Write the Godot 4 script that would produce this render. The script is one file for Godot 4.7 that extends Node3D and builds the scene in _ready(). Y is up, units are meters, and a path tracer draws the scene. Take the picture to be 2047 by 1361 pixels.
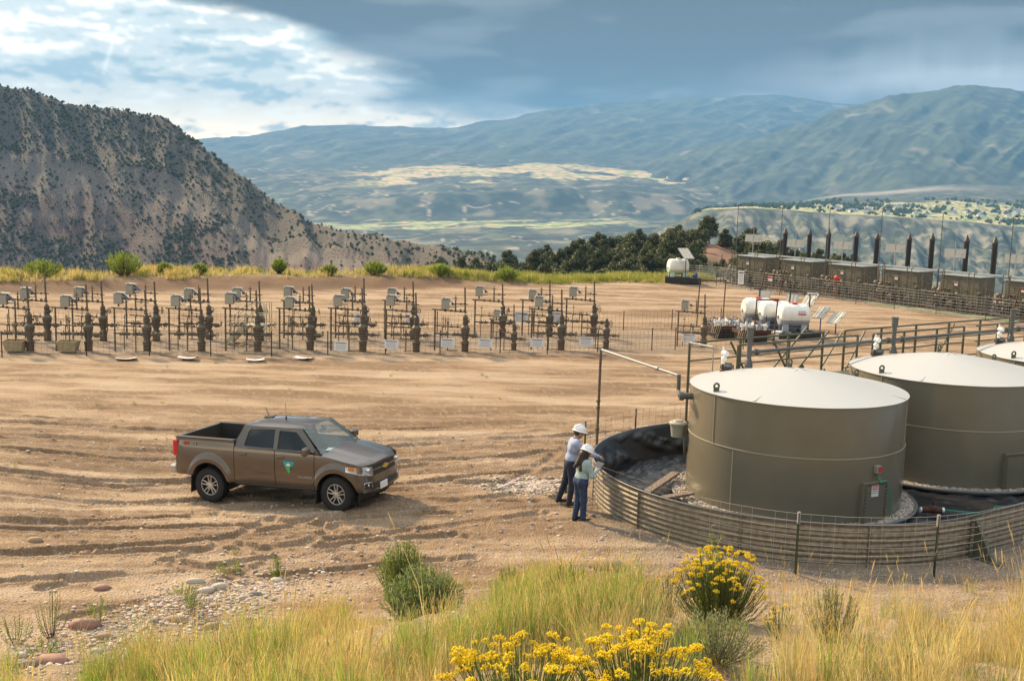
extends Node3D
# A gas well pad on a hill above a wide valley: camera, sky, sun first, then terrain, tanks, vehicle, people, wells, plants.

var M := {}
var T := {}
var taken := {}
var rng := RandomNumberGenerator.new()
var nz := FastNoiseLite.new()
var nf := FastNoiseLite.new()
var cellular := FastNoiseLite.new()

# ---------------------------------------------------------------- mesh builder
class MB:
	var v := PackedVector3Array()
	var n := PackedVector3Array()
	var u := PackedVector2Array()
	var c := PackedColorArray()
	var ix := PackedInt32Array()
	var col := Color.WHITE
	var xf := Transform3D()
	func vert(p: Vector3, nn: Vector3, uv := Vector2.ZERO) -> int:
		v.append(xf * p)
		n.append((xf.basis * nn).normalized())
		u.append(uv)
		c.append(col)
		return v.size() - 1
	func tri(a: int, b: int, d: int) -> void:
		if (v[b] - v[a]).cross(v[d] - v[a]).dot(n[a] + n[b] + n[d]) > 0.0:
			ix.append_array(PackedInt32Array([a, d, b]))
		else:
			ix.append_array(PackedInt32Array([a, b, d]))
	func quad_i(a: int, b: int, d: int, e: int) -> void:
		tri(a, b, d)
		tri(a, d, e)
	func quad(a: Vector3, b: Vector3, d: Vector3, e: Vector3, out := Vector3.ZERO) -> void:
		var nn := (b - a).cross(d - a)
		if nn.length_squared() < 1e-16:
			nn = (d - a).cross(e - a)
		if out != Vector3.ZERO and nn.dot(out) < 0.0:
			nn = -nn
		quad_i(vert(a, nn, Vector2(0, 1)), vert(b, nn, Vector2(1, 1)), vert(d, nn, Vector2(1, 0)), vert(e, nn, Vector2(0, 0)))
	func face(a: Vector3, b: Vector3, d: Vector3, out := Vector3.ZERO) -> void:
		var nn := (b - a).cross(d - a)
		if out != Vector3.ZERO and nn.dot(out) < 0.0:
			nn = -nn
		tri(vert(a, nn), vert(b, nn), vert(d, nn))
	func box(at: Vector3, size: Vector3, basis := Basis(), bev := 0.0) -> void:
		var h := size * 0.5
		var old := xf
		xf = xf * Transform3D(basis, at)
		var P := func(axis: int, s: Vector3) -> Vector3:
			var p := Vector3.ZERO
			for i in 3:
				p[i] = s[i] * (h[i] - (0.0 if i == axis else bev))
			return p
		for a in 3:
			var i1 := (a + 1) % 3
			var i2 := (a + 2) % 3
			for s: float in [-1.0, 1.0]:
				var o := Vector3.ZERO
				o[a] = s
				var q := []
				for k in [[-1.0, -1.0], [1.0, -1.0], [1.0, 1.0], [-1.0, 1.0]]:
					var sg := o
					sg[i1] = k[0]
					sg[i2] = k[1]
					q.append(P.call(a, sg))
				quad(q[0], q[1], q[2], q[3], o)
		if bev > 0.0:
			for a in 3:
				var i1 := (a + 1) % 3
				var i2 := (a + 2) % 3
				for s1: float in [-1.0, 1.0]:
					for s2: float in [-1.0, 1.0]:
						var lo := Vector3.ZERO
						lo[i1] = s1
						lo[i2] = s2
						var hi := lo
						lo[a] = -1.0
						hi[a] = 1.0
						var o := (lo + hi) * 0.5
						quad(P.call(i1, lo), P.call(i1, hi), P.call(i2, hi), P.call(i2, lo), o)
			for s1: float in [-1.0, 1.0]:
				for s2: float in [-1.0, 1.0]:
					for s3: float in [-1.0, 1.0]:
						var s := Vector3(s1, s2, s3)
						face(P.call(0, s), P.call(1, s), P.call(2, s), s)
		xf = old
	func bar(a: Vector3, b: Vector3, w: float, h: float, bev := 0.0) -> void: # a box from a to b
		var f := (b - a).normalized()
		var up := Vector3.UP if absf(f.y) < 0.95 else Vector3.RIGHT
		var s := f.cross(up).normalized()
		up = s.cross(f)
		box((a + b) * 0.5, Vector3(w, h, (b - a).length()), Basis(s, up, -f), bev)
	func tube(pts: Array, r: float, seg := 8, caps := true, r2 := -1.0) -> void:
		if r2 < 0.0:
			r2 = r
		var side := Vector3.ZERO
		var rings := []
		var k := pts.size()
		for i in k:
			var f: Vector3 = (pts[mini(i + 1, k - 1)] - pts[maxi(i - 1, 0)]).normalized()
			if side == Vector3.ZERO:
				side = f.cross(Vector3.UP if absf(f.y) < 0.9 else Vector3.RIGHT).normalized()
			else:
				side = (side - f * side.dot(f)).normalized()
			var up := side.cross(f)
			var rr := lerpf(r, r2, float(i) / maxf(1.0, k - 1.0))
			var ring := []
			for j in seg:
				var a := TAU * j / seg
				var o := side * cos(a) + up * sin(a)
				ring.append(vert(pts[i] + o * rr, o, Vector2(float(j) / seg, i)))
			rings.append(ring)
		for i in k - 1:
			for j in seg:
				quad_i(rings[i][j], rings[i][(j + 1) % seg], rings[i + 1][(j + 1) % seg], rings[i + 1][j])
		if caps and seg > 2:
			for e: int in [0, k - 1]:
				var d: Vector3 = (pts[0] - pts[1]).normalized() if e == 0 else (pts[k - 1] - pts[k - 2]).normalized()
				var m := vert(pts[e], d)
				var ids := []
				for j in seg:
					var w := xf.affine_inverse() * v[rings[e][j]]
					ids.append(vert(w, d))
				for j in seg:
					tri(m, ids[j], ids[(j + 1) % seg])
	func cyl(a: Vector3, b: Vector3, r: float, seg := 12, r2 := -1.0) -> void:
		tube([a, b], r, seg, true, r2)
	func lathe(prof: Array, seg := 24, smooth := false, a0 := 0.0, a1 := TAU) -> void: # profile of Vector2(radius, y), bottom to top along the outside
		var k := prof.size()
		for i in k - 1:
			var p: Vector2 = prof[i]
			var q: Vector2 = prof[i + 1]
			var d := q - p
			if d.length() < 1e-6:
				continue
			var nn := Vector2(d.y, -d.x).normalized()
			var n0 := nn
			var n1 := nn
			if smooth:
				if i > 0:
					var e: Vector2 = p - prof[i - 1]
					n0 = (nn + Vector2(e.y, -e.x).normalized()).normalized()
				if i < k - 2:
					var e2: Vector2 = prof[i + 2] - q
					n1 = (nn + Vector2(e2.y, -e2.x).normalized()).normalized()
			var last := []
			for j in seg + 1:
				var a := lerpf(a0, a1, float(j) / seg)
				var o := Vector3(cos(a), 0, sin(a))
				var cur := [vert(o * p.x + Vector3(0, p.y, 0), o * n0.x + Vector3(0, n0.y, 0), Vector2(float(j) / seg, p.y)), vert(o * q.x + Vector3(0, q.y, 0), o * n1.x + Vector3(0, n1.y, 0), Vector2(float(j) / seg, q.y))]
				if j > 0:
					quad_i(last[0], cur[0], cur[1], last[1])
				last = cur
	func ball(at: Vector3, r: Vector3, seg := 12, rows := 8) -> void:
		var ids := []
		for i in rows + 1:
			var t := PI * i / rows
			var ring := []
			for j in seg:
				var a := TAU * j / seg
				var d := Vector3(sin(t) * cos(a), cos(t), sin(t) * sin(a))
				ring.append(vert(at + d * r, d / r, Vector2(float(j) / seg, float(i) / rows)))
			ids.append(ring)
		for i in rows:
			for j in seg:
				quad_i(ids[i][j], ids[i][(j + 1) % seg], ids[i + 1][(j + 1) % seg], ids[i + 1][j])
	func torus(at: Vector3, axis: Vector3, R: float, r: float, seg := 20, sides := 6) -> void:
		var s := axis.cross(Vector3.UP if absf(axis.normalized().y) < 0.9 else Vector3.RIGHT).normalized()
		var t := axis.normalized().cross(s)
		var ids := []
		for i in seg:
			var a := TAU * i / seg
			var o := s * cos(a) + t * sin(a)
			var ring := []
			for j in sides:
				var b := TAU * j / sides
				var nn := o * cos(b) + axis.normalized() * sin(b)
				ring.append(vert(at + o * R + nn * r, nn))
			ids.append(ring)
		for i in seg:
			for j in sides:
				quad_i(ids[i][j], ids[(i + 1) % seg][j], ids[(i + 1) % seg][(j + 1) % sides], ids[i][(j + 1) % sides])
	func prism(poly: PackedVector2Array, z0: float, z1: float) -> void: # polygon in x, y pushed along z
		var t := Geometry2D.triangulate_polygon(poly)
		for s in 2:
			var z := z0 if s == 0 else z1
			var nn := Vector3(0, 0, signf(z1 - z0) * (1.0 if s == 1 else -1.0))
			var at := v.size()
			for p in poly:
				vert(Vector3(p.x, p.y, z), nn, p)
			for i in range(0, t.size(), 3):
				tri(at + t[i], at + t[i + 1], at + t[i + 2])
		var turn := 1.0 if Geometry2D.is_polygon_clockwise(poly) else -1.0
		for i in poly.size():
			var p := poly[i]
			var q := poly[(i + 1) % poly.size()]
			var o := Vector3(-(q.y - p.y), q.x - p.x, 0) * turn
			quad(Vector3(p.x, p.y, z0), Vector3(q.x, q.y, z0), Vector3(q.x, q.y, z1), Vector3(p.x, p.y, z1), o)
	func grid(P: Array, flip := false, closed := false) -> void: # rows of points, smooth
		var R := P.size()
		var C: int = P[0].size()
		var ids := []
		for i in R:
			var row := []
			for j in C:
				var a: Vector3 = P[mini(i + 1, R - 1)][j] - P[maxi(i - 1, 0)][j]
				var jn := (j + 1) % C if closed else mini(j + 1, C - 1)
				var jp := (j - 1 + C) % C if closed else maxi(j - 1, 0)
				var b: Vector3 = P[i][jn] - P[i][jp]
				var nn := a.cross(b)
				if nn.length_squared() < 1e-18:
					nn = Vector3.UP
				row.append(vert(P[i][j], -nn if flip else nn, Vector2(float(j) / (C - 1), float(i) / (R - 1))))
			ids.append(row)
		for i in R - 1:
			for j in C if closed else C - 1:
				quad_i(ids[i][j], ids[i][(j + 1) % C], ids[i + 1][(j + 1) % C], ids[i + 1][j])
	func mesh() -> ArrayMesh:
		var a := []
		a.resize(Mesh.ARRAY_MAX)
		a[Mesh.ARRAY_VERTEX] = v
		a[Mesh.ARRAY_NORMAL] = n
		a[Mesh.ARRAY_TEX_UV] = u
		a[Mesh.ARRAY_COLOR] = c
		a[Mesh.ARRAY_INDEX] = ix
		var m := ArrayMesh.new()
		m.add_surface_from_arrays(Mesh.PRIMITIVE_TRIANGLES, a)
		return m

# ---------------------------------------------------------------- naming and placing
func numbered(called: String) -> String:
	var k: int = taken.get(called, 0)
	taken[called] = k + 1
	return called if k == 0 else "%s_%03d" % [called, k]

func tag(o: Node3D, label: String, category: String, group := "") -> Node3D:
	o.set_meta("label", label)
	o.set_meta("category", category)
	if group:
		o.set_meta("group", group)
	return o

func thing(called: String, label: String, category: String, at := Vector3.ZERO, turn := 0.0, group := "") -> Node3D:
	var o := Node3D.new()
	o.name = numbered(called)
	add_child(o)
	o.position = at
	o.rotation.y = turn
	tag(o, label, category, group)
	return o

func obj(called: String, b, mat: String, parent: Node = null) -> MeshInstance3D:
	var o := MeshInstance3D.new()
	o.mesh = b.mesh() if b is MB else b
	o.material_override = M[mat]
	if parent == null:
		o.name = numbered(called)
		add_child(o)
	else:
		o.name = called
		parent.add_child(o, true)
	return o

func kind(o: Node3D, what: String) -> Node3D:
	o.set_meta("kind", what)
	return o

func dup(src: Node3D, at: Vector3, turn: float, label: String, sc := 1.0) -> Node3D:
	var o: Node3D = src.duplicate()
	var base := String(src.name)
	if base.right(3).is_valid_int() and base[-4] == "_":
		base = base.left(-4)
	o.name = numbered(base)
	add_child(o)
	o.position = at
	o.rotation = Vector3(0, turn, 0)
	o.scale = Vector3.ONE * sc
	o.set_meta("label", label)
	return o

func multi(called: String, mesh: Mesh, mat: String, xs: Array, cols: Array, parent: Node = null) -> MultiMeshInstance3D:
	var mm := MultiMesh.new()
	mm.transform_format = MultiMesh.TRANSFORM_3D
	mm.use_colors = not cols.is_empty()
	mm.mesh = mesh
	mm.instance_count = xs.size()
	for i in xs.size():
		mm.set_instance_transform(i, xs[i])
		if not cols.is_empty():
			mm.set_instance_color(i, cols[i])
	var o := MultiMeshInstance3D.new()
	o.multimesh = mm
	o.material_override = M[mat]
	o.set_meta("kind", "stuff")
	if parent == null:
		o.name = numbered(called)
		add_child(o)
	else:
		o.name = called
		parent.add_child(o, true)
	return o

# ---------------------------------------------------------------- materials
func noise_tex(freq: float, lo: Color, hi: Color, octaves := 4, size := 512, seed_ := 1, normal := 0.0) -> NoiseTexture2D:
	var f := FastNoiseLite.new()
	f.noise_type = FastNoiseLite.TYPE_SIMPLEX_SMOOTH
	f.seed = seed_
	f.frequency = freq
	f.fractal_octaves = octaves
	var t := NoiseTexture2D.new()
	t.width = size
	t.height = size
	t.seamless = true
	t.noise = f
	if normal > 0.0:
		t.as_normal_map = true
		t.bump_strength = normal
	else:
		var g := Gradient.new()
		g.colors = PackedColorArray([lo, hi])
		t.color_ramp = g
	return t

func mt(key: String, r: float, g: float, b: float, rough := 0.7, metal := 0.0, tex := "", ts := 1.0, bump := "", bs := 1.0) -> StandardMaterial3D:
	var m := StandardMaterial3D.new()
	m.resource_name = key
	m.albedo_color = Color(r, g, b).linear_to_srgb()
	m.roughness = rough
	m.metallic = metal
	if tex or bump:
		m.uv1_triplanar = true
		m.uv1_scale = Vector3.ONE * ts
	if tex:
		m.albedo_texture = T[tex]
	if bump:
		m.heightmap_enabled = true
		m.heightmap_texture = T[bump]
		m.heightmap_scale = bs
	M[key] = m
	return m

func vc(key: String, rough := 0.9, tex := "", ts := 1.0, bump := "", bs := 1.0) -> StandardMaterial3D: # coloured by its vertices or copies
	var m := mt(key, 1, 1, 1, rough, 0.0, tex, ts, bump, bs)
	m.vertex_color_use_as_albedo = true
	if tex or bump:
		m.uv1_world_triplanar = true
	return m

func leafy(key: String, back: Color) -> StandardMaterial3D:
	var m := vc(key, 0.75)
	m.cull_mode = BaseMaterial3D.CULL_DISABLED
	m.backlight_enabled = true
	m.backlight = back
	return m

func make_materials() -> void:
	T.grain = noise_tex(0.05, Color(0.72, 0.72, 0.72), Color(1, 1, 1), 5, 512, 3)
	T.soft = noise_tex(0.012, Color(0.82, 0.82, 0.82), Color(1, 1, 1), 4, 512, 5)
	T.faint = noise_tex(0.012, Color(0.93, 0.93, 0.92), Color(1, 1, 1), 5, 512, 6)
	T.dirt = noise_tex(0.03, Color(0.66, 0.62, 0.58), Color(1, 1, 1), 6, 1024, 7)
	T.rough = noise_tex(0.03, Color(0, 0, 0), Color(1, 1, 1), 6, 1024, 9)
	T.pebble = noise_tex(0.08, Color(0, 0, 0), Color(1, 1, 1), 3, 512, 11)
	T.rust = noise_tex(0.02, Color(0.55, 0.5, 0.48), Color(1, 1, 1), 5, 512, 13)
	vc("dirt", 0.95, "dirt", 0.55, "rough", 3.0)
	vc("far_land", 0.95)
	vc("hill_land", 0.95, "dirt", 0.02, "rough", 140.0)
	vc("stone", 0.85, "grain", 3.0, "pebble", 0.6)
	vc("plain", 0.7)
	vc("painted", 0.55)
	leafy("leaf", Color(0.75, 0.85, 0.35).linear_to_srgb())
	leafy("straw", Color(1.0, 0.92, 0.62).linear_to_srgb())
	leafy("needles", Color(0.2, 0.22, 0.1).linear_to_srgb())
	# steel, plastic, wood
	mt("tank_paint", 0.182, 0.162, 0.12, 0.2, 0.0, "faint", 0.15)
	mt("tank_roof", 0.42, 0.43, 0.43, 0.4)
	mt("tank_seam", 0.33, 0.30, 0.22, 0.45)
	mt("olive_steel", 0.13, 0.13, 0.085, 0.5, 0.0, "grain", 2.0)
	mt("grey_steel", 0.13, 0.135, 0.13, 0.5, 0.2, "grain", 2.0)
	mt("brown_steel", 0.2, 0.168, 0.122, 0.55, 0.1, "rust", 1.5)
	mt("casing", 0.17, 0.12, 0.075, 0.75, 0.0, "rust", 1.5)
	mt("galvanised", 0.5, 0.5, 0.49, 0.45, 0.4, "grain", 2.0)
	mt("wall_paint", 0.36, 0.32, 0.235, 0.42, 0.05, "rust", 0.7)
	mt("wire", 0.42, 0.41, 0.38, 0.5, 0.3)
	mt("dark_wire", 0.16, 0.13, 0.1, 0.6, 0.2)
	mt("post_green", 0.03, 0.045, 0.028, 0.6)
	mt("post_dark", 0.035, 0.03, 0.025, 0.7)
	mt("rust", 0.13, 0.05, 0.03, 0.8, 0.0, "rust", 2.0)
	mt("white", 0.78, 0.78, 0.76, 0.45)
	mt("cream", 0.60, 0.54, 0.38, 0.55, 0.0, "soft", 1.0)
	mt("box_grey", 0.44, 0.42, 0.34, 0.5, 0.0, "grain", 2.0)
	mt("sign_white", 0.74, 0.74, 0.74, 0.5)
	mt("black", 0.018, 0.018, 0.02, 0.45)
	mt("stack_black", 0.011, 0.01, 0.011, 0.45)
	mt("rubber", 0.022, 0.021, 0.02, 0.85, 0.0, "grain", 4.0)
	mt("liner", 0.02, 0.02, 0.021, 0.4, 0.0, "grain", 0.8, "soft", 4.0)
	mt("hose_grey", 0.12, 0.125, 0.13, 0.5)
	mt("wood", 0.3, 0.25, 0.2, 0.85, 0.0, "rust", 1.2)
	mt("red", 0.5, 0.03, 0.025, 0.45)
	mt("green_cord", 0.02, 0.34, 0.2, 0.5)
	mt("blue", 0.03, 0.07, 0.26, 0.5)
	mt("teal", 0.03, 0.08, 0.1, 0.5)
	mt("poly_white", 0.74, 0.72, 0.66, 0.4)
	mt("poly_stain", 0.62, 0.48, 0.3, 0.5, 0.0, "rust", 1.0)
	mt("poly_blue", 0.36, 0.4, 0.46, 0.45)
	mt("panel_back", 0.62, 0.57, 0.48, 0.55, 0.0, "soft", 2.0)
	mt("solar", 0.03, 0.035, 0.06, 0.2)
	mt("shed", 0.16, 0.15, 0.105, 0.5, 0.05, "soft", 0.6)
	mt("shed_roof", 0.33, 0.36, 0.37, 0.4, 0.2, "soft", 0.6)
	mt("concrete", 0.36, 0.33, 0.28, 0.9, 0.0, "grain", 2.0)
	mt("chrome_dull", 0.45, 0.44, 0.42, 0.35, 0.7)
	var sg := mt("side_glass", 0.01, 0.013, 0.015, 0.03)
	sg.albedo_color.a = 0.5
	sg.transparency = BaseMaterial3D.TRANSPARENCY_ALPHA
	mt("cream_dull", 0.46, 0.37, 0.23, 0.8, 0.0, "soft", 1.0)
	mt("poly_green", 0.45, 0.6, 0.48, 0.45)
	mt("stack_cap", 0.05, 0.04, 0.04, 0.4, 0.2)
	mt("green_pipe", 0.2, 0.4, 0.2, 0.5)
	mt("yellow", 0.62, 0.4, 0.01, 0.8)

# ---------------------------------------------------------------- camera, sky, sun
func make_light() -> void:
	var cam := Camera3D.new()
	cam.name = "camera"
	cam.fov = 34.3756
	cam.near = 0.3
	cam.far = 30000.0
	add_child(cam)
	cam.position = Vector3(0, 7, 0)
	cam.basis = Basis(Vector3.RIGHT, -deg_to_rad(8.1611)) * Basis(Vector3.BACK, deg_to_rad(1.5))
	var sun := DirectionalLight3D.new()
	sun.name = "sun"
	sun.light_energy = 1.3
	sun.light_color = Color(1.0, 0.88, 0.70)
	sun.light_angular_distance = 4.0
	sun.shadow_enabled = true
	add_child(sun)
	sun.basis = Basis.looking_at(Vector3(0.60, -0.56, 0.58))
	var env := Environment.new()
	env.background_mode = Environment.BG_SKY
	env.sky = Sky.new()
	var sm := PanoramaSkyMaterial.new()
	sm.panorama = sky_texture()
	env.sky.sky_material = sm
	env.background_energy_multiplier = 1.0
	env.tonemap_mode = Environment.TONE_MAPPER_LINEAR
	env.tonemap_exposure = 2.25
	env.fog_enabled = true
	env.fog_density = 0.000115
	env.fog_light_color = Color(0.50, 0.755, 1.0)
	env.sdfgi_enabled = true
	env.ssao_enabled = true
	env.ssil_enabled = true
	var w := WorldEnvironment.new()
	w.name = "world"
	w.environment = env
	add_child(w)

func sky_at(az: float, el: float) -> Color: # degrees; az 0 is the way the camera looks, positive to the right
	var e := maxf(el, 0.0)
	# thin bright cloud towards the sun, far to the left; it falls off all round
	var away := sqrt(pow((az + 45.0) * 0.8, 2.0) + pow((e - 30.0) * 1.0, 2.0))
	var glow := exp(-pow(away / 34.0, 2.0))
	var c := Color(0.25, 0.31, 0.33).lerp(Color(0.62, 0.63, 0.60), clampf(glow * 1.1, 0.0, 1.0))
	# pale light low over the horizon
	c = c.lerp(Color(0.64, 0.64, 0.56), exp(-pow(e / 7.5, 2.0)) * 0.9)
	c = c.lerp(Color(2.3, 1.6, 0.85), exp(-pow(e / 2.7, 2.0)) * 0.95)
	# streaks of white and blue-grey cloud
	var s1 := nz.get_noise_3d(az * 2.1 + 40.0, e * 11.0, 3.0)
	var s2 := nf.get_noise_3d(az * 4.5, e * 21.0 - az * 1.2, 9.0)
	var s3 := nf.get_noise_3d(az * 14.0 + s2 * 8.0, e * 44.0, 14.0)
	var s4 := nf.get_noise_3d(az * 34.0, e * 70.0 + s2 * 10.0, 18.0)
	var st := s1 * 0.5 + s2 * 0.6 + s3 * 0.38 + s4 * 0.16
	c = c.lerp(Color(1.05, 0.94, 0.76), smoothstep(0.08, 0.46, st) * 0.85)
	c = c.lerp(Color(0.25, 0.33, 0.35), smoothstep(0.04, 0.4, -st) * 0.8)
	# a short vapour trail
	var along := clampf((e - 4.6) / 2.2, 0.0, 1.0)
	var off := absf(az - lerpf(-20.3, -19.6, along)) + maxf(0.0, absf(e - 5.7) - 1.1) * 2.0
	c = c.lerp(Color(1.2, 1.1, 0.95), exp(-pow(off / 0.10, 2.0)) * 0.3)
	# the dark cloud deck: its edge runs down from upper left to the right
	var edge := 9.2 - (az + 19.8) * 0.345
	if az > -3.0:
		edge = 9.2 - 16.8 * 0.345 - (az + 3.0) * 0.02
	if az < -26.0:
		edge = 11.3 + (-26.0 - az) * 1.4
	if az > 120.0:
		edge += (az - 120.0) * 0.3
	edge = minf(edge, 46.0)
	var warp := nz.get_noise_3d(az * 1.2, e * 4.0, 20.0) * 1.6 + nf.get_noise_3d(az * 3.0, e * 12.0, 25.0) * 0.7
	var d := e - edge + warp
	var deck := smoothstep(-0.5, 1.1, d)
	var t1 := nz.get_noise_3d(az * 1.1 + 7.0, e * 5.5, 31.0) * 0.8 + nf.get_noise_3d(az * 2.4, e * 12.0, 37.0) * 0.35
	var dk := Color(0.050, 0.052, 0.053).lerp(Color(0.014, 0.014, 0.015), smoothstep(-0.15, 0.45, t1))
	dk = dk.lerp(Color(0.13, 0.135, 0.138), smoothstep(0.02, 0.4, -t1))
	# a paler gap low on the right, in the lee of the range
	var gap := exp(-pow((az - 24.0) / 11.0, 2.0)) * exp(-pow((e - 5.3 + nf.get_noise_2d(az * 5.0, 3.0) * 1.0) / 1.3, 2.0))
	dk = dk.lerp(Color(0.36, 0.36, 0.36), clampf(gap * 1.2 * (0.8 + 0.7 * t1), 0.0, 1.0))
	# lighter belly just above the horizon
	dk = dk.lerp(Color(0.26, 0.32, 0.34), exp(-pow((e - 2.2) / 1.4, 2.0)) * 0.75)
	# overhead the deck breaks into bright grey
	dk = dk.lerp(Color(0.64, 0.66, 0.68), smoothstep(19.0, 38.0, e) * 0.92)
	return c.lerp(dk, deck)

func sky_texture() -> ImageTexture:
	var W := 4096
	var Hh := 2048
	var im := Image.create(768, 384, false, Image.FORMAT_RGBF)
	for y in 384:
		var el := 90.0 - (y + 0.5) * 180.0 / 384.0
		if el < -2.0:
			im.fill_rect(Rect2i(0, y, 768, 384 - y), Color(0.2, 0.19, 0.17))
			break
		for x in 768:
			im.set_pixel(x, y, sky_at(fposmod((x + 0.5) * 360.0 / 768.0 + 180.0, 360.0) - 180.0, el))
	im.resize(W, Hh, Image.INTERPOLATE_BILINEAR)
	for y in range(int(Hh * (90.0 - 16.0) / 180.0), int(Hh * 91.0 / 180.0)):
		for x in range(-int(W * 0.1), int(W * 0.1)):
			im.set_pixel(posmod(x, W), y, sky_at((x + 0.5) * 360.0 / W, 90.0 - (y + 0.5) * 180.0 / Hh))
	return ImageTexture.create_from_image(im)

# ---------------------------------------------------------------- terrain
const VALLEY_A := [-0.647, -0.375, -0.24, -0.149, -0.059, 0.031, 0.121, 0.211, 0.346, 0.481, 0.661]
const VALLEY_D := [130.0, 300.0, 600.0, 1000.0, 1500.0, 2000.0, 2500.0, 3000.0, 3300.0, 3600.0, 3720.0, 3900.0, 4200.0, 4800.0, 5300.0, 6000.0, 7500.0]
const VALLEY_H := [[-15, -14, -14, -13, -13, -13, -12, -12, -12, -11, -10],
	[-41, -39, -38, -37, -36, -36, -35, -34, -33, -32, -31],
	[-75, -71, -69, -67, -66, -64, -63, -62, -59, -57, -54],
	[-105, -98, -93, -89, -86, -82, -82, -82, -85, -82, -82],
	[-137, -126, -119, -114, -109, -104, -103, -103, -104, -102, -99],
	[-162, -148, -138, -131, -125, -117, -113, -110, -114, -111, -107],
	[-181, -162, -151, -143, -134, -124, -118, -115, -122, -118, -112],
	[-196, -170, -153, -143, -131, -118, -111, -107, -120, -117, -109],
	[-201, -172, -150, -137, -124, -111, -104, -100, -118, -114, -106],
	[-210, -178, -152, -136, -121, -107, -99, -94, -113, -109, -100],
	[-206, -171, -141, -119, -97, -81, -79, -84, -109, -104, -95],
	[-198, -158, -113, -78, -39, -19, -21, -41, -88, -83, -74],
	[-186, -137, -81, -48, -16, 3, 4, -13, -58, -53, -43],
	[-148, -82, -16, 8, 28, 43, 46, 36, -3, 3, 15],
	[-105, -37, 15, 41, 72, 92, 87, 76, 43, 50, 63],
	[-80, -11, 42, 77, 115, 132, 130, 123, 101, 108, 123],
	[-68, 1, 78, 122, 172, 190, 197, 198, 191, 200, 218]]
const FAR_A := [-0.644, -0.464, -0.291, -0.239, -0.212, -0.194, -0.154, -0.123, -0.087, -0.065, -0.016, 0.029, 0.073, 0.117, 0.162, 0.224, 0.273, 0.295, 0.385, 0.519, 0.698]
const FAR_H := [76, 156, 277, 316, 361, 403, 424, 419, 416, 417, 490, 581, 637, 682, 703, 740, 698, 684, 638, 573, 574]
const RIGHT_A := [-0.014, 0.053, 0.098, 0.155, 0.208, 0.252, 0.296, 0.317, 0.339, 0.366, 0.398, 0.427, 0.449, 0.562, 0.741]
const RIGHT_H := [-12, 47, 104, 191, 256, 331, 425, 463, 493, 516, 542, 532, 518, 483, 423]
const BENCH_A := [0.031, 0.099, 0.135, 0.175, 0.211, 0.301, 0.391, 0.457, 0.571, 0.75]
const BENCH_D := [700.0, 1100.0, 1500.0, 1750.0, 1950.0, 2050.0, 2500.0, 3000.0, 3600.0, 4200.0]
const BENCH_H := [[-99, -98, -97, -96, -96, -94, -92, -91, -89, -85],
	[-119, -117, -111, -105, -103, -101, -101, -104, -108, -108],
	[-151, -135, -116, -97, -89, -89, -89, -93, -95, -95],
	[-161, -130, -97, -66, -56, -61, -65, -70, -73, -72],
	[-172, -124, -65, -32, -27, -34, -40, -48, -51, -46],
	[-176, -126, -64, -30, -26, -32, -38, -45, -48, -43],
	[-228, -172, -96, -49, -31, -24, -23, -26, -28, -28],
	[-295, -235, -151, -80, -42, -11, 4, 4, 5, 5],
	[-389, -316, -231, -130, -62, 3, 39, 42, 44, 53],
	[-474, -389, -309, -209, -111, -35, -6, 1, 4, 5]]
const HILL_A := [-0.685, -0.551, -0.461, -0.435, -0.404, -0.373, -0.319, -0.304, -0.291, -0.271, -0.248, -0.212, -0.185, -0.149, -0.104, -0.058, -0.022, 0.015]
const HILL_H := [67, 76, 77, 73, 63, 58, 52, 43, 33, 20, 6, -13, -24, -30, -31, -32, -34, -41]
const HILL_D := [1000.0, 980.0, 950.0, 940.0, 930.0, 920.0, 900.0, 890.0, 880.0, 860.0, 840.0, 800.0, 770.0, 730.0, 680.0, 630.0, 590.0, 560.0]
const RIDGE_A := [-0.094, -0.058, -0.012, 0.033, 0.078, 0.114, 0.146, 0.177, 0.205, 0.242, 0.283, 0.329, 0.399]
const RIDGE_H := [-13.4, -12.0, -10.6, -9.0, -7.2, -5.2, -3.9, -3.6, -4.3, -5.9, -7.7, -9.3, -12.2]

var stamp := PackedFloat32Array()
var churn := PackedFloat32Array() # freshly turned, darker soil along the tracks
const SX := 700
const SZ := 480
const CELL := 0.05

func at_table(xs: Array, ys: Array, x: float) -> float:
	if x <= xs[0]:
		return ys[0]
	for i in range(1, xs.size()):
		if x < xs[i]:
			var t: float = (x - xs[i - 1]) / (xs[i] - xs[i - 1])
			t = t * t * (3.0 - 2.0 * t) * 0.5 + t * 0.5
			return lerpf(ys[i - 1], ys[i], t)
	return ys[-1]

func table2(A: Array, D: Array, Hh: Array, a: float, d: float) -> float:
	var j := 1
	while j < D.size() - 1 and d > D[j]:
		j += 1
	var t := clampf((d - D[j - 1]) / (D[j] - D[j - 1]), 0.0, 1.0)
	return lerpf(at_table(A, Hh[j - 1], a), at_table(A, Hh[j], a), t)

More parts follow.
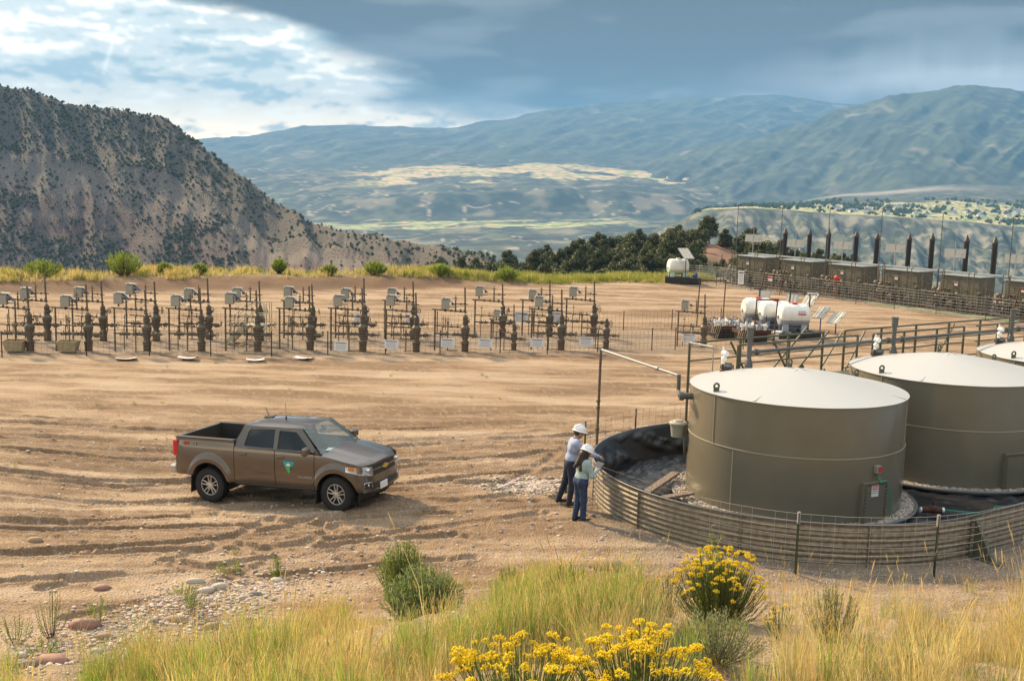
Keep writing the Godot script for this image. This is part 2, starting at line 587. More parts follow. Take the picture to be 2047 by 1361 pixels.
func splat(x: float, z: float, r: float, h: float, ring := 0.0) -> void:
	var i0 := int((x + 17.5 - r * 1.5) / CELL)
	var i1 := int((x + 17.5 + r * 1.5) / CELL)
	var j0 := int((-z - 10.0 - r * 1.5) / CELL)
	var j1 := int((-z - 10.0 + r * 1.5) / CELL)
	for j in range(maxi(j0, 0), mini(j1 + 1, SZ)):
		for i in range(maxi(i0, 0), mini(i1 + 1, SX)):
			var q := Vector2(i * CELL - 17.5 - x, -(j * CELL) - 10.0 - z).length() / r
			if q < 1.5:
				var k := h * (1.0 - smoothstep(0.55, 1.0, q)) - ring * h * exp(-pow((q - 1.1) / 0.22, 2.0))
				var at := j * SX + i
				if absf(k) > absf(stamp[at]) or signf(k) != signf(stamp[at]):
					stamp[at] = k if absf(k) > absf(stamp[at]) * 0.6 else stamp[at]

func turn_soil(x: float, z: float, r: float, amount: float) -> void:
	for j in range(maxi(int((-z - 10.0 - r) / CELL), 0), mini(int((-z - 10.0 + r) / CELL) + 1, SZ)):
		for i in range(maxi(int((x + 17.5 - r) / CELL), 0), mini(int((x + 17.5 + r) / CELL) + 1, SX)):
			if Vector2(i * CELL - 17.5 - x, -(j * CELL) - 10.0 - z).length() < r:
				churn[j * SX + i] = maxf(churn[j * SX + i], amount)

func rut(pts: Array, gauge := 1.55, depth := 0.07) -> void: # a pair of wheel tracks along a path of Vector2(x, z)
	var cv := Curve2D.new()
	for i in pts.size():
		var tan_: Vector2 = (pts[mini(i + 1, pts.size() - 1)] - pts[maxi(i - 1, 0)]) * 0.2
		cv.add_point(pts[i], -tan_, tan_)
	var L := cv.get_baked_length()
	var s := 0.0
	while s < L:
		var p := cv.sample_baked(s)
		var q := cv.sample_baked(minf(s + 0.1, L))
		var side := (q - p).normalized().orthogonal()
		var fade := clampf(nz.get_noise_2d(p.x * 3.0 + gauge * 50.0, p.y * 3.0) * 1.2 + 0.9, 0.35, 1.0)
		for k: float in [-0.5, 0.5]:
			var w := p + side * gauge * k
			splat(w.x, w.y, 0.17, -depth * (0.85 if depth < 0.045 else 1.2) * fade * (0.97 + 0.06 * float(int(s / 0.12) % 2)), 0.45)
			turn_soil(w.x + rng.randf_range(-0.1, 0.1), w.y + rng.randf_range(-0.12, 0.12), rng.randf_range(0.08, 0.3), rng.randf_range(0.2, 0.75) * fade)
		s += 0.06

func make_stamps() -> void:
	stamp.resize(SX * SZ)
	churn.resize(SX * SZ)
	rng.seed = 77
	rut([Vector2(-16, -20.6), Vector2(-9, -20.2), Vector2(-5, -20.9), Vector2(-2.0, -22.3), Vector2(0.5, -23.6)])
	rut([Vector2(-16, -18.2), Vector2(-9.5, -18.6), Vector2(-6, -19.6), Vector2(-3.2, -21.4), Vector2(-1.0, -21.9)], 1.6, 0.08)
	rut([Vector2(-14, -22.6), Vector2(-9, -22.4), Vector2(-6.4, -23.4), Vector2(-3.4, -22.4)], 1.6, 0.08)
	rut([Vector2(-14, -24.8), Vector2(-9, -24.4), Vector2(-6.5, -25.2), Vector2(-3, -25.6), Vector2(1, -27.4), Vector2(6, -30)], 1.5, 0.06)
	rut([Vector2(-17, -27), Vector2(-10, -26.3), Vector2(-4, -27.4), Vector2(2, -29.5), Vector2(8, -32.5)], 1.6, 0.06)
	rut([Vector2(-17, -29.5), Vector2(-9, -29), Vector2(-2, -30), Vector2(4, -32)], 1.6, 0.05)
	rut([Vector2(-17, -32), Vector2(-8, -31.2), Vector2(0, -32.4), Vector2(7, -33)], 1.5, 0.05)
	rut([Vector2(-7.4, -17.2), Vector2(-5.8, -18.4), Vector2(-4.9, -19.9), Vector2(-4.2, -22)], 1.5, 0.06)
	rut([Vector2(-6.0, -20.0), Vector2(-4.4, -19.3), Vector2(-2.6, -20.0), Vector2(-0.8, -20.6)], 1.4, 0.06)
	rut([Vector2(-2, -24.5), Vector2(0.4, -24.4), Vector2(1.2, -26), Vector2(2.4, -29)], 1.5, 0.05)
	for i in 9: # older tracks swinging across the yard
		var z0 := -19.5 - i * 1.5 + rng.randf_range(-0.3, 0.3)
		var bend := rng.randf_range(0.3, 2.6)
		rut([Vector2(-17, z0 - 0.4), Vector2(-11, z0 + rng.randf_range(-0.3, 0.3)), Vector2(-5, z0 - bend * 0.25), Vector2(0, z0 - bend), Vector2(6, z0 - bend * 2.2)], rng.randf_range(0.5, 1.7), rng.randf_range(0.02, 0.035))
	for i in 150: # hoof and boot prints, clods
		var p := Vector2(rng.randf_range(-13, 3.5), rng.randf_range(-33, -18.5))
		if i < 90:
			splat(p.x, p.y, rng.randf_range(0.07, 0.13), -rng.randf_range(0.03, 0.06), 0.5)
		else:
			splat(p.x, p.y, rng.randf_range(0.05, 0.14), rng.randf_range(0.02, 0.06))
	for i in 110: # churned soil near the front of the truck and the bank
		var p := Vector2(rng.randfn(-2.6, 2.0), rng.randfn(-20.4, 1.0))
		splat(p.x, p.y, rng.randf_range(0.05, 0.16), rng.randf_range(-0.05, 0.07))

func stamp_at(x: float, z: float) -> float:
	var fx := (x + 17.5) / CELL
	var fz := (-z - 10.0) / CELL
	if fx < 0.0 or fz < 0.0 or fx >= SX - 1 or fz >= SZ - 1:
		return 0.0
	var i := int(fx)
	var j := int(fz)
	var a := lerpf(stamp[j * SX + i], stamp[j * SX + i + 1], fx - i)
	var b := lerpf(stamp[(j + 1) * SX + i], stamp[(j + 1) * SX + i + 1], fx - i)
	return lerpf(a, b, fz - j)

func foot(x: float) -> float: # how far ahead the near bank ends
	return 15.3 + 3.7 * smoothstep(-6.5, 1.5, x) + nz.get_noise_2d(x * 6.0, 50.0) * 0.5

func bank(s: float) -> float: # height of the near bank, s metres back from its foot
	if s <= 0.0:
		return 0.0
	return at_table([0.0, 1.5, 4.0, 9.5, 13.5, 19.0, 30.0], [0.0, 0.22, 1.05, 2.95, 3.95, 5.4, 6.6], s)

func edge_of(x: float, z: float) -> float: # metres beyond the pad's far edge
	var zb := -(64.5 + (x + 30.0) * 0.375 + nz.get_noise_2d(x * 2.0, 8.0) * 1.5)
	var e1 := (zb - z) * 0.93
	var e2 := (x - 16.5) * 0.819 + (z + 81.5) * -0.574 - 8.5
	return maxf(e1, e2)

func smooth_ground(x: float, z: float) -> float:
	var h := bank(foot(x) + z)
	h -= 0.36 * exp(-(pow((x + 8.2) / 4.2, 2.0) + pow((z + 25.2) / 2.9, 2.0)))
	var e := edge_of(x, z)
	var lift := 0.5 * (1.0 - smoothstep(-8.0, 4.0, x)) + 0.12
	h += lift * smoothstep(-2.6, 0.2, e)
	if e > 3.0:
		h -= (e - 3.0) * 0.42 - 1.2 * (1.0 - exp(-(e - 3.0) * 0.35))
	return h

func ground(x: float, z: float) -> float:
	var h := smooth_ground(x, z)
	var d := -z
	var b := smoothstep(0.0, 2.0, foot(x) - d)
	h += nz.get_noise_2d(x * 14.0, z * 14.0) * (0.03 + 0.1 * b) + nf.get_noise_2d(x * 60.0, z * 60.0) * (0.017 + 0.008 * b) + nf.get_noise_2d(x * 170.0, z * 170.0) * (0.006 + 0.006 * b)
	if d > 20.0:
		h += nf.get_noise_2d(x * 2.2 + z * 0.5, z * 26.0) * 0.075 * smoothstep(20.0, 27.0, d) * (1.0 - smoothstep(64.0, 74.0, d))
	return h + stamp_at(x, z)

func dirt_colour(x: float, z: float) -> Color:
	var d := -z
	var tan_ := Color(0.48, 0.352, 0.228)
	var brown := Color(0.28, 0.185, 0.108)
	var k := nz.get_noise_2d(x * 1.6 + z * 0.35, z * 9.0) * 0.9 + nf.get_noise_2d(x * 5.0, z * 24.0) * 0.7
	var c := tan_.lerp(brown, smoothstep(-0.16, 0.46, k + 0.08))
	c = c.lerp(Color(0.59, 0.475, 0.355), smoothstep(0.1, 0.6, -k) * 0.75)
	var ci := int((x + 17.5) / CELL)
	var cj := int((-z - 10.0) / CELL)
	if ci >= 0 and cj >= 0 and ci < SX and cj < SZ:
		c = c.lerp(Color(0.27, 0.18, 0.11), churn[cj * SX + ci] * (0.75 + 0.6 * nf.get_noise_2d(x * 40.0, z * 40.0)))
	var g := nf.get_noise_2d(x * 90.0, z * 90.0)
	c = c.lerp(Color(0.44, 0.38, 0.31), smoothstep(0.25, 0.5, g) * 0.7)
	# grey crushed rock: round the containment wall, in the well rows and the heap between truck and people
	var gv := 0.0
	var a := Vector2(x - 6.48, z + 24.5)
	var along := clampf(a.dot(Vector2(0.832, -0.554)), 0.0, 12.0)
	var rr := (a - Vector2(0.832, -0.554) * along).length()
	gv = maxf(gv, (1.0 - smoothstep(4.9, 6.3, rr)) * smoothstep(0.0, 3.0, x))
	gv = maxf(gv, exp(-(pow((x - 0.5) / 1.0, 2.0) + pow((z + 25.0) / 0.55, 2.0))) * 1.1)
	var row := d - 42.3 - (x + 18.0) * 0.19
	gv = maxf(gv, smoothstep(-1.6, -0.4, row) * (1.0 - smoothstep(5.0, 7.0, row)) * (1.0 - smoothstep(6.0, 11.0, x)) * 0.8)
	var sep := (x - 16.5) * 0.819 + (z + 81.5) * -0.574
	gv = maxf(gv, smoothstep(-3.4, -1.8, sep) * 0.9)
	c = c.lerp(Color(0.30, 0.25, 0.20) + Color(0.1, 0.09, 0.08) * g, clampf(gv * (0.75 + k * 0.5), 0.0, 1.0))
	# the bank: stony loam, and leaf litter under the grass
	var b := smoothstep(-0.3, 1.2, foot(x) - d)
	c = c.lerp(Color(0.30, 0.215, 0.135).lerp(Color(0.40, 0.32, 0.22), g + 0.5), b * 0.85)
	# spoil berm at the far edge
	var e := edge_of(x, z)
	c = c.lerp(Color(0.22, 0.13, 0.075), smoothstep(-3.0, -1.8, e) * (1.0 - smoothstep(-6.0, 3.0, x)) * 0.9)
	c = c.lerp(Color(0.25, 0.21, 0.09), smoothstep(0.0, 1.5, e))
	return c

func sheet(called: String, rows: Array, cols: int, xrange_: Callable, hf: Callable, cf: Callable, mat: String) -> MeshInstance3D:
	var R := rows.size()
	var v := PackedVector3Array()
	var n := PackedVector3Array()
	var c := PackedColorArray()
	var ix := PackedInt32Array()
	v.resize(R * cols)
	n.resize(R * cols)
	c.resize(R * cols)
	for i in R:
		var d: float = rows[i]
		var xr: Vector2 = xrange_.call(d)
		for j in cols:
			var x := lerpf(xr.x, xr.y, float(j) / (cols - 1))
			v[i * cols + j] = Vector3(x, hf.call(x, -d), -d)
			c[i * cols + j] = cf.call(x, -d, v[i * cols + j].y)
	for i in R:
		for j in cols:
			var a := v[i * cols + mini(j + 1, cols - 1)] - v[i * cols + maxi(j - 1, 0)]
			var b := v[mini(i + 1, R - 1) * cols + j] - v[maxi(i - 1, 0) * cols + j]
			n[i * cols + j] = a.cross(b).normalized()
	ix.resize((R - 1) * (cols - 1) * 6)
	var k := 0
	for i in R - 1:
		for j in cols - 1:
			var p := i * cols + j
			for q: int in [p, p + cols, p + 1, p + 1, p + cols, p + cols + 1]:
				ix[k] = q
				k += 1
	var arr := []
	arr.resize(Mesh.ARRAY_MAX)
	arr[Mesh.ARRAY_VERTEX] = v
	arr[Mesh.ARRAY_NORMAL] = n
	arr[Mesh.ARRAY_COLOR] = c
	arr[Mesh.ARRAY_INDEX] = ix
	var m := ArrayMesh.new()
	m.add_surface_from_arrays(Mesh.PRIMITIVE_TRIANGLES, arr)
	var o := obj(called, m, mat)
	kind(o, "structure")
	return o

func steps(a: float, b: float, k: int, power := 1.0) -> Array:
	var r := []
	for i in k:
		var t := float(i) / k
		r.append(a * pow(b / a, t) if power == 1.0 else lerpf(a, b, pow(t, power)))
	return r

func valley_h(x: float, z: float) -> float:
	var d := -z
	var a := x / d
	var h := table2(VALLEY_A, VALLEY_D, VALLEY_H, a, d)
	var rel := smoothstep(250.0, 1500.0, d) * (1.0 - 0.75 * exp(-pow((d - 3420.0) / 260.0, 2.0)))
	var gul := 1.0 - absf(nz.get_noise_2d(x * 0.032, z * 0.02 + 500.0))
	h += (gul - 0.8) * 22.0 * rel * smoothstep(3600.0, 3800.0, d) * (1.0 - 0.8 * smoothstep(4200.0, 4500.0, d) * (1.0 - smoothstep(5500.0, 5900.0, d)))
	h += nz.get_noise_2d(x * 0.05, z * 0.05) * 12.0 * rel + nf.get_noise_2d(x * 0.13, z * 0.13) * 6.0 * rel
	return h

func forest(x: float, z: float, s: float) -> Color:
	var k := nf.get_noise_2d(x * 0.35 * s, z * 0.22 * s) + nz.get_noise_2d(x * 0.08 * s, z * 0.06 * s) * 0.8
	return Color(0.018, 0.034, 0.03).lerp(Color(0.08, 0.10, 0.062), smoothstep(-0.25, 0.7, k))

func fields(x: float, z: float, sx: float, sz: float, green: float) -> Color:
	var id := cellular.get_noise_2d(x * sx + nz.get_noise_2d(x * 0.05, z * 0.05) * 20.0, z * sz) * 0.5 + 0.5
	id = fposmod(id * 7.13, 1.0)
	if id < green:
		return Color(0.16, 0.25, 0.08).lerp(Color(0.28, 0.36, 0.14), fposmod(id * 31.0, 1.0))
	if id < green + 0.14:
		return forest(x, z, 1.0)
	return Color(0.66, 0.48, 0.27).lerp(Color(0.5, 0.38, 0.22), fposmod(id * 17.0, 1.0))

func valley_c(x: float, z: float, _y: float) -> Color:
	var d := -z
	var a := x / d
	var c := forest(x, z, 1.0)
	c = c.lerp(Color(0.30, 0.25, 0.17), smoothstep(0.2, 0.5, nz.get_noise_2d(x * 0.09 + 90.0, z * 0.05)) * 0.5)
	var wob := nz.get_noise_2d(x * 0.06, z * 0.03) * 200.0
	# farmed mesa
	var m1 := smoothstep(4350.0, 4450.0, d + wob) * (1.0 - smoothstep(5350.0, 5450.0, d + wob)) * smoothstep(-0.17, -0.12, a) * (1.0 - smoothstep(0.18, 0.26, a))
	if m1 > 0.0 and nz.get_noise_2d(x * 0.05 + 300.0, z * 0.028) > -0.02 - 0.35 * exp(-pow((d - 5000.0) / 300.0, 2.0)):
		c = c.lerp(fields(x, z, 0.08, 0.3, 0.25), m1)
	# river meadows on the valley floor
	var m2 := smoothstep(3120.0, 3160.0, d + wob * 0.4) * (1.0 - smoothstep(3560.0, 3620.0, d + wob * 0.3)) * (1.0 - smoothstep(0.08, 0.13, a))
	if m2 > 0.0 and nz.get_noise_2d(x * 0.11 + 70.0, z * 0.09) > -0.12:
		c = c.lerp(fields(x, z, 0.16, 0.2, 0.6), m2)
	# bare washes
	var w := absf(nz.get_noise_2d(x * 0.07 + 11.0, z * 0.045 + 3.0))
	c = c.lerp(Color(0.46, 0.37, 0.26), (1.0 - smoothstep(0.008, 0.022, w)) * 0.7 * smoothstep(1500.0, 2200.0, d))
	return c

func mountain(foot_d: float, crest_d: float, A: Array, Hc: Array, foot_h: float, x: float, z: float, seed_: float, rough: float) -> float:
	var d := -z
	var a := x / d
	var hc := at_table(A, Hc, a)
	var t := (d - foot_d) / (crest_d - foot_d)
	var h: float
	if t < 1.0:
		h = lerpf(foot_h, hc, pow(clampf(t, 0.0, 1.0), 1.12))
	else:
		h = hc - (t - 1.0) * (crest_d - foot_d) * 0.1
	var mid := clampf(t * (1.25 - t) * 3.2, 0.0, 1.0) if t < 1.0 else 0.15
	var r1 := 1.0 - absf(nz.get_noise_2d(a * 330.0 + z * 0.014 + seed_, z * 0.012)) * 1.5
	var r2 := 1.0 - absf(nz.get_noise_2d(a * 1200.0 - z * 0.03, z * 0.03 + seed_)) * 1.5
	return h + ((r1 - 0.6) * 34.0 + (r2 - 0.6) * 6.0) * rough * mid + nf.get_noise_2d(x * 0.06, z * 0.06) * 4.0 * rough * minf(t + 0.3, 1.0)

func far_h(x: float, z: float) -> float:
	return mountain(5600.0, 8800.0, FAR_A, FAR_H, table2(VALLEY_A, VALLEY_D, VALLEY_H, x / -z, 5650.0) - 15.0, x, z, 0.0, 1.0)

func right_h(x: float, z: float) -> float:
	var a := x / -z
	return mountain(3500.0, 5600.0, RIGHT_A, RIGHT_H, lerpf(table2(VALLEY_A, VALLEY_D, VALLEY_H, a, 3550.0) - 25.0, 0.0, smoothstep(0.27, 0.36, a)), x, z, 400.0, 0.9)

func range_c(x: float, z: float, y: float) -> Color:
	var c := forest(x, z, 0.8)
	c = c.lerp(Color(0.05, 0.074, 0.045), smoothstep(0.0, 0.5, nz.get_noise_2d(x * 0.03 + 20.0, z * 0.03)) * 0.6)
	var k := nz.get_noise_2d(x * 0.05 + 200.0, z * 0.03 + y * 0.05)
	return c.lerp(Color(0.3, 0.26, 0.2), smoothstep(0.42, 0.58, k) * 0.5)

func bench_h(x: float, z: float) -> float:
	var d := -z
	var a := x / d
	var h := table2(BENCH_A, BENCH_D, BENCH_H, a, d)
	var sc := smoothstep(900.0, 1300.0, d) * (1.0 - smoothstep(1850.0, 1980.0, d))
	var g1 := 1.0 - absf(nz.get_noise_2d(a * 620.0 + d * 0.03, d * 0.03)) * 1.7
	var g2 := 1.0 - absf(nz.get_noise_2d(a * 2600.0 + 60.0, d * 0.02)) * 1.7
	h += ((g1 - 0.6) * 11.0 + (g2 - 0.6) * 2.0) * sc
	return h + nf.get_noise_2d(x * 0.3, z * 0.3) * 2.0 * (0.3 + sc)

func bench_c(x: float, z: float, _y: float) -> Color:
	var d := -z
	var a := x / d
	var c := forest(x, z, 2.2)
	var sc := smoothstep(1250.0, 1500.0, d) * (1.0 - smoothstep(1930.0, 1960.0, d))
	var g := nf.get_noise_2d(a * 1500.0 + d * 0.1, d * 0.12) + nz.get_noise_2d(a * 500.0 + d * 0.03, d * 0.05)
	c = c.lerp(Color(0.34, 0.31, 0.26), 0.45 * sc * smoothstep(0.1, 0.8, g + 0.25 * exp(-pow((d - 1850.0) / 90.0, 2.0))))
	c = c.lerp(Color(0.3, 0.25, 0.17), smoothstep(0.25, 0.5, nz.get_noise_2d(x * 0.3, z * 0.2)) * 0.5)
	var wob := nz.get_noise_2d(x * 0.1, z * 0.06) * 70.0
	var top := smoothstep(1965.0, 1990.0, d) * (1.0 - smoothstep(2650.0, 2750.0, d + wob * 2.0)) * smoothstep(0.15, 0.19, a + (d - 2000.0) * 0.00004)
	if top > 0.0:
		c = c.lerp(fields(x, z, 0.2, 0.28, 0.5), top)
		c = c.lerp(Color(0.02, 0.045, 0.02), smoothstep(0.28, 0.4, nf.get_noise_2d(x * 0.9, z * 0.5)) * 0.9)
	var quarry := exp(-(pow((a - 0.33) / 0.07, 2.0) + pow((d - 3350.0) / 130.0, 2.0)))
	return c.lerp(Color(0.40, 0.35, 0.29).lerp(Color(0.2, 0.19, 0.17), nf.get_noise_2d(x * 0.5, z * 0.4) + 0.5), clampf(quarry * 1.2, 0.0, 0.9))

func hill_s(x: float, z: float) -> float:
	var d := -z
	var rc := at_table(HILL_A, HILL_D, x / d)
	return (d - rc * 0.81) / (rc * 0.19)

func hill_h(x: float, z: float) -> float:
	var d := -z
	var a := x / d
	var hc := at_table(HILL_A, HILL_H, a)
	var s := hill_s(x, z)
	var f := lerpf(-74.0, -60.0, smoothstep(-0.3, 0.0, a)) + 26.0 * clampf(-s / 2.6, 0.0, 1.0)
	var h := lerpf(f, hc, pow(clampf(s, 0.0, 1.0), 1.1)) if s < 1.0 else hc - (s - 1.0) * 50.0 * (s - 0.6)
	var mid := clampf(s * (1.15 - s) * 3.5, 0.0, 1.0) if s < 1.0 else 0.1
	var spur := 1.0 - absf(nz.get_noise_2d(a * 230.0 + d * 0.05, d * 0.07 + 80.0)) * 1.6
	var fine := 1.0 - absf(nz.get_noise_2d(a * 1100.0 - d * 0.05, d * 0.12)) * 1.5
	h += ((spur - 0.6) * 13.0 + (fine - 0.6) * 2.0) * mid
	# a ledge of harder rock half way up
	h += 4.0 * smoothstep(0.60, 0.615, s + nz.get_noise_2d(x * 0.2, z * 0.2) * 0.015) * (1.0 - smoothstep(0.615, 0.75, s))
	return h + nf.get_noise_2d(x * 0.7, z * 0.7) * 0.7

func hill_c(x: float, z: float, y: float) -> Color:
	var s := hill_s(x, z)
	var k := nf.get_noise_2d(x * 0.8, z * 0.5)
	var c := Color(0.135, 0.10, 0.088).lerp(Color(0.175, 0.135, 0.115), smoothstep(-0.3, 0.4, k))
	c = c.lerp(Color(0.165, 0.10, 0.09), smoothstep(0.1, 0.4, nz.get_noise_2d(x * 0.15, y * 1.6)) * 0.7)
	c = c.lerp(Color(0.25, 0.22, 0.19), smoothstep(0.42, 0.52, s + k * 0.05) * (1.0 - smoothstep(0.6, 0.66, s + k * 0.05)) * 0.85)
	c = c.lerp(Color(0.27, 0.235, 0.2), smoothstep(0.45, 0.9, sin(y * 0.42 + nz.get_noise_2d(x * 0.12, z * 0.12) * 5.0)) * 0.35 * (1.0 - smoothstep(0.55, 0.62, s)))
	c = c.lerp(Color(0.15, 0.135, 0.115).lerp(Color(0.11, 0.10, 0.082), k + 0.4), smoothstep(0.6, 0.68, s + k * 0.06))
	return c

func ridge_h(x: float, z: float) -> float:
	var d := -z
	var a := x / d
	var hc := at_table(RIDGE_A, RIDGE_H, a)
	var h: float
	if d < 200.0:
		h = lerpf(-11.0 - 2.0 * (1.0 - smoothstep(0.0, 0.2, a)), hc, smoothstep(100.0, 200.0, d))
	else:
		h = hc - pow((d - 200.0) / 90.0, 2.0) * 22.0
	return h + nz.get_noise_2d(x * 0.9, z * 0.9) * 1.2 + nf.get_noise_2d(x * 4.0, z * 4.0) * 0.35

func ridge_c(x: float, z: float, _y: float) -> Color:
	var k := nz.get_noise_2d(x * 1.5, z * 1.5)
	return Color(0.30, 0.17, 0.12).lerp(Color(0.2, 0.17, 0.08), smoothstep(-0.2, 0.4, k))

func make_terrain() -> void:
	make_stamps()
	var rows := [-12.0, -6.0, 0.0, 2.0, 3.5, 4.8]
	rows.append_array(steps(5.6, 13.5, 70))
	rows.append_array(steps(13.5, 31.0, 430))
	rows.append_array(steps(31.0, 90.0, 240))
	rows.append_array(steps(90.0, 190.0, 20))
	rows.append(190.0)
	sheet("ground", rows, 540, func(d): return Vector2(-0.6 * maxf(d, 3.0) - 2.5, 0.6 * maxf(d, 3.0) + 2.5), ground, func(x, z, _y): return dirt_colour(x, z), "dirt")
	sheet("hillside", steps(300.0, 1080.0, 240), 420, func(d): return Vector2(-0.69 * d, 0.06 * d), hill_h, hill_c, "hill_land")
	sheet("ridge", steps(98.0, 300.0, 70), 150, func(d): return Vector2(-0.13 * d, 0.45 * d), ridge_h, ridge_c, "dirt")
	var vr := steps(150.0, 2400.0, 70)
	vr.append_array(steps(2400.0, 6300.0, 330))
	vr.append_array(steps(6300.0, 7400.0, 10))
	sheet("valley", vr, 420, func(d): return Vector2(-0.66 * d, 0.68 * d), valley_h, valley_c, "far_land")
	sheet("bench", steps(800.0, 4100.0, 330), 360, func(d): return Vector2(0.06 * d, 0.72 * d), bench_h, bench_c, "far_land")
	sheet("mountain", steps(5500.0, 9900.0, 150), 420, func(d): return Vector2(-0.66 * d, 0.72 * d), far_h, range_c, "far_land")
	sheet("mountain", steps(3400.0, 6300.0, 170), 330, func(d): return Vector2(-0.04 * d, 0.76 * d), right_h, range_c, "far_land")

# ---------------------------------------------------------------- tanks inside their steel containment
const TANK := Vector3(6.48, 0, -24.5)
const ALONG := Vector3(0.832, 0, -0.554)
const FRONT := Vector3(0.554, 0, 0.832)
const TR := 2.39
const TH := 2.6

func spot(al: float, off: float, y := 0.0) -> Vector3:
	return TANK + ALONG * al + FRONT * off + Vector3(0, y, 0)

func ring_at(t: float, r: float) -> Array: # t in metres along a 4.55 m ring: back straight, left end, front straight
	var arc := PI * 4.55
	if t < 12.0:
		return [spot(12.0 - t, -r), -FRONT]
	if t < 12.0 + arc:
		var a := (t - 12.0) / 4.55
		var d := -FRONT * cos(a) - ALONG * sin(a)
		return [TANK + d * r, d]
	return [spot(t - 12.0 - arc, r), FRONT]

func lug(parent: Node, at: Vector3, out: Vector3) -> void:
	var b := MB.new()
	var side := Vector3.UP.cross(out).normalized()
	b.xf = Transform3D(Basis(side, Vector3.UP, out), at)
	b.torus(Vector3(0, 0.13, 0), Vector3(0, 0, 1), 0.055, 0.024, 18, 6)
	b.box(Vector3(0, 0.04, 0), Vector3(0.13, 0.13, 0.035), Basis(), 0.008)
	obj("lifting_lug", b, "olive_steel", parent)

func make_tank(c: Vector3, label: String, door: float, first: bool) -> Node3D:
	var t := thing("storage_tank", label, "tank", c, 0.0, "low round storage tanks in the containment")
	var b := MB.new()
	b.lathe([Vector2(TR, 0.05), Vector2(TR, 1.52)], 96)
	obj("lower_shell", b, "tank_paint", t)
	b = MB.new()
	b.lathe([Vector2(TR - 0.004, 1.52), Vector2(TR - 0.004, TH - 0.02), Vector2(TR + 0.012, TH - 0.02), Vector2(TR + 0.012, TH)], 96)
	obj("upper_shell", b, "tank_paint", t)
	b = MB.new()
	b.lathe([Vector2(TR, 1.512), Vector2(TR + 0.010, 1.515), Vector2(TR + 0.010, 1.531), Vector2(TR, 1.534)], 96)
	for k in 3:
		for up in 2:
			var a := deg_to_rad(150.0 - 14.0 * (1 - up) + k * 120.0)
			var o := Vector3(cos(a), 0, sin(a))
			b.bar(o * (TR + 0.002) + Vector3(0, 0.06 + up * 1.48, 0), o * (TR + 0.002) + Vector3(0, 1.5 + up * 1.07, 0), 0.014, 0.012)
	obj("weld_seam", b, "tank_seam", t)
	# a shallow cone of lapped plates
	b = MB.new()
	var K := 16
	for k in K:
		var a0 := TAU * k / K
		for j in 6:
			var a := a0 + TAU / K * j / 6.0
			var q := a0 + TAU / K * (j + 1) / 6.0
			var lift := 0.002 * sin(PI * j / 6.0)
			var lift2 := 0.002 * sin(PI * (j + 1) / 6.0)
			var prev := []
			for i in 6:
				var r := TR * (1.0 - i / 5.0) + 0.012 * (1.0 - i / 5.0)
				var y := TH + 0.42 * (1.0 - pow(r / TR, 1.25)) + 0.002
				var g := 1.0 if r > 0.1 else 0.0
				var cur := [Vector3(cos(a) * r, y + lift * g, sin(a) * r), Vector3(cos(q) * r, y + lift2 * g, sin(q) * r)]
				if i > 0:
					if i == 5:
						b.face(prev[0], prev[1], cur[0], Vector3.UP)
					else:
						b.quad(prev[0], prev[1], cur[1], cur[0], Vector3.UP)
				prev = cur
	obj("roof", b, "tank_roof", t)
	b = MB.new()
	for a: float in [0.55, 2.2, 3.8, 5.3]:
		var o := Vector3(cos(a), 0, sin(a))
		b.bar(o * 2.36 + Vector3(0, TH + 0.02, 0), o * 0.1 + Vector3(0, TH + 0.42, 0), 0.05, 0.008)
	obj("roof_seam", b, "tank_roof", t)
	lug(t, Vector3(cos(2.68), 0, sin(2.68)) * 2.25 + Vector3(0, TH + 0.02, 0), Vector3(0.15, 0, 1))
	lug(t, Vector3(-0.08, TH + 0.36, -0.45), Vector3(0.5, 0, 0.85))
	lug(t, Vector3(cos(5.62), 0, sin(5.62)) * 2.22 + Vector3(0, TH + 0.02, 0), Vector3(0.3, 0, 1))
	# gauge hatch and the white relief valve at the back of the roof
	var at := -FRONT * 1.98 - ALONG * 0.26
	b = MB.new()
	b.xf.origin = at
	b.lathe([Vector2(0.10, TH + 0.02), Vector2(0.10, TH + 0.15), Vector2(0.16, TH + 0.15), Vector2(0.17, TH + 0.2), Vector2(0.12, TH + 0.235), Vector2(0, TH + 0.24)], 20)
	for k in 6:
		var a := k * TAU / 6
		b.cyl(Vector3(cos(a) * 0.155, TH + 0.12, sin(a) * 0.155), Vector3(cos(a) * 0.155, TH + 0.22, sin(a) * 0.155), 0.014, 6)
	b.bar(Vector3(-0.1, TH + 0.25, 0), Vector3(0.12, TH + 0.25, 0), 0.03, 0.03)
	obj("gauge_hatch", b, "grey_steel", t)
	at = -FRONT * 1.86 - ALONG * 0.52
	b = MB.new()
	b.xf.origin = at
	b.lathe([Vector2(0.08, TH + 0.05), Vector2(0.07, TH + 0.12), Vector2(0.035, TH + 0.13), Vector2(0.03, TH + 0.28), Vector2(0, TH + 0.28)], 14)
	obj("valve_foot", b, "rust", t)
	b = MB.new()
	b.xf.origin = at
	b.cyl(Vector3(0, TH + 0.28, 0), Vector3(0, TH + 0.34, 0), 0.04, 12)
	b.ball(Vector3(0.02, TH + 0.40, 0), Vector3(0.07, 0.065, 0.07), 14, 8)
	b.ball(Vector3(0.02, TH + 0.54, 0.02), Vector3(0.08, 0.07, 0.06), 14, 8)
	b.cyl(Vector3(0.02, TH + 0.54, 0.02), Vector3(0.06, TH + 0.54, 0.11), 0.06, 14)
	b.cyl(Vector3(0, TH + 0.6, 0), Vector3(0, TH + 0.68, 0), 0.022, 8)
	obj("relief_valve", b, "white", t)
	# overflow nozzle on the left
	var nd := Vector3(-0.97, 0, 0.06).normalized()
	b = MB.new()
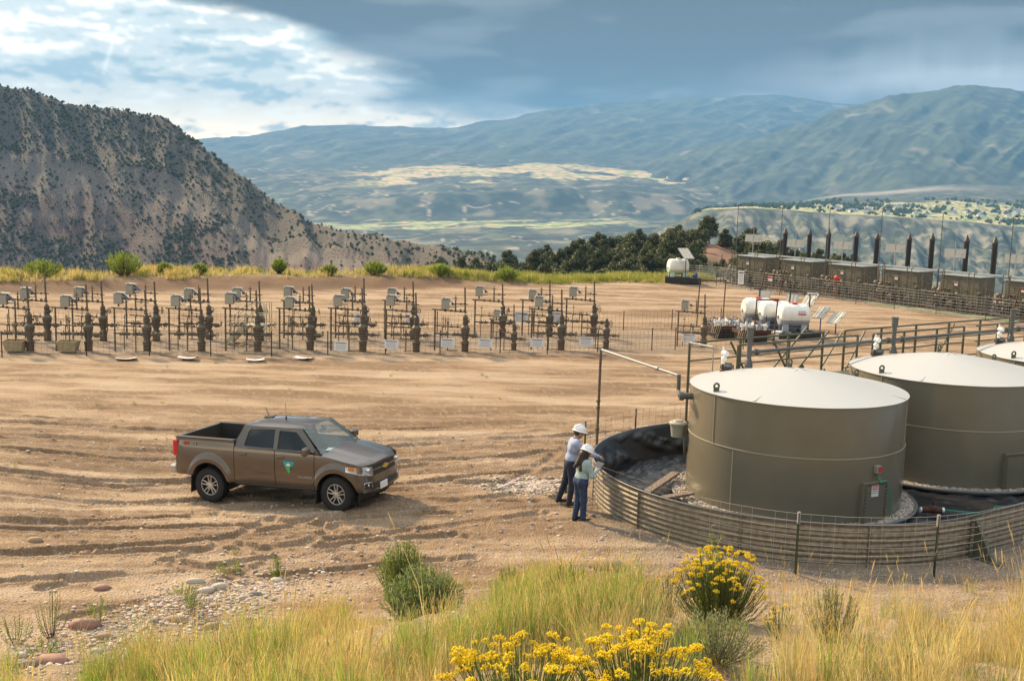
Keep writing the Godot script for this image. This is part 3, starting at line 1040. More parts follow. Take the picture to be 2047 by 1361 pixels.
	b.cyl(nd * (TR - 0.05) + Vector3(0, 2.35, 0), nd * (TR + 0.2) + Vector3(0, 2.35, 0), 0.075, 16)
	b.cyl(nd * (TR + 0.2) + Vector3(0, 2.35, 0), nd * (TR + 0.3) + Vector3(0, 2.35, 0), 0.1, 16)
	obj("nozzle", b, "grey_steel", t)
	# bolted clean-out door
	var o := Vector3(cos(door), 0, sin(door))
	var sd := Vector3.UP.cross(o).normalized()
	var dxf := Transform3D(Basis(sd, Vector3.UP, o), o * (TR + 0.03))
	b = MB.new()
	b.xf = dxf
	b.box(Vector3(0, 0.52, -0.06), Vector3(0.62, 0.98, 0.2), Basis(), 0.006)
	b.box(Vector3(0, 0.52, 0.055), Vector3(0.66, 1.02, 0.025), Basis(), 0.004)
	var dr := obj("clean_out_door", b, "tank_paint", t)
	b = MB.new()
	b.xf = dxf
	for k in 13:
		var y := 0.06 + k * 0.0767
		for s: float in [-0.295, 0.295]:
			b.cyl(Vector3(s, y, 0.06), Vector3(s, y, 0.1), 0.017, 6)
	for k in 7:
		b.cyl(Vector3(-0.21 + k * 0.07, 0.98, 0.06), Vector3(-0.21 + k * 0.07, 0.98, 0.1), 0.017, 6)
	kind(obj("bolts", b, "olive_steel", dr), "stuff")
	if first:
		b = MB.new()
		b.xf = dxf
		b.box(Vector3(-0.02, 0.83, 0.074), Vector3(0.2, 0.24, 0.008))
		var sg := obj("danger_sign", b, "sign_white", t)
		sg.set_meta("label", "white danger sign with a red heading")
		b = MB.new()
		b.xf = dxf
		b.box(Vector3(-0.02, 0.905, 0.081), Vector3(0.17, 0.07, 0.005))
		obj("heading_plate", b, "red", sg)
		word(sg, "DANGER", 0.034, dxf * Transform3D(Basis(), Vector3(-0.02, 0.905, 0.086)), "sign_white")
		word(sg, "CONFINED SPACE", 0.016, dxf * Transform3D(Basis(), Vector3(-0.02, 0.835, 0.081)), "black")
		word(sg, "ENTER BY PERMIT ONLY", 0.012, dxf * Transform3D(Basis(), Vector3(-0.02, 0.79, 0.081)), "black")
		var a2 := door - 0.03
		var o2 := Vector3(cos(a2), 0, sin(a2))
		var bx := Transform3D(Basis(Vector3.UP.cross(o2).normalized(), Vector3.UP, o2), o2 * (TR + 0.05))
		b = MB.new()
		b.xf = bx
		b.box(Vector3(0, 1.27, 0), Vector3(0.15, 0.16, 0.1), Basis(), 0.008)
		var jb := obj("switch_box", b, "concrete", t)
		jb.set_meta("label", "small box with a red front above the clean-out door")
		b = MB.new()
		b.xf = bx
		b.box(Vector3(0.015, 1.28, 0.053), Vector3(0.1, 0.12, 0.012), Basis(), 0.003)
		obj("red_cover", b, "red", jb)
		b = MB.new()
		b.xf = bx
		b.tube([Vector3(0.01, 1.2, 0.03), Vector3(0.0, 1.1, 0.05), Vector3(0.03, 1.0, 0.06), Vector3(0.08, 1.06, 0.05), Vector3(0.06, 1.12, 0.03)], 0.009, 6)
		b.tube([Vector3(0.03, 1.0, 0.06), Vector3(0.2, 1.02, 0.08), Vector3(0.36, 0.75, 0.08), Vector3(0.42, 0.4, 0.05), Vector3(0.5, 0.12, 0.05)], 0.009, 6)
		obj("green_cable", b, "green_cord", jb)
	return t

func word(parent: Node, text: String, size: float, at: Transform3D, mat: String) -> void:
	var m := TextMesh.new()
	m.font = T.font
	m.text = text
	m.font_size = 32
	m.pixel_size = size / 24.0
	m.depth = 0.002
	m.curve_step = 2.0
	var o := MeshInstance3D.new()
	o.name = "lettering"
	o.mesh = m
	o.material_override = M[mat]
	o.transform = at
	parent.add_child(o, true)

func make_tanks() -> void:
	T.font = SystemFont.new()
	T.font.font_names = PackedStringArray(["Droid Sans"])
	T.font.font_weight = 700
	make_tank(TANK, "olive round tank nearest the two people, with a danger sign on its door", 1.07, true)
	make_tank(TANK + ALONG * 5.53, "olive round tank in the middle of the row, behind the nearest one", 1.22, false)
	make_tank(TANK + ALONG * 11.06, "olive round tank at the right edge of the photo, farthest of the three", 1.3, false)
	# corrugated steel wall, panel by panel
	var w := thing("containment_wall", "tan corrugated steel wall curving round the olive tanks", "wall", TANK)
	var total := 24.0 + PI * 4.55
	var n := 16
	for k in n:
		var b := MB.new()
		var P := []
		var t0 := total * k / n + 0.004
		var t1 := total * (k + 1) / n - 0.004
		for i in 73:
			var y := 0.82 * i / 72.0
			var wave := 0.014 * cos(y / 0.82 * TAU * 8.0)
			var row := []
			for j in 15:
				var rp := ring_at(lerpf(t0, t1, j / 14.0), 4.55 + wave + (0.004 if k % 2 else 0.0))
				row.append(rp[0] + Vector3(0, y - 0.02, 0) - TANK)
			P.append(row)
		b.grid(P)
		var pn := obj("wall_panel", b, "wall_paint", w)
		b = MB.new()
		for i in 12:
			var rp := ring_at(t0 + 0.05, 4.575)
			var at: Vector3 = rp[0] + Vector3(0, 0.05 + i * 0.065, 0) - TANK
			b.cyl(at, at + rp[1] * 0.014, 0.011, 6)
		b.bar(ring_at(t0, 4.562)[0] - TANK, ring_at(t0, 4.562)[0] - TANK + Vector3(0, 0.8, 0), 0.03, 0.02)
		kind(obj("joint_bolts", b, "olive_steel", pn), "stuff")
	var b := MB.new()
	var pts := []
	for i in 160:
		pts.append(ring_at(total * i / 159.0, 4.55)[0] + Vector3(0, 0.815, 0) - TANK)
	b.tube(pts, 0.02, 8)
	obj("top_rail", b, "hose_grey", w)
	for tt: float in [0.1, 5.2]:
		b = MB.new()
		var f := ring_at(12.0 + PI * 4.55 + tt, 4.6)
		var p0: Vector3 = f[0] - TANK
		var o: Vector3 = f[1]
		b.face(p0 + Vector3(0, 0.76, 0), p0, p0 + o * 0.42, ALONG)
		b.face(p0 + Vector3(0, 0.76, 0) + ALONG * 0.02, p0 + ALONG * 0.02, p0 + o * 0.42 + ALONG * 0.02, -ALONG)
		b.bar(p0 + Vector3(0, 0.78, 0) + o * 0.02, p0 + o * 0.45 + Vector3(0, 0.03, 0), 0.09, 0.02)
		b.bar(p0 + Vector3(0, 0.025, 0), p0 + o * 0.62 + Vector3(0, 0.025, 0), 0.24, 0.02)
		obj("wall_brace", b, "olive_steel", w)
	# black liner
	var l := thing("containment_liner", "black plastic liner sagging inside the corrugated wall", "liner", TANK)
	b = MB.new()
	var P := []
	for i in 25:
		var s := i / 24.0
		var row := []
		for j in 300:
			var t := total * j / 299.0
			var fold := nz.get_noise_2d(t * 9.0 + s * 14.0, s * 8.0) * 0.22 + nz.get_noise_2d(t * 22.0 - s * 26.0, s * 20.0 + 60.0) * 0.10
			var r := lerpf(4.51, 4.16, pow(s, 0.8)) - maxf(0.0, fold + 0.06) * sin(PI * clampf(s * 1.02, 0.0, 1.0))
			row.append(ring_at(t, r)[0] + Vector3(0, lerpf(0.83, 0.07, s), 0) - TANK)
		P.append(row)
	b.grid(P, true)
	obj("side_sheet", b, "liner", l)
	b = MB.new()
	P = []
	for i in 130:
		var row := []
		for j in 260:
			var off := lerpf(-4.25, 4.25, i / 129.0)
			var lo := -sqrt(maxf(0.0, 18.2 - off * off))
			var al := lerpf(lo, 12.2, j / 259.0)
			var p := spot(al, off)
			var wr := absf(nz.get_noise_2d(p.x * 26.0, p.z * 40.0)) * 0.10 + absf(nf.get_noise_2d(p.x * 60.0, p.z * 22.0)) * 0.05
			row.append(p + Vector3(0, 0.03 + wr, 0) - TANK)
		P.append(row)
	b.grid(P)
	obj("floor_sheet", b, "liner", l)
	# gravel pads and the hoops round them
	for k in 2:
		var c := TANK + ALONG * 5.53 * k
		var pad := thing("gravel_hoop", ["grey plastic hoop holding gravel round the nearest olive tank", "grey plastic hoop holding gravel round the middle olive tank"][k], "hoop", c, 0.0, "gravel hoops under the tanks")
		b = MB.new()
		var hp := []
		for i in 97:
			var a := TAU * i / 96
			hp.append(Vector3(cos(a), 0, sin(a)) * (2.70 + 0.02 * sin(a * 3.0)) + Vector3(0, 0.14, 0))
		b.tube(hp, 0.04, 8)
		obj("hoop", b, "hose_grey", pad)
		b = MB.new()
		b.lathe([Vector2(2.69, 0.09), Vector2(2.69, 0.13), Vector2(2.3, 0.16)], 96)
		obj("gravel_bed", b, "concrete", pad)
		rng.seed = 300 + k
		var xs := []
		var cs := []
		for i in 3600:
			var a := rng.randf() * TAU
			var r := rng.randf_range(2.41, 2.66)
			var s := rng.randf_range(0.016, 0.032)
			xs.append(Transform3D(Basis.from_euler(Vector3(rng.randf() * 6, rng.randf() * 6, 0)).scaled(Vector3(s, s * 0.7, s)), Vector3(cos(a) * r, rng.randf_range(0.14, 0.165), sin(a) * r)))
			var g := rng.randf_range(0.18, 0.55)
			cs.append(Color(g, g * 0.86, g * 0.72))
		multi("gravel", T.pebble_mesh, "plain", xs, cs, pad)
	# litter blown onto the liner
	rng.seed = 41
	var xs := []
	var cs := []
	for i in 900:
		var p := spot(rng.randfn(-2.9, 0.7), rng.randfn(0.2, 1.3))
		if (p - TANK).length() < 2.8 or (p - TANK).length() > 4.1:
			continue
		xs.append(Transform3D(Basis.from_euler(Vector3(0, rng.randf() * TAU, rng.randf_range(-0.2, 0.2))).scaled(Vector3(rng.randf_range(0.04, 0.14), 0.004, 0.006)), p + Vector3(0, 0.11, 0)))
		var g := rng.randf_range(0.3, 0.6)
		cs.append(Color(g, g * 0.72, g * 0.4))
	var bm := BoxMesh.new()
	multi("straw_litter", bm, "plain", xs, cs)
	# planks and drip bucket
	for k in 2:
		var p0: Vector3 = [Vector3(3.0, 0.2, -23.75), Vector3(2.95, 0.2, -23.25)][k]
		var p1: Vector3 = [Vector3(3.95, 0.32, -25.3), Vector3(4.1, 0.28, -23.75)][k]
		b = MB.new()
		b.bar(p0 - p0, p1 - p0, 0.2, 0.055, 0.006)
		var pl := thing("plank", ["weathered plank on the liner, the farther of two beside the tank", "weathered plank on the liner, the nearer of two beside the tank"][k], "plank", p0, 0.0, "planks inside the containment")
		obj("board", b, "wood", pl)
	var nd := Vector3(-0.985, 0, -0.17)
	var bk := thing("drip_bucket", "pale grey lidded bucket hanging on the left side of the nearest tank", "bucket", TANK + nd * (TR + 0.23) + Vector3(0, 1.28, 0))
	b = MB.new()
	b.lathe([Vector2(0, 0), Vector2(0.15, 0), Vector2(0.185, 0.3), Vector2(0.0, 0.3)], 24)
	obj("pail", b, "box_grey", bk)
	b = MB.new()
	b.lathe([Vector2(0.19, 0.29), Vector2(0.215, 0.29), Vector2(0.215, 0.33), Vector2(0.17, 0.36), Vector2(0.12, 0.36), Vector2(0.1, 0.39), Vector2(0, 0.395)], 24)
	obj("lid", b, "box_grey", bk)
	b = MB.new()
	b.bar(Vector3(0.1, 0.1, 0.02), Vector3(0.24, 0.1, 0.03), 0.05, 0.04)
	obj("bracket", b, "olive_steel", bk)
	var pump := thing("drain_valve", "rusty drain valve with white caps at the foot of the clean-out door", "valve", spot(1.55, 2.62, 0.2))
	b = MB.new()
	b.cyl(Vector3(-0.22, 0, 0), Vector3(0.2, 0, 0.03), 0.07, 12)
	b.ball(Vector3(0.02, 0.02, 0), Vector3(0.12, 0.1, 0.1), 12, 8)
	b.cyl(Vector3(0.02, 0.08, 0), Vector3(0.02, 0.2, 0), 0.03, 8)
	obj("body", b, "rust", pump)
	for s: float in [-0.25, 0.22]:
		b = MB.new()
		b.cyl(Vector3(s, 0, 0), Vector3(s + 0.05, 0, 0.004), 0.06, 12)
		obj("cap", b, "white", pump)
	b = MB.new()
	var cord := [spot(1.75, 2.7, 0.2), spot(2.2, 3.0, 0.16), spot(2.5, 3.4, 0.2), spot(3.0, 3.2, 0.22), spot(3.4, 3.9, 0.3), spot(4.2, 3.6, 0.22), spot(5.0, 2.9, 0.25), spot(5.9, 2.7, 0.3), spot(6.1, 2.42, 0.9)]
	b.tube(cord, 0.011, 6)
	tag(obj("grounding_cord", b, "green_cord"), "green cord trailing over the liner between the first and second tanks", "cord")
	# vapour line over the roofs
	var vp := thing("vent_pipe", "grey vent pipe running level above the backs of the three tanks", "pipe", TANK)
	b = MB.new()
	b.tube([spot(0.73, -2.24, 3.02) - TANK, spot(17.0, -2.24, 3.02) - TANK], 0.048, 12)
	for al: float in [0.95, 6.0, 6.6, 11.5, 12.1]:
		b.cyl(spot(al, -2.24, 3.02) - TANK, spot(al + 0.07, -2.24, 3.02) - TANK, 0.075, 14)
	obj("main_line", b, "grey_steel", vp)
	for k in 3:
		b = MB.new()
		b.xf.origin = spot(0.73 + 5.53 * k, -2.24) - TANK
		b.lathe([Vector2(0.1, 2.62), Vector2(0.1, 2.72), Vector2(0.07, 2.84), Vector2(0.058, 2.86), Vector2(0.058, 3.35), Vector2(0.075, 3.36), Vector2(0.075, 3.4), Vector2(0.085, 3.41), Vector2(0.085, 3.6), Vector2(0.1, 3.61), Vector2(0.1, 3.64), Vector2(0, 3.65)], 18)
		obj("riser", b, "grey_steel", vp)
	# filling line on its own stand
	var sp := thing("standpipe", "tall thin pipe stand with a pale line sloping to the nearest tank", "pipe", Vector3(2.2, 0, -27.05))
	b = MB.new()
	b.cyl(Vector3.ZERO, Vector3(0.02, 2.98, 0), 0.034, 10)
	for y: float in [0.9, 1.45, 1.62]:
		b.cyl(Vector3(0, y, 0), Vector3(0, y + 0.05, 0), 0.055, 10)
	obj("post", b, "brown_steel", sp)
	b = MB.new()
	var e := Vector3(3.85, 2.72, -24.85) - Vector3(2.2, 0, -27.05)
	b.tube([Vector3(0.02, 2.95, 0), e], 0.03, 10)
	b.cyl(e * 0.72 + Vector3(0.006, 2.95, 0) * 0.28, e * 0.75 + Vector3(0.005, 2.95, 0) * 0.25, 0.05, 10)
	obj("sloping_line", b, "galvanised", sp)
	b = MB.new()
	b.tube([e + Vector3(0, 0.03, 0), e + Vector3(0, -0.37, 0.02)], 0.045, 10)
	b.tube([e + Vector3(0, -0.35, 0.02), TANK + Vector3(-0.97, 0, 0.06).normalized() * (TR + 0.28) + Vector3(0, 2.35, 0) - Vector3(2.2, 0, -27.05)], 0.045, 10)
	obj("elbow", b, "grey_steel", sp)
	make_catwalk()
	make_ring_fence()

func make_catwalk() -> void:
	var c := thing("catwalk", "green steel catwalk with railings behind the olive tanks", "catwalk", TANK)
	var P := func(al: float, off: float, y: float) -> Vector3: return spot(al, off, y) - TANK
	var angle := func(b: MB, p: Vector3, q: Vector3, s := 0.045) -> void:
		b.bar(p, q, s, s, 0.004)
	var b := MB.new()
	for k in 26:
		b.box(P.call(0.45 + k * 0.62, -3.25, 1.95), Vector3(0.6, 0.035, 0.8), Basis(ALONG, Vector3.UP, FRONT))
	obj("walkway", b, "olive_steel", c)
	for al: float in [0.1, 1.9, 3.7, 5.1, 6.0, 7.6, 9.2, 10.8, 12.4, 14.0]:
		b = MB.new()
		angle.call(b, P.call(al, -3.7, 0.05), P.call(al, -3.7, 3.1), 0.06)
		obj("post", b, "olive_steel", c)
	for al: float in [0.95, 2.8, 5.5, 6.15, 7.5, 9.0, 10.3, 12.0, 13.5]:
		b = MB.new()
		angle.call(b, P.call(al, -2.84, 1.95), P.call(al, -2.84, 3.1), 0.055)
		obj("post", b, "olive_steel", c)
	for seg in [[0.1, 5.1, -3.7], [6.0, 16.0, -3.7], [0.95, 5.5, -2.84], [6.15, 10.3, -2.84], [10.9, 16.0, -2.84]]:
		for y: float in [3.1, 2.63, 2.03]:
			b = MB.new()
			angle.call(b, P.call(seg[0], seg[2], y), P.call(seg[1], seg[2], y), 0.045 if y > 3.0 else 0.035)
			obj("rail", b, "olive_steel", c)
	for y: float in [3.1, 2.05]:
		b = MB.new()
		angle.call(b, P.call(0.1, -3.7, y), P.call(0.1, -2.84, y))
		obj("rail", b, "galvanised" if y > 3.0 else "olive_steel", c)
	b = MB.new()
	angle.call(b, P.call(0.1, -2.84, 1.95), P.call(0.1, -2.84, 3.1), 0.03)
	obj("post", b, "galvanised", c)
	# stair down behind, and slanting braces
	for off: float in [-3.85, -4.65]:
		b = MB.new()
		angle.call(b, P.call(5.4, off, 2.0), P.call(2.9, off, 0.05), 0.12)
		obj("stringer", b, "olive_steel", c)
		b = MB.new()
		angle.call(b, P.call(5.5, off, 3.1), P.call(3.1, off, 1.1), 0.05)
		obj("rail", b, "olive_steel", c)
	for k in 9:
		b = MB.new()
		b.box(P.call(5.15 - k * 0.27, -4.25, 1.82 - k * 0.21), Vector3(0.24, 0.03, 0.76), Basis(ALONG, Vector3.UP, FRONT))
		obj("stair_tread", b, "olive_steel", c)
	for q in [[1.55, 3.05, 2.35, 1.9], [3.1, 3.05, 3.9, 1.9], [5.9, 3.05, 4.95, 1.9], [6.9, 3.05, 6.1, 1.9], [11.1, 3.05, 10.2, 1.9], [8.1, 2.7, 8.7, 1.9]]:
		b = MB.new()
		angle.call(b, P.call(q[0], -3.72, q[1]), P.call(q[2], -3.72, q[3]), 0.045)
		obj("brace", b, "olive_steel", c)

func mesh_panel(a: Vector3, b_: Vector3, y0: float, y1: float, dx: float, rows: int, r: float, b: MB) -> void:
	for i in rows + 1:
		var y := lerpf(y0, y1, pow(float(i) / rows, 0.9))
		b.tube([a + Vector3(0, y, 0), b_ + Vector3(0, y, 0)], r, 3, false)
	var L := (b_ - a).length()
	var k := int(L / dx)
	for i in range(1, k):
		var p := a.lerp(b_, float(i) / k)
		b.tube([p + Vector3(0, y0, 0), p + Vector3(0, y1, 0)], r, 3, false)

func t_post(b: MB, p: Vector3, h: float) -> void:
	b.box(p + Vector3(0, h * 0.5 - 0.05, 0), Vector3(0.042, h + 0.1, 0.012))
	b.box(p + Vector3(0, h * 0.5 - 0.05, 0.02), Vector3(0.012, h + 0.1, 0.036))

func make_ring_fence() -> void:
	var f := thing("wire_fence", "wire mesh fence on green posts round the corrugated wall", "fence", TANK)
	var total := 24.0 + PI * 4.55
	var ts := [3.0, 6.0, 9.0, 12.3, 14.3, 16.4, 18.6, 20.9, 22.6, 24.9, 27.3, 29.7, 32.0, 34.6, 37.2]
	for i in ts.size():
		var t: float = ts[i]
		var left := exp(-pow((t - 19.6) / 1.9, 2.0))
		var p: Vector3 = ring_at(t, 5.17 - 0.33 * left)[0] - TANK
		p.y = smooth_ground(p.x + TANK.x, p.z + TANK.z)
		if not (t > 18.0 and t < 21.0):
			var b := MB.new()
			t_post(b, p, 1.16)
			var po := obj("fence_post", b, "post_green", f)
			b = MB.new()
			b.box(p + Vector3(0, 1.07, 0.004), Vector3(0.05, 0.22, 0.05))
			obj("post_tip", b, "galvanised", po)
		if i > 0:
			var b := MB.new()
			var prev := Vector3.ZERO
			var K := 3
			for k in K + 1:
				var tt := lerpf(ts[i - 1], t, float(k) / K)
				var q: Vector3 = ring_at(tt, 5.15 - 0.33 * exp(-pow((tt - 19.6) / 1.9, 2.0)))[0] - TANK
				if k > 0:
					mesh_panel(prev, q, 0.06, 1.14, 0.2, 7, 0.0032, b)
				prev = q
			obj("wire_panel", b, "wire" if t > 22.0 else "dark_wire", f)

# ---------------------------------------------------------------- pickup truck (x forward, y up, z to its right)
const AX := 1.63
const AR := 0.475

func body_z(x: float, y: float) -> float:
	var z := 0.905
	z -= 0.05 * pow(clampf((y - 0.95) / 0.4, 0.0, 1.0), 2.0)
	z -= 0.06 * pow(clampf((0.68 - y) / 0.25, 0.0, 1.0), 2.0)
	z -= 0.012 * exp(-pow((y - 0.70) / 0.03, 2.0)) * smoothstep(-1.0, -0.7, x) * (1.0 - smoothstep(0.8, 1.1, x))
	for s: float in [-AX, AX]:
		var r := Vector2(x - s, (y - 0.42) * 0.97).length()
		z += 0.045 * (1.0 - smoothstep(AR + 0.07, AR + 0.17, r))
	if x > 1.75:
		z -= 0.11 * pow((x - 1.75) / 0.45, 2.0)
	if x < -2.3:
		z -= 0.03 * pow((-2.3 - x) / 0.25, 2.0)
	return z

func body_top(x: float) -> float:
	if x < -0.955:
		return 1.405 + 0.012 * smoothstep(-1.2, -2.5, x)
	if x < 1.08:
		return 1.255 + (0.1 - x) * 0.02
	return lerpf(1.235, 1.03, pow(clampf((x - 1.08) / 1.15, 0.0, 1.0), 1.35))

func body_bottom(x: float) -> float:
	var y := 0.47
	if x < -AX:
		y = 0.56
	if x > AX:
		y = 0.47
	for s: float in [-AX, AX]:
		var d := absf(x - s)
		if d < AR:
			y = maxf(y, 0.42 + sqrt(AR * AR - d * d) * 0.98)
	return y

func side_panel(b: MB, x0: float, x1: float, s: float) -> void:
	var xs := []
	var k := int((x1 - x0) / 0.022) + 2
	for i in k + 1:
		xs.append(lerpf(x0, x1, float(i) / k))
	var P := []
	for i in 19:
		var row := []
		for x in xs:
			var y := lerpf(body_bottom(x), body_top(x), i / 18.0)
			row.append(Vector3(x, y, s * body_z(x, y)))
		P.append(row)
	b.grid(P, s > 0)
	var lip := [[], []]
	for x in xs: # folded lip round the wheel opening and along the sill
		var y := body_bottom(x)
		lip[0].append(Vector3(x, y, s * body_z(x, y)))
		lip[1].append(Vector3(x, y + 0.01, s * (body_z(x, y) - 0.09)))
	b.grid(lip, s < 0)
	for x: float in [x0, x1]: # panel edges turn in
		for i in 10:
			var ya := lerpf(body_bottom(x), body_top(x), i / 10.0)
			var yb := lerpf(body_bottom(x), body_top(x), (i + 1) / 10.0)
			b.quad(Vector3(x, ya, s * body_z(x, ya)), Vector3(x, yb, s * body_z(x, yb)), Vector3(x, yb, s * (body_z(x, yb) - 0.05)), Vector3(x, ya, s * (body_z(x, ya) - 0.05)), Vector3(-1 if x == x0 else 1, 0, 0))

func cab_z(y: float) -> float:
	var t := (y - 1.24) / 0.48
	return 0.865 - 0.2 * t - 0.03 * t * t

func side_poly(b: MB, pts: Array, s: float, inset := 0.0) -> void:
	var q := []
	for p in pts:
		q.append(Vector3(p[0], p[1], s * (cab_z(p[1]) - inset)))
	for i in range(1, q.size() - 1):
		b.face(q[0], q[i], q[i + 1], Vector3(0, 0.3, s))

func make_wheel(parent: Node, x: float, z: float, y: float, steer: float) -> void:
	var w := Node3D.new()
	w.name = "wheel"
	parent.add_child(w, true)
	w.position = Vector3(x, y, z)
	w.rotation.y = steer + (0.0 if z > 0.0 else PI)
	var spin := Basis(Vector3.RIGHT, PI / 2) # lathe axis to z, outer face towards +z
	var b := MB.new()
	b.xf.basis = spin
	b.lathe([Vector2(0.225, -0.12), Vector2(0.30, -0.132), Vector2(0.35, -0.125), Vector2(0.378, -0.1), Vector2(0.384, 0.0), Vector2(0.378, 0.1), Vector2(0.35, 0.125), Vector2(0.30, 0.132), Vector2(0.225, 0.115)], 48, true)
	b.xf.basis = Basis()
	for k in 44:
		var a := TAU * k / 44
		for j in 4:
			var zz := -0.093 + j * 0.062
			var aa := a + (0.07 if j % 2 else 0.0)
			var o := Vector3(cos(aa), sin(aa), 0)
			b.box(o * (0.388 - (0.008 if j == 0 or j == 3 else 0.0)) + Vector3(0, 0, zz), Vector3(0.022, 0.036, 0.046), Basis(Vector3.BACK, aa))
	for k in 44:
		var a := TAU * k / 44
		var o := Vector3(cos(a), sin(a), 0)
		b.box(o * 0.358 + Vector3(0, 0, 0.122), Vector3(0.036, 0.022, 0.012), Basis(Vector3.BACK, a))
	obj("tyre", b, "rubber", w)
	b = MB.new()
	b.xf.basis = spin
	b.lathe([Vector2(0.0, 0.02), Vector2(0.19, 0.015), Vector2(0.2, 0.1), Vector2(0.213, 0.113), Vector2(0.228, 0.114), Vector2(0.232, 0.105), Vector2(0.222, -0.1)], 48)
	obj("wheel_barrel", b, "wheel_dark", w)
	b = MB.new()
	b.torus(Vector3(0, 0, 0.11), Vector3(0, 0, 1), 0.22, 0.009, 40, 6)
	for k in 5:
		var a := TAU * k / 5 + PI / 2
		for s: float in [-1.0, 1.0]:
			var p0 := Vector3(cos(a + s * 0.5) * 0.05, sin(a + s * 0.5) * 0.05, 0.085)
			var p1 := Vector3(cos(a + s * 0.2) * 0.215, sin(a + s * 0.2) * 0.215, 0.104)
			b.bar(p0, p1, 0.03, 0.022, 0.005)
		b.bar(Vector3(cos(a) * 0.04, sin(a) * 0.04, 0.08), Vector3(cos(a) * 0.11, sin(a) * 0.11, 0.088), 0.055, 0.02, 0.005)
	obj("rim", b, "alloy", w)
	b = MB.new()
	b.xf.basis = spin
	b.lathe([Vector2(0.055, 0.06), Vector2(0.05, 0.105), Vector2(0.03, 0.11), Vector2(0, 0.11)], 20)
	obj("hub_cap", b, "alloy", w)

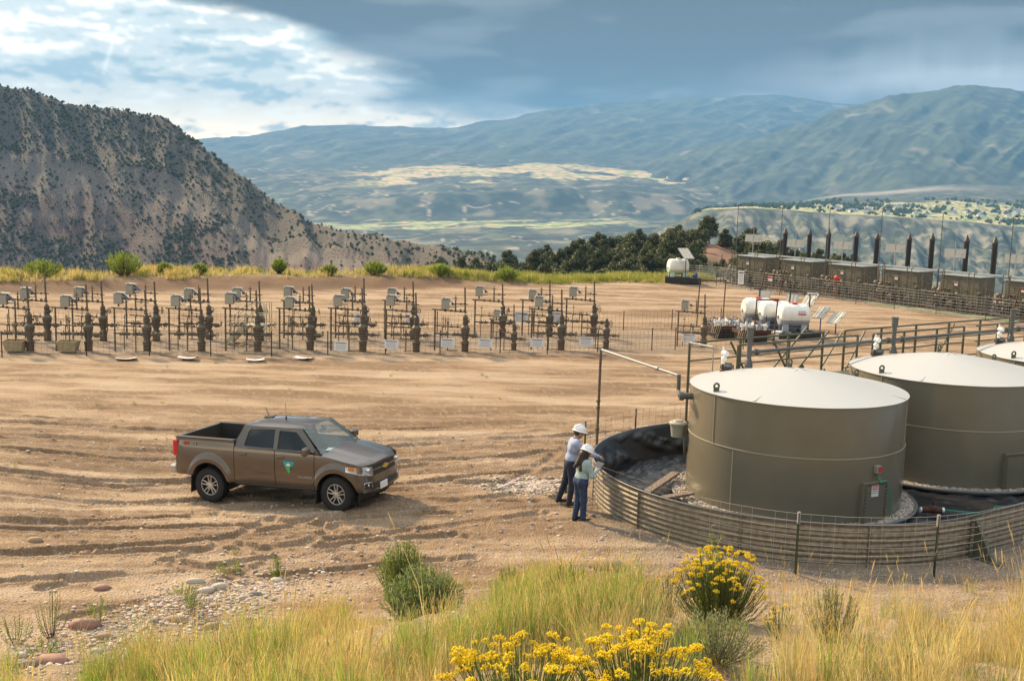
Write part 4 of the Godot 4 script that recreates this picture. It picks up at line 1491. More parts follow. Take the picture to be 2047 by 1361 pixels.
func make_truck() -> void:
	var pm := mt("truck_paint", 0.115, 0.09, 0.07, 0.3, 0.5)
	pm.clearcoat_enabled = true
	pm.clearcoat = 1.0
	pm.clearcoat_roughness = 0.05
	mt("alloy", 0.5, 0.48, 0.45, 0.35, 0.6)
	mt("wheel_dark", 0.03, 0.028, 0.026, 0.6)
	mt("trim_black", 0.02, 0.02, 0.021, 0.5)
	mt("bed_black", 0.035, 0.03, 0.028, 0.7, 0.0, "grain", 3.0)
	mt("seat", 0.07, 0.065, 0.06, 0.9)
	mt("chrome", 0.62, 0.62, 0.62, 0.15, 0.9)
	mt("amber", 0.6, 0.2, 0.02, 0.25)
	mt("tail_red", 0.55, 0.02, 0.03, 0.2)
	mt("gold", 0.6, 0.4, 0.1, 0.35, 0.5)
	mt("emblem_blue", 0.02, 0.33, 0.45, 0.5)
	mt("emblem_green", 0.08, 0.4, 0.12, 0.5)
	mt("emblem_dark", 0.01, 0.1, 0.06, 0.5)
	mt("paper", 0.75, 0.85, 0.85, 0.7)
	var g := mt("clear_glass", 0.5, 0.62, 0.55, 0.03)
	g.albedo_color.a = 0.16
	g.transparency = BaseMaterial3D.TRANSPARENCY_ALPHA
	g = mt("tinted_glass", 0.01, 0.012, 0.014, 0.03)
	g.albedo_color.a = 0.82
	g.transparency = BaseMaterial3D.TRANSPARENCY_ALPHA
	g = mt("lens", 0.8, 0.8, 0.8, 0.03)
	g.albedo_color.a = 0.12
	g.transparency = BaseMaterial3D.TRANSPARENCY_ALPHA
	var t := thing("pickup_truck", "dusty brown crew cab pickup truck with a triangular badge on its door", "truck")
	t.transform = Transform3D(Basis(Vector3.UP, -deg_to_rad(21.5)) * Basis(Vector3.BACK, deg_to_rad(2.7)), Vector3(-4.82, -0.16, -24.14))
	var b: MB
	# lower body
	for s: float in [1.0, -1.0]:
		b = MB.new()
		side_panel(b, -2.55, -0.965, s)
		var bs := obj("bed_side", b, "truck_paint", t)
		b = MB.new()
		b.box(Vector3(-1.76, 1.412, s * 0.815), Vector3(1.58, 0.022, 0.12), Basis(), 0.006)
		obj("bed_rail", b, "trim_black", bs)
		b = MB.new()
		b.box(Vector3(-1.76, 1.13, s * 0.755), Vector3(1.55, 0.56, 0.02))
		for k in 5:
			b.box(Vector3(-2.25 + k * 0.26, 1.2, s * 0.742), Vector3(0.16, 0.2, 0.014), Basis(), 0.005)
		obj("inner_wall", b, "bed_black", bs)
		if s > 0:
			word(bs, "Z71", 0.075, Transform3D(Basis(), Vector3(-2.22, 1.28, 0.892)), "tail_red")
			word(bs, "4X4", 0.075, Transform3D(Basis(), Vector3(-2.05, 1.28, 0.893)), "galvanised")
		b = MB.new()
		side_panel(b, -0.95, 0.095, s)
		var rd := obj("door", b, "truck_paint", t)
		b = MB.new()
		b.box(Vector3(-0.72, 1.14, s * 0.915), Vector3(0.21, 0.028, 0.03), Basis(), 0.008)
		b.box(Vector3(-0.72, 1.115, s * 0.892), Vector3(0.15, 0.05, 0.02), Basis(), 0.006)
		obj("handle", b, "truck_paint", rd)
		b = MB.new()
		side_panel(b, 0.11, 1.095, s)
		var fd := obj("door", b, "truck_paint", t)
		b = MB.new()
		b.box(Vector3(0.24, 1.13, s * 0.915), Vector3(0.21, 0.028, 0.03), Basis(), 0.008)
		b.box(Vector3(0.24, 1.105, s * 0.892), Vector3(0.15, 0.05, 0.02), Basis(), 0.006)
		obj("handle", b, "truck_paint", fd)
		if s > 0:
			word(fd, "COLORADO", 0.05, Transform3D(Basis(), Vector3(0.86, 0.73, 0.906)), "galvanised")
			var ez := 0.9065
			b = MB.new()
			b.prism(PackedVector2Array([Vector2(0.33, 1.02), Vector2(0.35, 1.05), Vector2(0.58, 1.05), Vector2(0.60, 1.02), Vector2(0.48, 0.8), Vector2(0.45, 0.8)]), ez - 0.004, ez)
			var em := obj("door_badge", b, "emblem_blue", fd)
			b = MB.new()
			b.prism(PackedVector2Array([Vector2(0.40, 0.965), Vector2(0.455, 1.02), Vector2(0.53, 0.95), Vector2(0.52, 0.93), Vector2(0.40, 0.93)]), ez, ez + 0.002)
			obj("snowy_peak", b, "sign_white", em)
			b = MB.new()
			b.prism(PackedVector2Array([Vector2(0.372, 0.95), Vector2(0.46, 0.955), Vector2(0.562, 0.955), Vector2(0.48, 0.8), Vector2(0.45, 0.8)]), ez, ez + 0.004)
			obj("green_field", b, "emblem_green", em)
			b = MB.new()
			b.prism(PackedVector2Array([Vector2(0.485, 0.87), Vector2(0.525, 0.99), Vector2(0.545, 0.92), Vector2(0.51, 0.85)]), ez, ez + 0.006)
			obj("dark_pine", b, "emblem_dark", em)
		b = MB.new()
		side_panel(b, 1.11, 2.2, s)
		obj("fender", b, "truck_paint", t)
		# dark wheel wells
		for ax: float in [-AX, AX]:
			b = MB.new()
			var P := [[], []]
			for i in 17:
				var a := PI * (i / 16.0 * 1.2 - 0.1)
				var wx := ax + cos(a) * (AR + 0.012)
				P[0].append(Vector3(wx, 0.42 + sin(a) * (AR + 0.012), s * minf(0.87, body_z(wx, 0.9) - 0.03)))
				P[1].append(Vector3(ax + cos(a) * (AR + 0.012), 0.42 + sin(a) * (AR + 0.012), s * 0.45))
			b.grid(P)
			b.box(Vector3(ax, 0.6, s * 0.44), Vector3(1.0, 0.62, 0.02))
			obj("wheel_well", b, "trim_black", t)
			b = MB.new()
			b.box(Vector3(ax - 0.5, 0.37, s * 0.80), Vector3(0.02, 0.42, 0.24), Basis(Vector3.BACK, -0.08), 0.004)
			obj("mud_flap", b, "trim_black", t)
		b = MB.new()
		b.tube([Vector3(-0.96, 0.455, s * 0.82), Vector3(1.1, 0.455, s * 0.82)], 0.05, 8)
		obj("sill", b, "trim_black", t)
		# cab side: pillars and roof rail as one frame
		b = MB.new()
		var A := [1.16, 1.235]
		side_poly(b, [[-0.955, 1.262], [-0.70, 1.262], [-0.70, 1.32], [-0.955, 1.40]], s)
		side_poly(b, [[-0.955, 1.40], [-0.72, 1.30], [-0.665, 1.60], [-0.83, 1.725]], s)
		side_poly(b, [[-0.83, 1.725], [-0.665, 1.60], [-0.63, 1.655], [0.02, 1.672], [0.02, 1.735]], s)
		side_poly(b, [[0.02, 1.735], [0.02, 1.66], [0.14, 1.66], [0.6, 1.652], [0.66, 1.735]], s)
		side_poly(b, [[0.0, 1.66], [0.05, 1.262], [0.15, 1.262], [0.12, 1.67]], s)
		side_poly(b, [[0.66, 1.735], [0.55, 1.652], [0.62, 1.6], [1.03, 1.265], [1.22, 1.235]], s)
		side_poly(b, [[-0.70, 1.262], [0.05, 1.262], [0.05, 1.295], [-0.72, 1.305]], s)
		side_poly(b, [[0.15, 1.262], [1.06, 1.24], [1.0, 1.29], [0.15, 1.29]], s)
		obj("cab_side", b, "truck_paint", t)
		b = MB.new()
		side_poly(b, [[-0.735, 1.28], [0.06, 1.28], [0.03, 1.68], [-0.66, 1.67]], s, 0.014)
		obj("side_window", b, "tinted_glass", t)
		b = MB.new()
		side_poly(b, [[0.14, 1.28], [1.04, 1.265], [0.6, 1.66], [0.12, 1.68]], s, 0.014)
		obj("side_window", b, "side_glass", t)
		b = MB.new()
		b.tube([Vector3(-0.72, 1.272, s * 0.866), Vector3(1.06, 1.252, s * 0.868)], 0.012, 6)
		obj("window_trim", b, "trim_black", t)
		# mirror
		b = MB.new()
		b.box(Vector3(0.99, 1.33, s * 1.03), Vector3(0.13, 0.17, 0.23), Basis(Vector3.UP, s * 0.15), 0.035)
		var mi := obj("mirror", b, "truck_paint", t)
		b = MB.new()
		b.bar(Vector3(1.02, 1.27, s * 0.86), Vector3(1.0, 1.28, s * 0.98), 0.07, 0.05, 0.01)
		obj("mirror_arm", b, "trim_black", mi)
		b = MB.new()
		b.box(Vector3(0.925, 1.33, s * 1.03), Vector3(0.01, 0.13, 0.19), Basis(Vector3.UP, s * 0.15), 0.003)
		obj("mirror_glass", b, "solar", mi)
		# lamps
		b = MB.new()
		b.box(Vector3(-2.545, 1.15, s * 0.83), Vector3(0.13, 0.36, 0.125), Basis(), 0.02)
		obj("tail_light", b, "tail_red", t)
	# roof
	b = MB.new()
	var P := []
	for i in 21:
		var x := lerpf(-0.84, 0.70, i / 20.0)
		var row := []
		for j in 21:
			var q := j / 10.0 - 1.0
			var e := absf(q)
			var y := 1.722 + 0.075 * (1.0 - pow(e, 2.6)) * (1.0 - pow(absf(i / 10.0 - 1.0), 3.5) * 0.75)
			for r: float in [-0.5, 0.5]:
				y -= 0.006 * exp(-pow((q - r) / 0.06, 2.0))
			row.append(Vector3(x, y, q * (0.652 - 0.02 * pow(absf(i / 10.0 - 1.0), 6.0))))
		P.append(row)
	b.grid(P, true)
	var roof := obj("roof", b, "truck_paint", t)
	b = MB.new()
	b.box(Vector3(-0.62, 1.795, -0.05), Vector3(0.22, 0.035, 0.14), Basis(), 0.012)
	b.tube([Vector3(-0.62, 1.8, -0.05), Vector3(-0.72, 2.0, -0.05)], 0.007, 6)
	obj("antenna", b, "trim_black", roof)
	b = MB.new()
	b.cyl(Vector3(-0.08, 1.79, 0.1), Vector3(-0.08, 1.86, 0.1), 0.018, 8)
	b.tube([Vector3(-0.08, 1.84, 0.1), Vector3(-0.08, 2.16, 0.1)], 0.004, 5)
	obj("antenna", b, "trim_black", roof)
	# back of the cab
	b = MB.new()
	b.quad(Vector3(-0.955, 0.8, 0.86), Vector3(-0.955, 0.8, -0.86), Vector3(-0.955, 1.33, -0.83), Vector3(-0.955, 1.33, 0.83), Vector3.LEFT)
	b.quad(Vector3(-0.955, 1.33, 0.83), Vector3(-0.955, 1.33, 0.6), Vector3(-0.835, 1.73, 0.56), Vector3(-0.835, 1.73, 0.65), Vector3.LEFT)
	b.quad(Vector3(-0.955, 1.33, -0.83), Vector3(-0.955, 1.33, -0.6), Vector3(-0.835, 1.73, -0.56), Vector3(-0.835, 1.73, -0.65), Vector3.LEFT)
	b.quad(Vector3(-0.853, 1.67, 0.6), Vector3(-0.853, 1.67, -0.6), Vector3(-0.835, 1.73, -0.6), Vector3(-0.835, 1.73, 0.6), Vector3.LEFT)
	obj("cab_back", b, "truck_paint", t)
	b = MB.new()
	b.quad(Vector3(-0.945, 1.33, 0.6), Vector3(-0.945, 1.33, -0.6), Vector3(-0.845, 1.67, -0.57), Vector3(-0.845, 1.67, 0.57), Vector3.LEFT)
	obj("rear_window", b, "clear_glass", t)
	# windscreen and wipers
	b = MB.new()
	P = []
	for i in 9:
		var q := i / 8.0
		var row := []
		for j in 13:
			var s := j / 6.0 - 1.0
			row.append(Vector3(lerpf(1.25, 0.70, q) + 0.07 * (1.0 - s * s) * (1.0 - 0.5 * q), lerpf(1.225, 1.735, q) + 0.012 * (1.0 - s * s), s * lerpf(0.80, 0.635, q)))
		P.append(row)
	b.grid(P)
	obj("windscreen", b, "clear_glass", t)
	b = MB.new()
	b.tube([Vector3(1.32, 1.235, 0.1), Vector3(1.25, 1.262, 0.62)], 0.009, 5)
	b.tube([Vector3(1.32, 1.235, -0.5), Vector3(1.28, 1.262, 0.02)], 0.009, 5)
	b.box(Vector3(1.29, 1.215, 0), Vector3(0.16, 0.02, 1.56), Basis(Vector3.BACK, -0.1))
	obj("wiper", b, "trim_black", t)
	# bonnet with two creases
	b = MB.new()
	P = []
	for i in 25:
		var q := i / 24.0
		var row := []
		for j in 31:
			var s := j / 15.0 - 1.0
			var nose := 2.285 - 0.13 * pow(absf(s), 3.4)
			var x := lerpf(1.27, nose, q)
			var y := body_top(minf(x, 2.2)) + 0.065 * (1.0 - pow(absf(s), 2.2)) * (1.0 - 0.35 * q)
			y -= 0.05 * pow(clampf((q - 0.86) / 0.14, 0.0, 1.0), 2.0)
			y += 0.014 * (smoothstep(0.52, 0.44, absf(s)))
			row.append(Vector3(x, y, s * (body_z(minf(x, 2.2), 1.2) - 0.012)))
		P.append(row)
	b.grid(P, true)
	obj("bonnet", b, "truck_paint", t)
	# front face
	var nose_x := func(s: float) -> float: return 2.335 - 0.145 * pow(absf(s), 3.6)
	var fascia := func(bb: MB, y0: float, y1: float, z0: float, z1: float, out: float, k := 24, tilt := 0.05) -> void:
		var Q := []
		for i in 5:
			var row := []
			var y := lerpf(y0, y1, i / 4.0)
			for j in k + 1:
				var z := lerpf(z0, z1, float(j) / k)
				row.append(Vector3(nose_x.call(z / 0.80) + out - tilt * (y - 0.7) / 0.3, y, z))
			Q.append(row)
		bb.grid(Q)
	b = MB.new()
	fascia.call(b, 0.46, 1.03, -0.80, 0.80, 0.0)
	obj("front_bumper", b, "truck_paint", t)
	b = MB.new()
	fascia.call(b, 0.79, 1.0, -0.56, 0.56, 0.012)
	var gr := obj("grille", b, "trim_black", t)
	for k in 7:
		b = MB.new()
		fascia.call(b, 0.802 + k * 0.028, 0.812 + k * 0.028, -0.54, 0.54, 0.02)
		obj("slat", b, "wheel_dark", gr)
	b = MB.new()
	fascia.call(b, 0.885, 0.925, -0.57, 0.57, 0.026)
	obj("cross_bar", b, "truck_paint", gr)
	b = MB.new()
	b.xf = Transform3D(Basis(Vector3.UP, PI / 2), Vector3(2.345, 0.905, 0))
	b.prism(PackedVector2Array([Vector2(-0.12, -0.02), Vector2(-0.045, -0.02), Vector2(-0.045, -0.045), Vector2(0.045, -0.045), Vector2(0.045, -0.02), Vector2(0.11, -0.02), Vector2(0.12, 0.02), Vector2(0.045, 0.02), Vector2(0.045, 0.045), Vector2(-0.045, 0.045), Vector2(-0.045, 0.02), Vector2(-0.11, 0.02)]), -0.03, 0.012)
	obj("badge", b, "gold", gr)
	b = MB.new()
	fascia.call(b, 0.51, 0.63, -0.6, 0.6, 0.010)
	obj("air_intake", b, "trim_black", t)
	b = MB.new()
	fascia.call(b, 0.30, 0.475, -0.76, 0.76, -0.03, 24, -0.08)
	obj("lower_lip", b, "trim_black", t)
	b = MB.new()
	b.box(Vector3(2.375, 0.53, 0.16), Vector3(0.02, 0.15, 0.31), Basis(), 0.003)
	obj("number_plate", b, "sign_white", t)
	for s: float in [1.0, -1.0]:
		b = MB.new()
		var Q := []
		for i in 5:
			var row := []
			for j in 11:
				var u_ := j / 10.0
				var z := lerpf(0.50, 0.80, u_)
				var y := lerpf(lerpf(0.80, 0.865, u_), lerpf(0.975, 1.015, u_), i / 4.0)
				var x: float = nose_x.call(z / 0.80) + 0.03 - 0.05 * (y - 0.7) / 0.3
				row.append(Vector3(x, y, s * z))
			for j in 4: # wraps back along the wing
				var u_ := (j + 1) / 4.0
				var x := lerpf(2.15, 1.9, u_)
				var y := lerpf(lerpf(0.87, 0.94, u_), lerpf(1.015, 1.03, u_), i / 4.0)
				row.append(Vector3(x, y, s * (body_z(x, y) + 0.022)))
			Q.append(row)
		b.grid(Q, s < 0)
		var hl := obj("headlight", b, "lens", t)
		b = MB.new()
		for i in 5:
			for j in Q[i].size():
				Q[i][j] = Q[i][j] - Vector3(0.014, 0, s * 0.008)
		b.grid(Q, s < 0)
		obj("reflector", b, "chrome", hl)
		b = MB.new()
		b.ball(Vector3(2.27, 0.92, s * 0.64), Vector3(0.05, 0.05, 0.06), 14, 8)
		obj("lamp_bulb", b, "chrome", hl)
		b = MB.new()
		b.box(Vector3(2.0, 0.985, s * (body_z(2.0, 0.98) + 0.018)), Vector3(0.14, 0.07, 0.03), Basis(Vector3.UP, s * 0.3), 0.008)
		obj("amber_marker", b, "amber", hl)
		b = MB.new()
		b.tube([Vector3(nose_x.call(0.6) + 0.004, 0.80, s * 0.56), Vector3(nose_x.call(0.92) + 0.004, 0.835, s * 0.74), Vector3(2.15, 0.868, s * 0.845), Vector3(1.9, 0.935, s * (body_z(1.9, 0.935) + 0.02)), Vector3(1.89, 1.03, s * (body_z(1.9, 1.03) + 0.02))], 0.01, 6)
		obj("lamp_trim", b, "chrome", hl)
		b = MB.new()
		fascia.call(b, 0.545, 0.66, s * 0.58, s * 0.76, 0.012, 6)
		var fl := obj("fog_lamp", b, "trim_black", t)
		b = MB.new()
		var fx: float = nose_x.call(0.66 / 0.80) + 0.022
		b.tube([Vector3(fx + 0.035, 0.55, s * 0.57), Vector3(fx + 0.03, 0.66, s * 0.57), Vector3(fx - 0.05, 0.655, s * 0.765), Vector3(fx - 0.045, 0.575, s * 0.755), Vector3(fx + 0.035, 0.55, s * 0.57)], 0.012, 6)
		obj("fog_lamp_frame", b, "chrome", fl)
		b = MB.new()
		b.ball(Vector3(fx, 0.6, s * 0.655), Vector3(0.02, 0.035, 0.035), 12, 6)
		obj("fog_lamp_bulb", b, "chrome", fl)
	# bed, tailgate, rear bumper, chassis
	b = MB.new()
	b.box(Vector3(-1.76, 0.86, 0), Vector3(1.56, 0.03, 1.5))
	for k in 9:
		b.box(Vector3(-1.76, 0.88, -0.64 + k * 0.16), Vector3(1.54, 0.02, 0.07), Basis(), 0.006)
	b.box(Vector3(-0.985, 1.13, 0), Vector3(0.03, 0.53, 1.52))
	for k in 3:
		b.box(Vector3(-1.01, 1.14, -0.45 + k * 0.45), Vector3(0.03, 0.36, 0.3), Basis(), 0.01)
	for s: float in [1.0, -1.0]:
		b.box(Vector3(-1.63, 0.97, s * 0.66), Vector3(0.85, 0.2, 0.2), Basis(), 0.05)
	obj("load_bed", b, "bed_black", t)
	b = MB.new()
	b.box(Vector3(-2.535, 1.125, 0), Vector3(0.06, 0.57, 1.52), Basis(), 0.012)
	obj("tailgate", b, "truck_paint", t)
	b = MB.new()
	b.box(Vector3(-2.65, 0.66, 0), Vector3(0.19, 0.2, 1.76), Basis(), 0.04)
	obj("rear_bumper", b, "chrome_dull", t)
	b = MB.new()
	b.box(Vector3(-0.1, 0.45, 0), Vector3(4.5, 0.2, 0.84))
	b.box(Vector3(0, 0.56, 0), Vector3(2.1, 0.12, 1.6))
	b.cyl(Vector3(AX, 0.40, -0.7), Vector3(AX, 0.40, 0.7), 0.05, 8)
	b.cyl(Vector3(-AX, 0.37, -0.7), Vector3(-AX, 0.37, 0.7), 0.06, 8)
	obj("chassis", b, "trim_black", t)
	b = MB.new()
	b.tube([Vector3(-1.9, 0.5, 0.5), Vector3(-2.2, 0.47, 0.72), Vector3(-2.34, 0.45, 0.86)], 0.035, 10)
	obj("exhaust", b, "galvanised", t)
	# inside the cab
	b = MB.new()
	b.box(Vector3(0.0, 0.70, 0), Vector3(2.0, 0.06, 1.62))
	b.box(Vector3(1.12, 1.08, 0), Vector3(0.3, 0.26, 1.56), Basis(), 0.06)
	b.box(Vector3(1.0, 1.0, 0), Vector3(0.3, 0.3, 1.5), Basis(), 0.06)
	b.box(Vector3(0.45, 0.85, 0), Vector3(0.9, 0.25, 0.24), Basis(), 0.03)
	obj("dashboard", b, "trim_black", t)
	for z: float in [-0.4, 0.4]:
		b = MB.new()
		b.box(Vector3(0.32, 0.92, z), Vector3(0.5, 0.16, 0.5), Basis(), 0.06)
		b.box(Vector3(0.07, 1.2, z), Vector3(0.14, 0.6, 0.48), Basis(Vector3.BACK, 0.2), 0.06)
		b.box(Vector3(-0.02, 1.55, z), Vector3(0.09, 0.18, 0.26), Basis(Vector3.BACK, 0.1), 0.03)
		obj("seat", b, "seat", t)
	b = MB.new()
	b.box(Vector3(-0.5, 0.9, 0), Vector3(0.5, 0.16, 1.4), Basis(), 0.05)
	b.box(Vector3(-0.78, 1.2, 0), Vector3(0.12, 0.55, 1.4), Basis(Vector3.BACK, 0.2), 0.05)
	obj("rear_bench", b, "seat", t)
	b = MB.new()
	b.torus(Vector3(0.86, 1.18, -0.4), Vector3(-0.9, 0.45, 0), 0.18, 0.018, 22, 6)
	b.bar(Vector3(0.86, 1.18, -0.56), Vector3(0.86, 1.18, -0.24), 0.04, 0.03)
	b.cyl(Vector3(0.86, 1.18, -0.4), Vector3(1.0, 1.1, -0.4), 0.04, 8)
	obj("steering_wheel", b, "trim_black", t)
	b = MB.new()
	b.box(Vector3(0.80, 1.60, 0), Vector3(0.04, 0.075, 0.26), Basis(), 0.012)
	b.bar(Vector3(0.80, 1.6, 0), Vector3(0.8, 1.69, 0), 0.03, 0.03)
	obj("inside_mirror", b, "trim_black", t)
	b = MB.new()
	b.box(Vector3(1.13, 1.222, 0.22), Vector3(0.2, 0.006, 0.3), Basis(Vector3.UP, 0.3))
	tag(obj("paper_sheet", b, "paper"), "pale sheet of paper lying on the dashboard of the pickup", "paper").transform = t.transform
	for q in [[AX, 0.80, 0.415, -0.06], [-AX, 0.80, 0.36, 0.0], [AX, -0.80, 0.415, -0.06], [-AX, -0.80, 0.36, 0.0]]:
		make_wheel(t, q[0], q[1], q[2], q[3])

# ---------------------------------------------------------------- people
func net(bones: Array, cell: float, k: float, b: MB) -> void: # one smooth skin over tapered capsules [a, b, ra, rb]
	var lo := Vector3.ONE * 1e9
	var hi := -lo
	for q in bones:
		for e in 2:
			var r: float = q[2 + e] + k + cell * 3.0
			lo = lo.min(q[e] - Vector3.ONE * r)
			hi = hi.max(q[e] + Vector3.ONE * r)
	var nx := int((hi.x - lo.x) / cell) + 2
	var ny := int((hi.y - lo.y) / cell) + 2
	var nz_ := int((hi.z - lo.z) / cell) + 2
	var f := PackedFloat32Array()
	f.resize(nx * ny * nz_)
	f.fill(1000.0)
	var sy := nx
	var sz := nx * ny
	for q in bones:
		var a: Vector3 = q[0]
		var ba: Vector3 = q[1] - a
		var ra: float = q[2]
		var rb: float = q[3]
		var m := maxf(ra, rb) + k + cell * 2.0
		var p0 := (a.min(q[1]) - Vector3.ONE * m - lo) / cell
		var p1 := (a.max(q[1]) + Vector3.ONE * m - lo) / cell
		var inv := 1.0 / maxf(ba.length_squared(), 1e-9)
		for z in range(maxi(0, int(p0.z)), mini(nz_, int(p1.z) + 1)):
			for y in range(maxi(0, int(p0.y)), mini(ny, int(p1.y) + 1)):
				for x in range(maxi(0, int(p0.x)), mini(nx, int(p1.x) + 1)):
					var pa := lo + Vector3(x, y, z) * cell - a
					var h := clampf(pa.dot(ba) * inv, 0.0, 1.0)
					var d := (pa - ba * h).length() - lerpf(ra, rb, h)
					var at := x + y * sy + z * sz
					var o := f[at]
					var hh := maxf(k - absf(o - d), 0.0) / k
					f[at] = minf(o, d) - hh * hh * k * 0.25
	var id := PackedInt32Array()
	id.resize(nx * ny * nz_)
	id.fill(-1)
	var off := [0, 1, sy, sy + 1, sz, sz + 1, sz + sy, sz + sy + 1]
	var edges := [[0, 1], [2, 3], [4, 5], [6, 7], [0, 2], [1, 3], [4, 6], [5, 7], [0, 4], [1, 5], [2, 6], [3, 7]]
	for z in nz_ - 1:
		for y in ny - 1:
			for x in nx - 1:
				var at := x + y * sy + z * sz
				var v0 := f[at]
				if v0 > cell * 3.0 or v0 < -cell * 3.0:
					continue
				var sum := Vector3.ZERO
				var n := 0
				for e in edges:
					var va := f[at + off[e[0]]]
					var vb := f[at + off[e[1]]]
					if (va < 0.0) != (vb < 0.0):
						var t := va / (va - vb)
						var ca := Vector3(e[0] & 1, (e[0] >> 1) & 1, e[0] >> 2)
						var cb := Vector3(e[1] & 1, (e[1] >> 1) & 1, e[1] >> 2)
						sum += ca.lerp(cb, t)
						n += 1
				if n:
					var g := Vector3(f[at + 1] - v0, f[at + sy] - v0, f[at + sz] - v0)
					g += Vector3(f[at + off[7]] - f[at + off[6]], f[at + off[7]] - f[at + off[5]], f[at + off[7]] - f[at + off[3]])
					id[at] = b.vert(lo + (Vector3(x, y, z) + sum / n) * cell, g.normalized())
	for z in range(1, nz_ - 1):
		for y in range(1, ny - 1):
			for x in range(1, nx - 1):
				var at := x + y * sy + z * sz
				var v0 := f[at]
				if absf(v0) > cell * 2.0:
					continue
				for ax in 3:
					var st: int = [1, sy, sz][ax]
					if (v0 < 0.0) != (f[at + st] < 0.0):
						var s1: int = [sy, sz, 1][ax]
						var s2: int = [sz, 1, sy][ax]
						var q := [id[at], id[at - s1], id[at - s1 - s2], id[at - s2]]
						if q.min() >= 0:
							b.quad_i(q[0], q[1], q[2], q[3])

func grow(bones: Array, by: float) -> Array:
	var r := []
	for q in bones:
		r.append([q[0], q[1], q[2] + by, q[3] + by])
	return r

func hand_bones(w: Vector3, dir: Vector3, palm_n: Vector3, curl: float, s: float) -> Array: # wrist, pointing, away from the palm, finger curl, thumb side
	dir = dir.normalized()
	var side := dir.cross(palm_n).normalized() * s
	var nn := palm_n.normalized()
	var out := []
	out.append([w - dir * 0.03, w + dir * 0.02, 0.026, 0.026])
	for i in 4:
		var o := side * (0.027 - i * 0.018)
		var k0 := w + dir * (0.085 - 0.004 * absf(i - 1.2)) + o
		out.append([w + dir * 0.02 + o * 0.7, k0, 0.015, 0.012])
		var L: float = [0.040, 0.046, 0.042, 0.032][i]
		var d1 := (dir * cos(curl * 0.5) - nn * sin(curl * 0.5)).normalized()
		var d2 := (dir * cos(curl * 1.4) - nn * sin(curl * 1.4)).normalized()
		out.append([k0, k0 + d1 * L, 0.0098, 0.009])
		out.append([k0 + d1 * L, k0 + d1 * L + d2 * L * 0.85, 0.009, 0.0075])
	var t0 := w + dir * 0.02 + side * 0.026
	var t1 := t0 + (dir * 0.5 + side * 0.8 - nn * 0.25).normalized() * 0.045
	out.append([t0, t1, 0.014, 0.011])
	out.append([t1, t1 + (dir * 0.85 + side * 0.25 - nn * 0.45).normalized() * 0.036, 0.011, 0.009])
	return out

func hard_hat(parent: Node, c: Vector3, tilt: float) -> void:
	var b := MB.new()
	b.xf = Transform3D(Basis(Vector3.BACK, tilt), c)
	var P := []
	for i in 13:
		var t := i / 12.0 * PI / 2
		var row := []
		for j in 37:
			var a := TAU * j / 36
			var r := cos(t)
			row.append(Vector3(cos(a) * r * 0.142, sin(t) * 0.125, sin(a) * r * 0.118))
		P.append(row)
	b.grid(P)
	P = []
	for q in [[1.0, 0.0], [1.16, -0.014], [1.18, -0.02], [1.16, -0.024], [0.98, -0.012]]:
		var row := []
		for j in 37:
			var a := TAU * j / 36
			var peak: float = 1.0 + 0.16 * pow(maxf(0.0, cos(a)), 3.0) * (q[0] - 0.98) * 5.0
			row.append(Vector3(cos(a) * 0.142 * q[0] * peak, q[1], sin(a) * 0.118 * q[0]))
		P.append(row)
	b.grid(P)
	for s: float in [-0.035, 0.0, 0.035]:
		var pts := []
		for i in 11:
			var t := lerpf(0.25, PI - 0.25, i / 10.0)
			pts.append(Vector3(cos(t) * 0.142, sin(t) * 0.126, s))
		b.tube(pts, 0.009, 6)
	obj("hard_hat", b, "hat_white", parent)

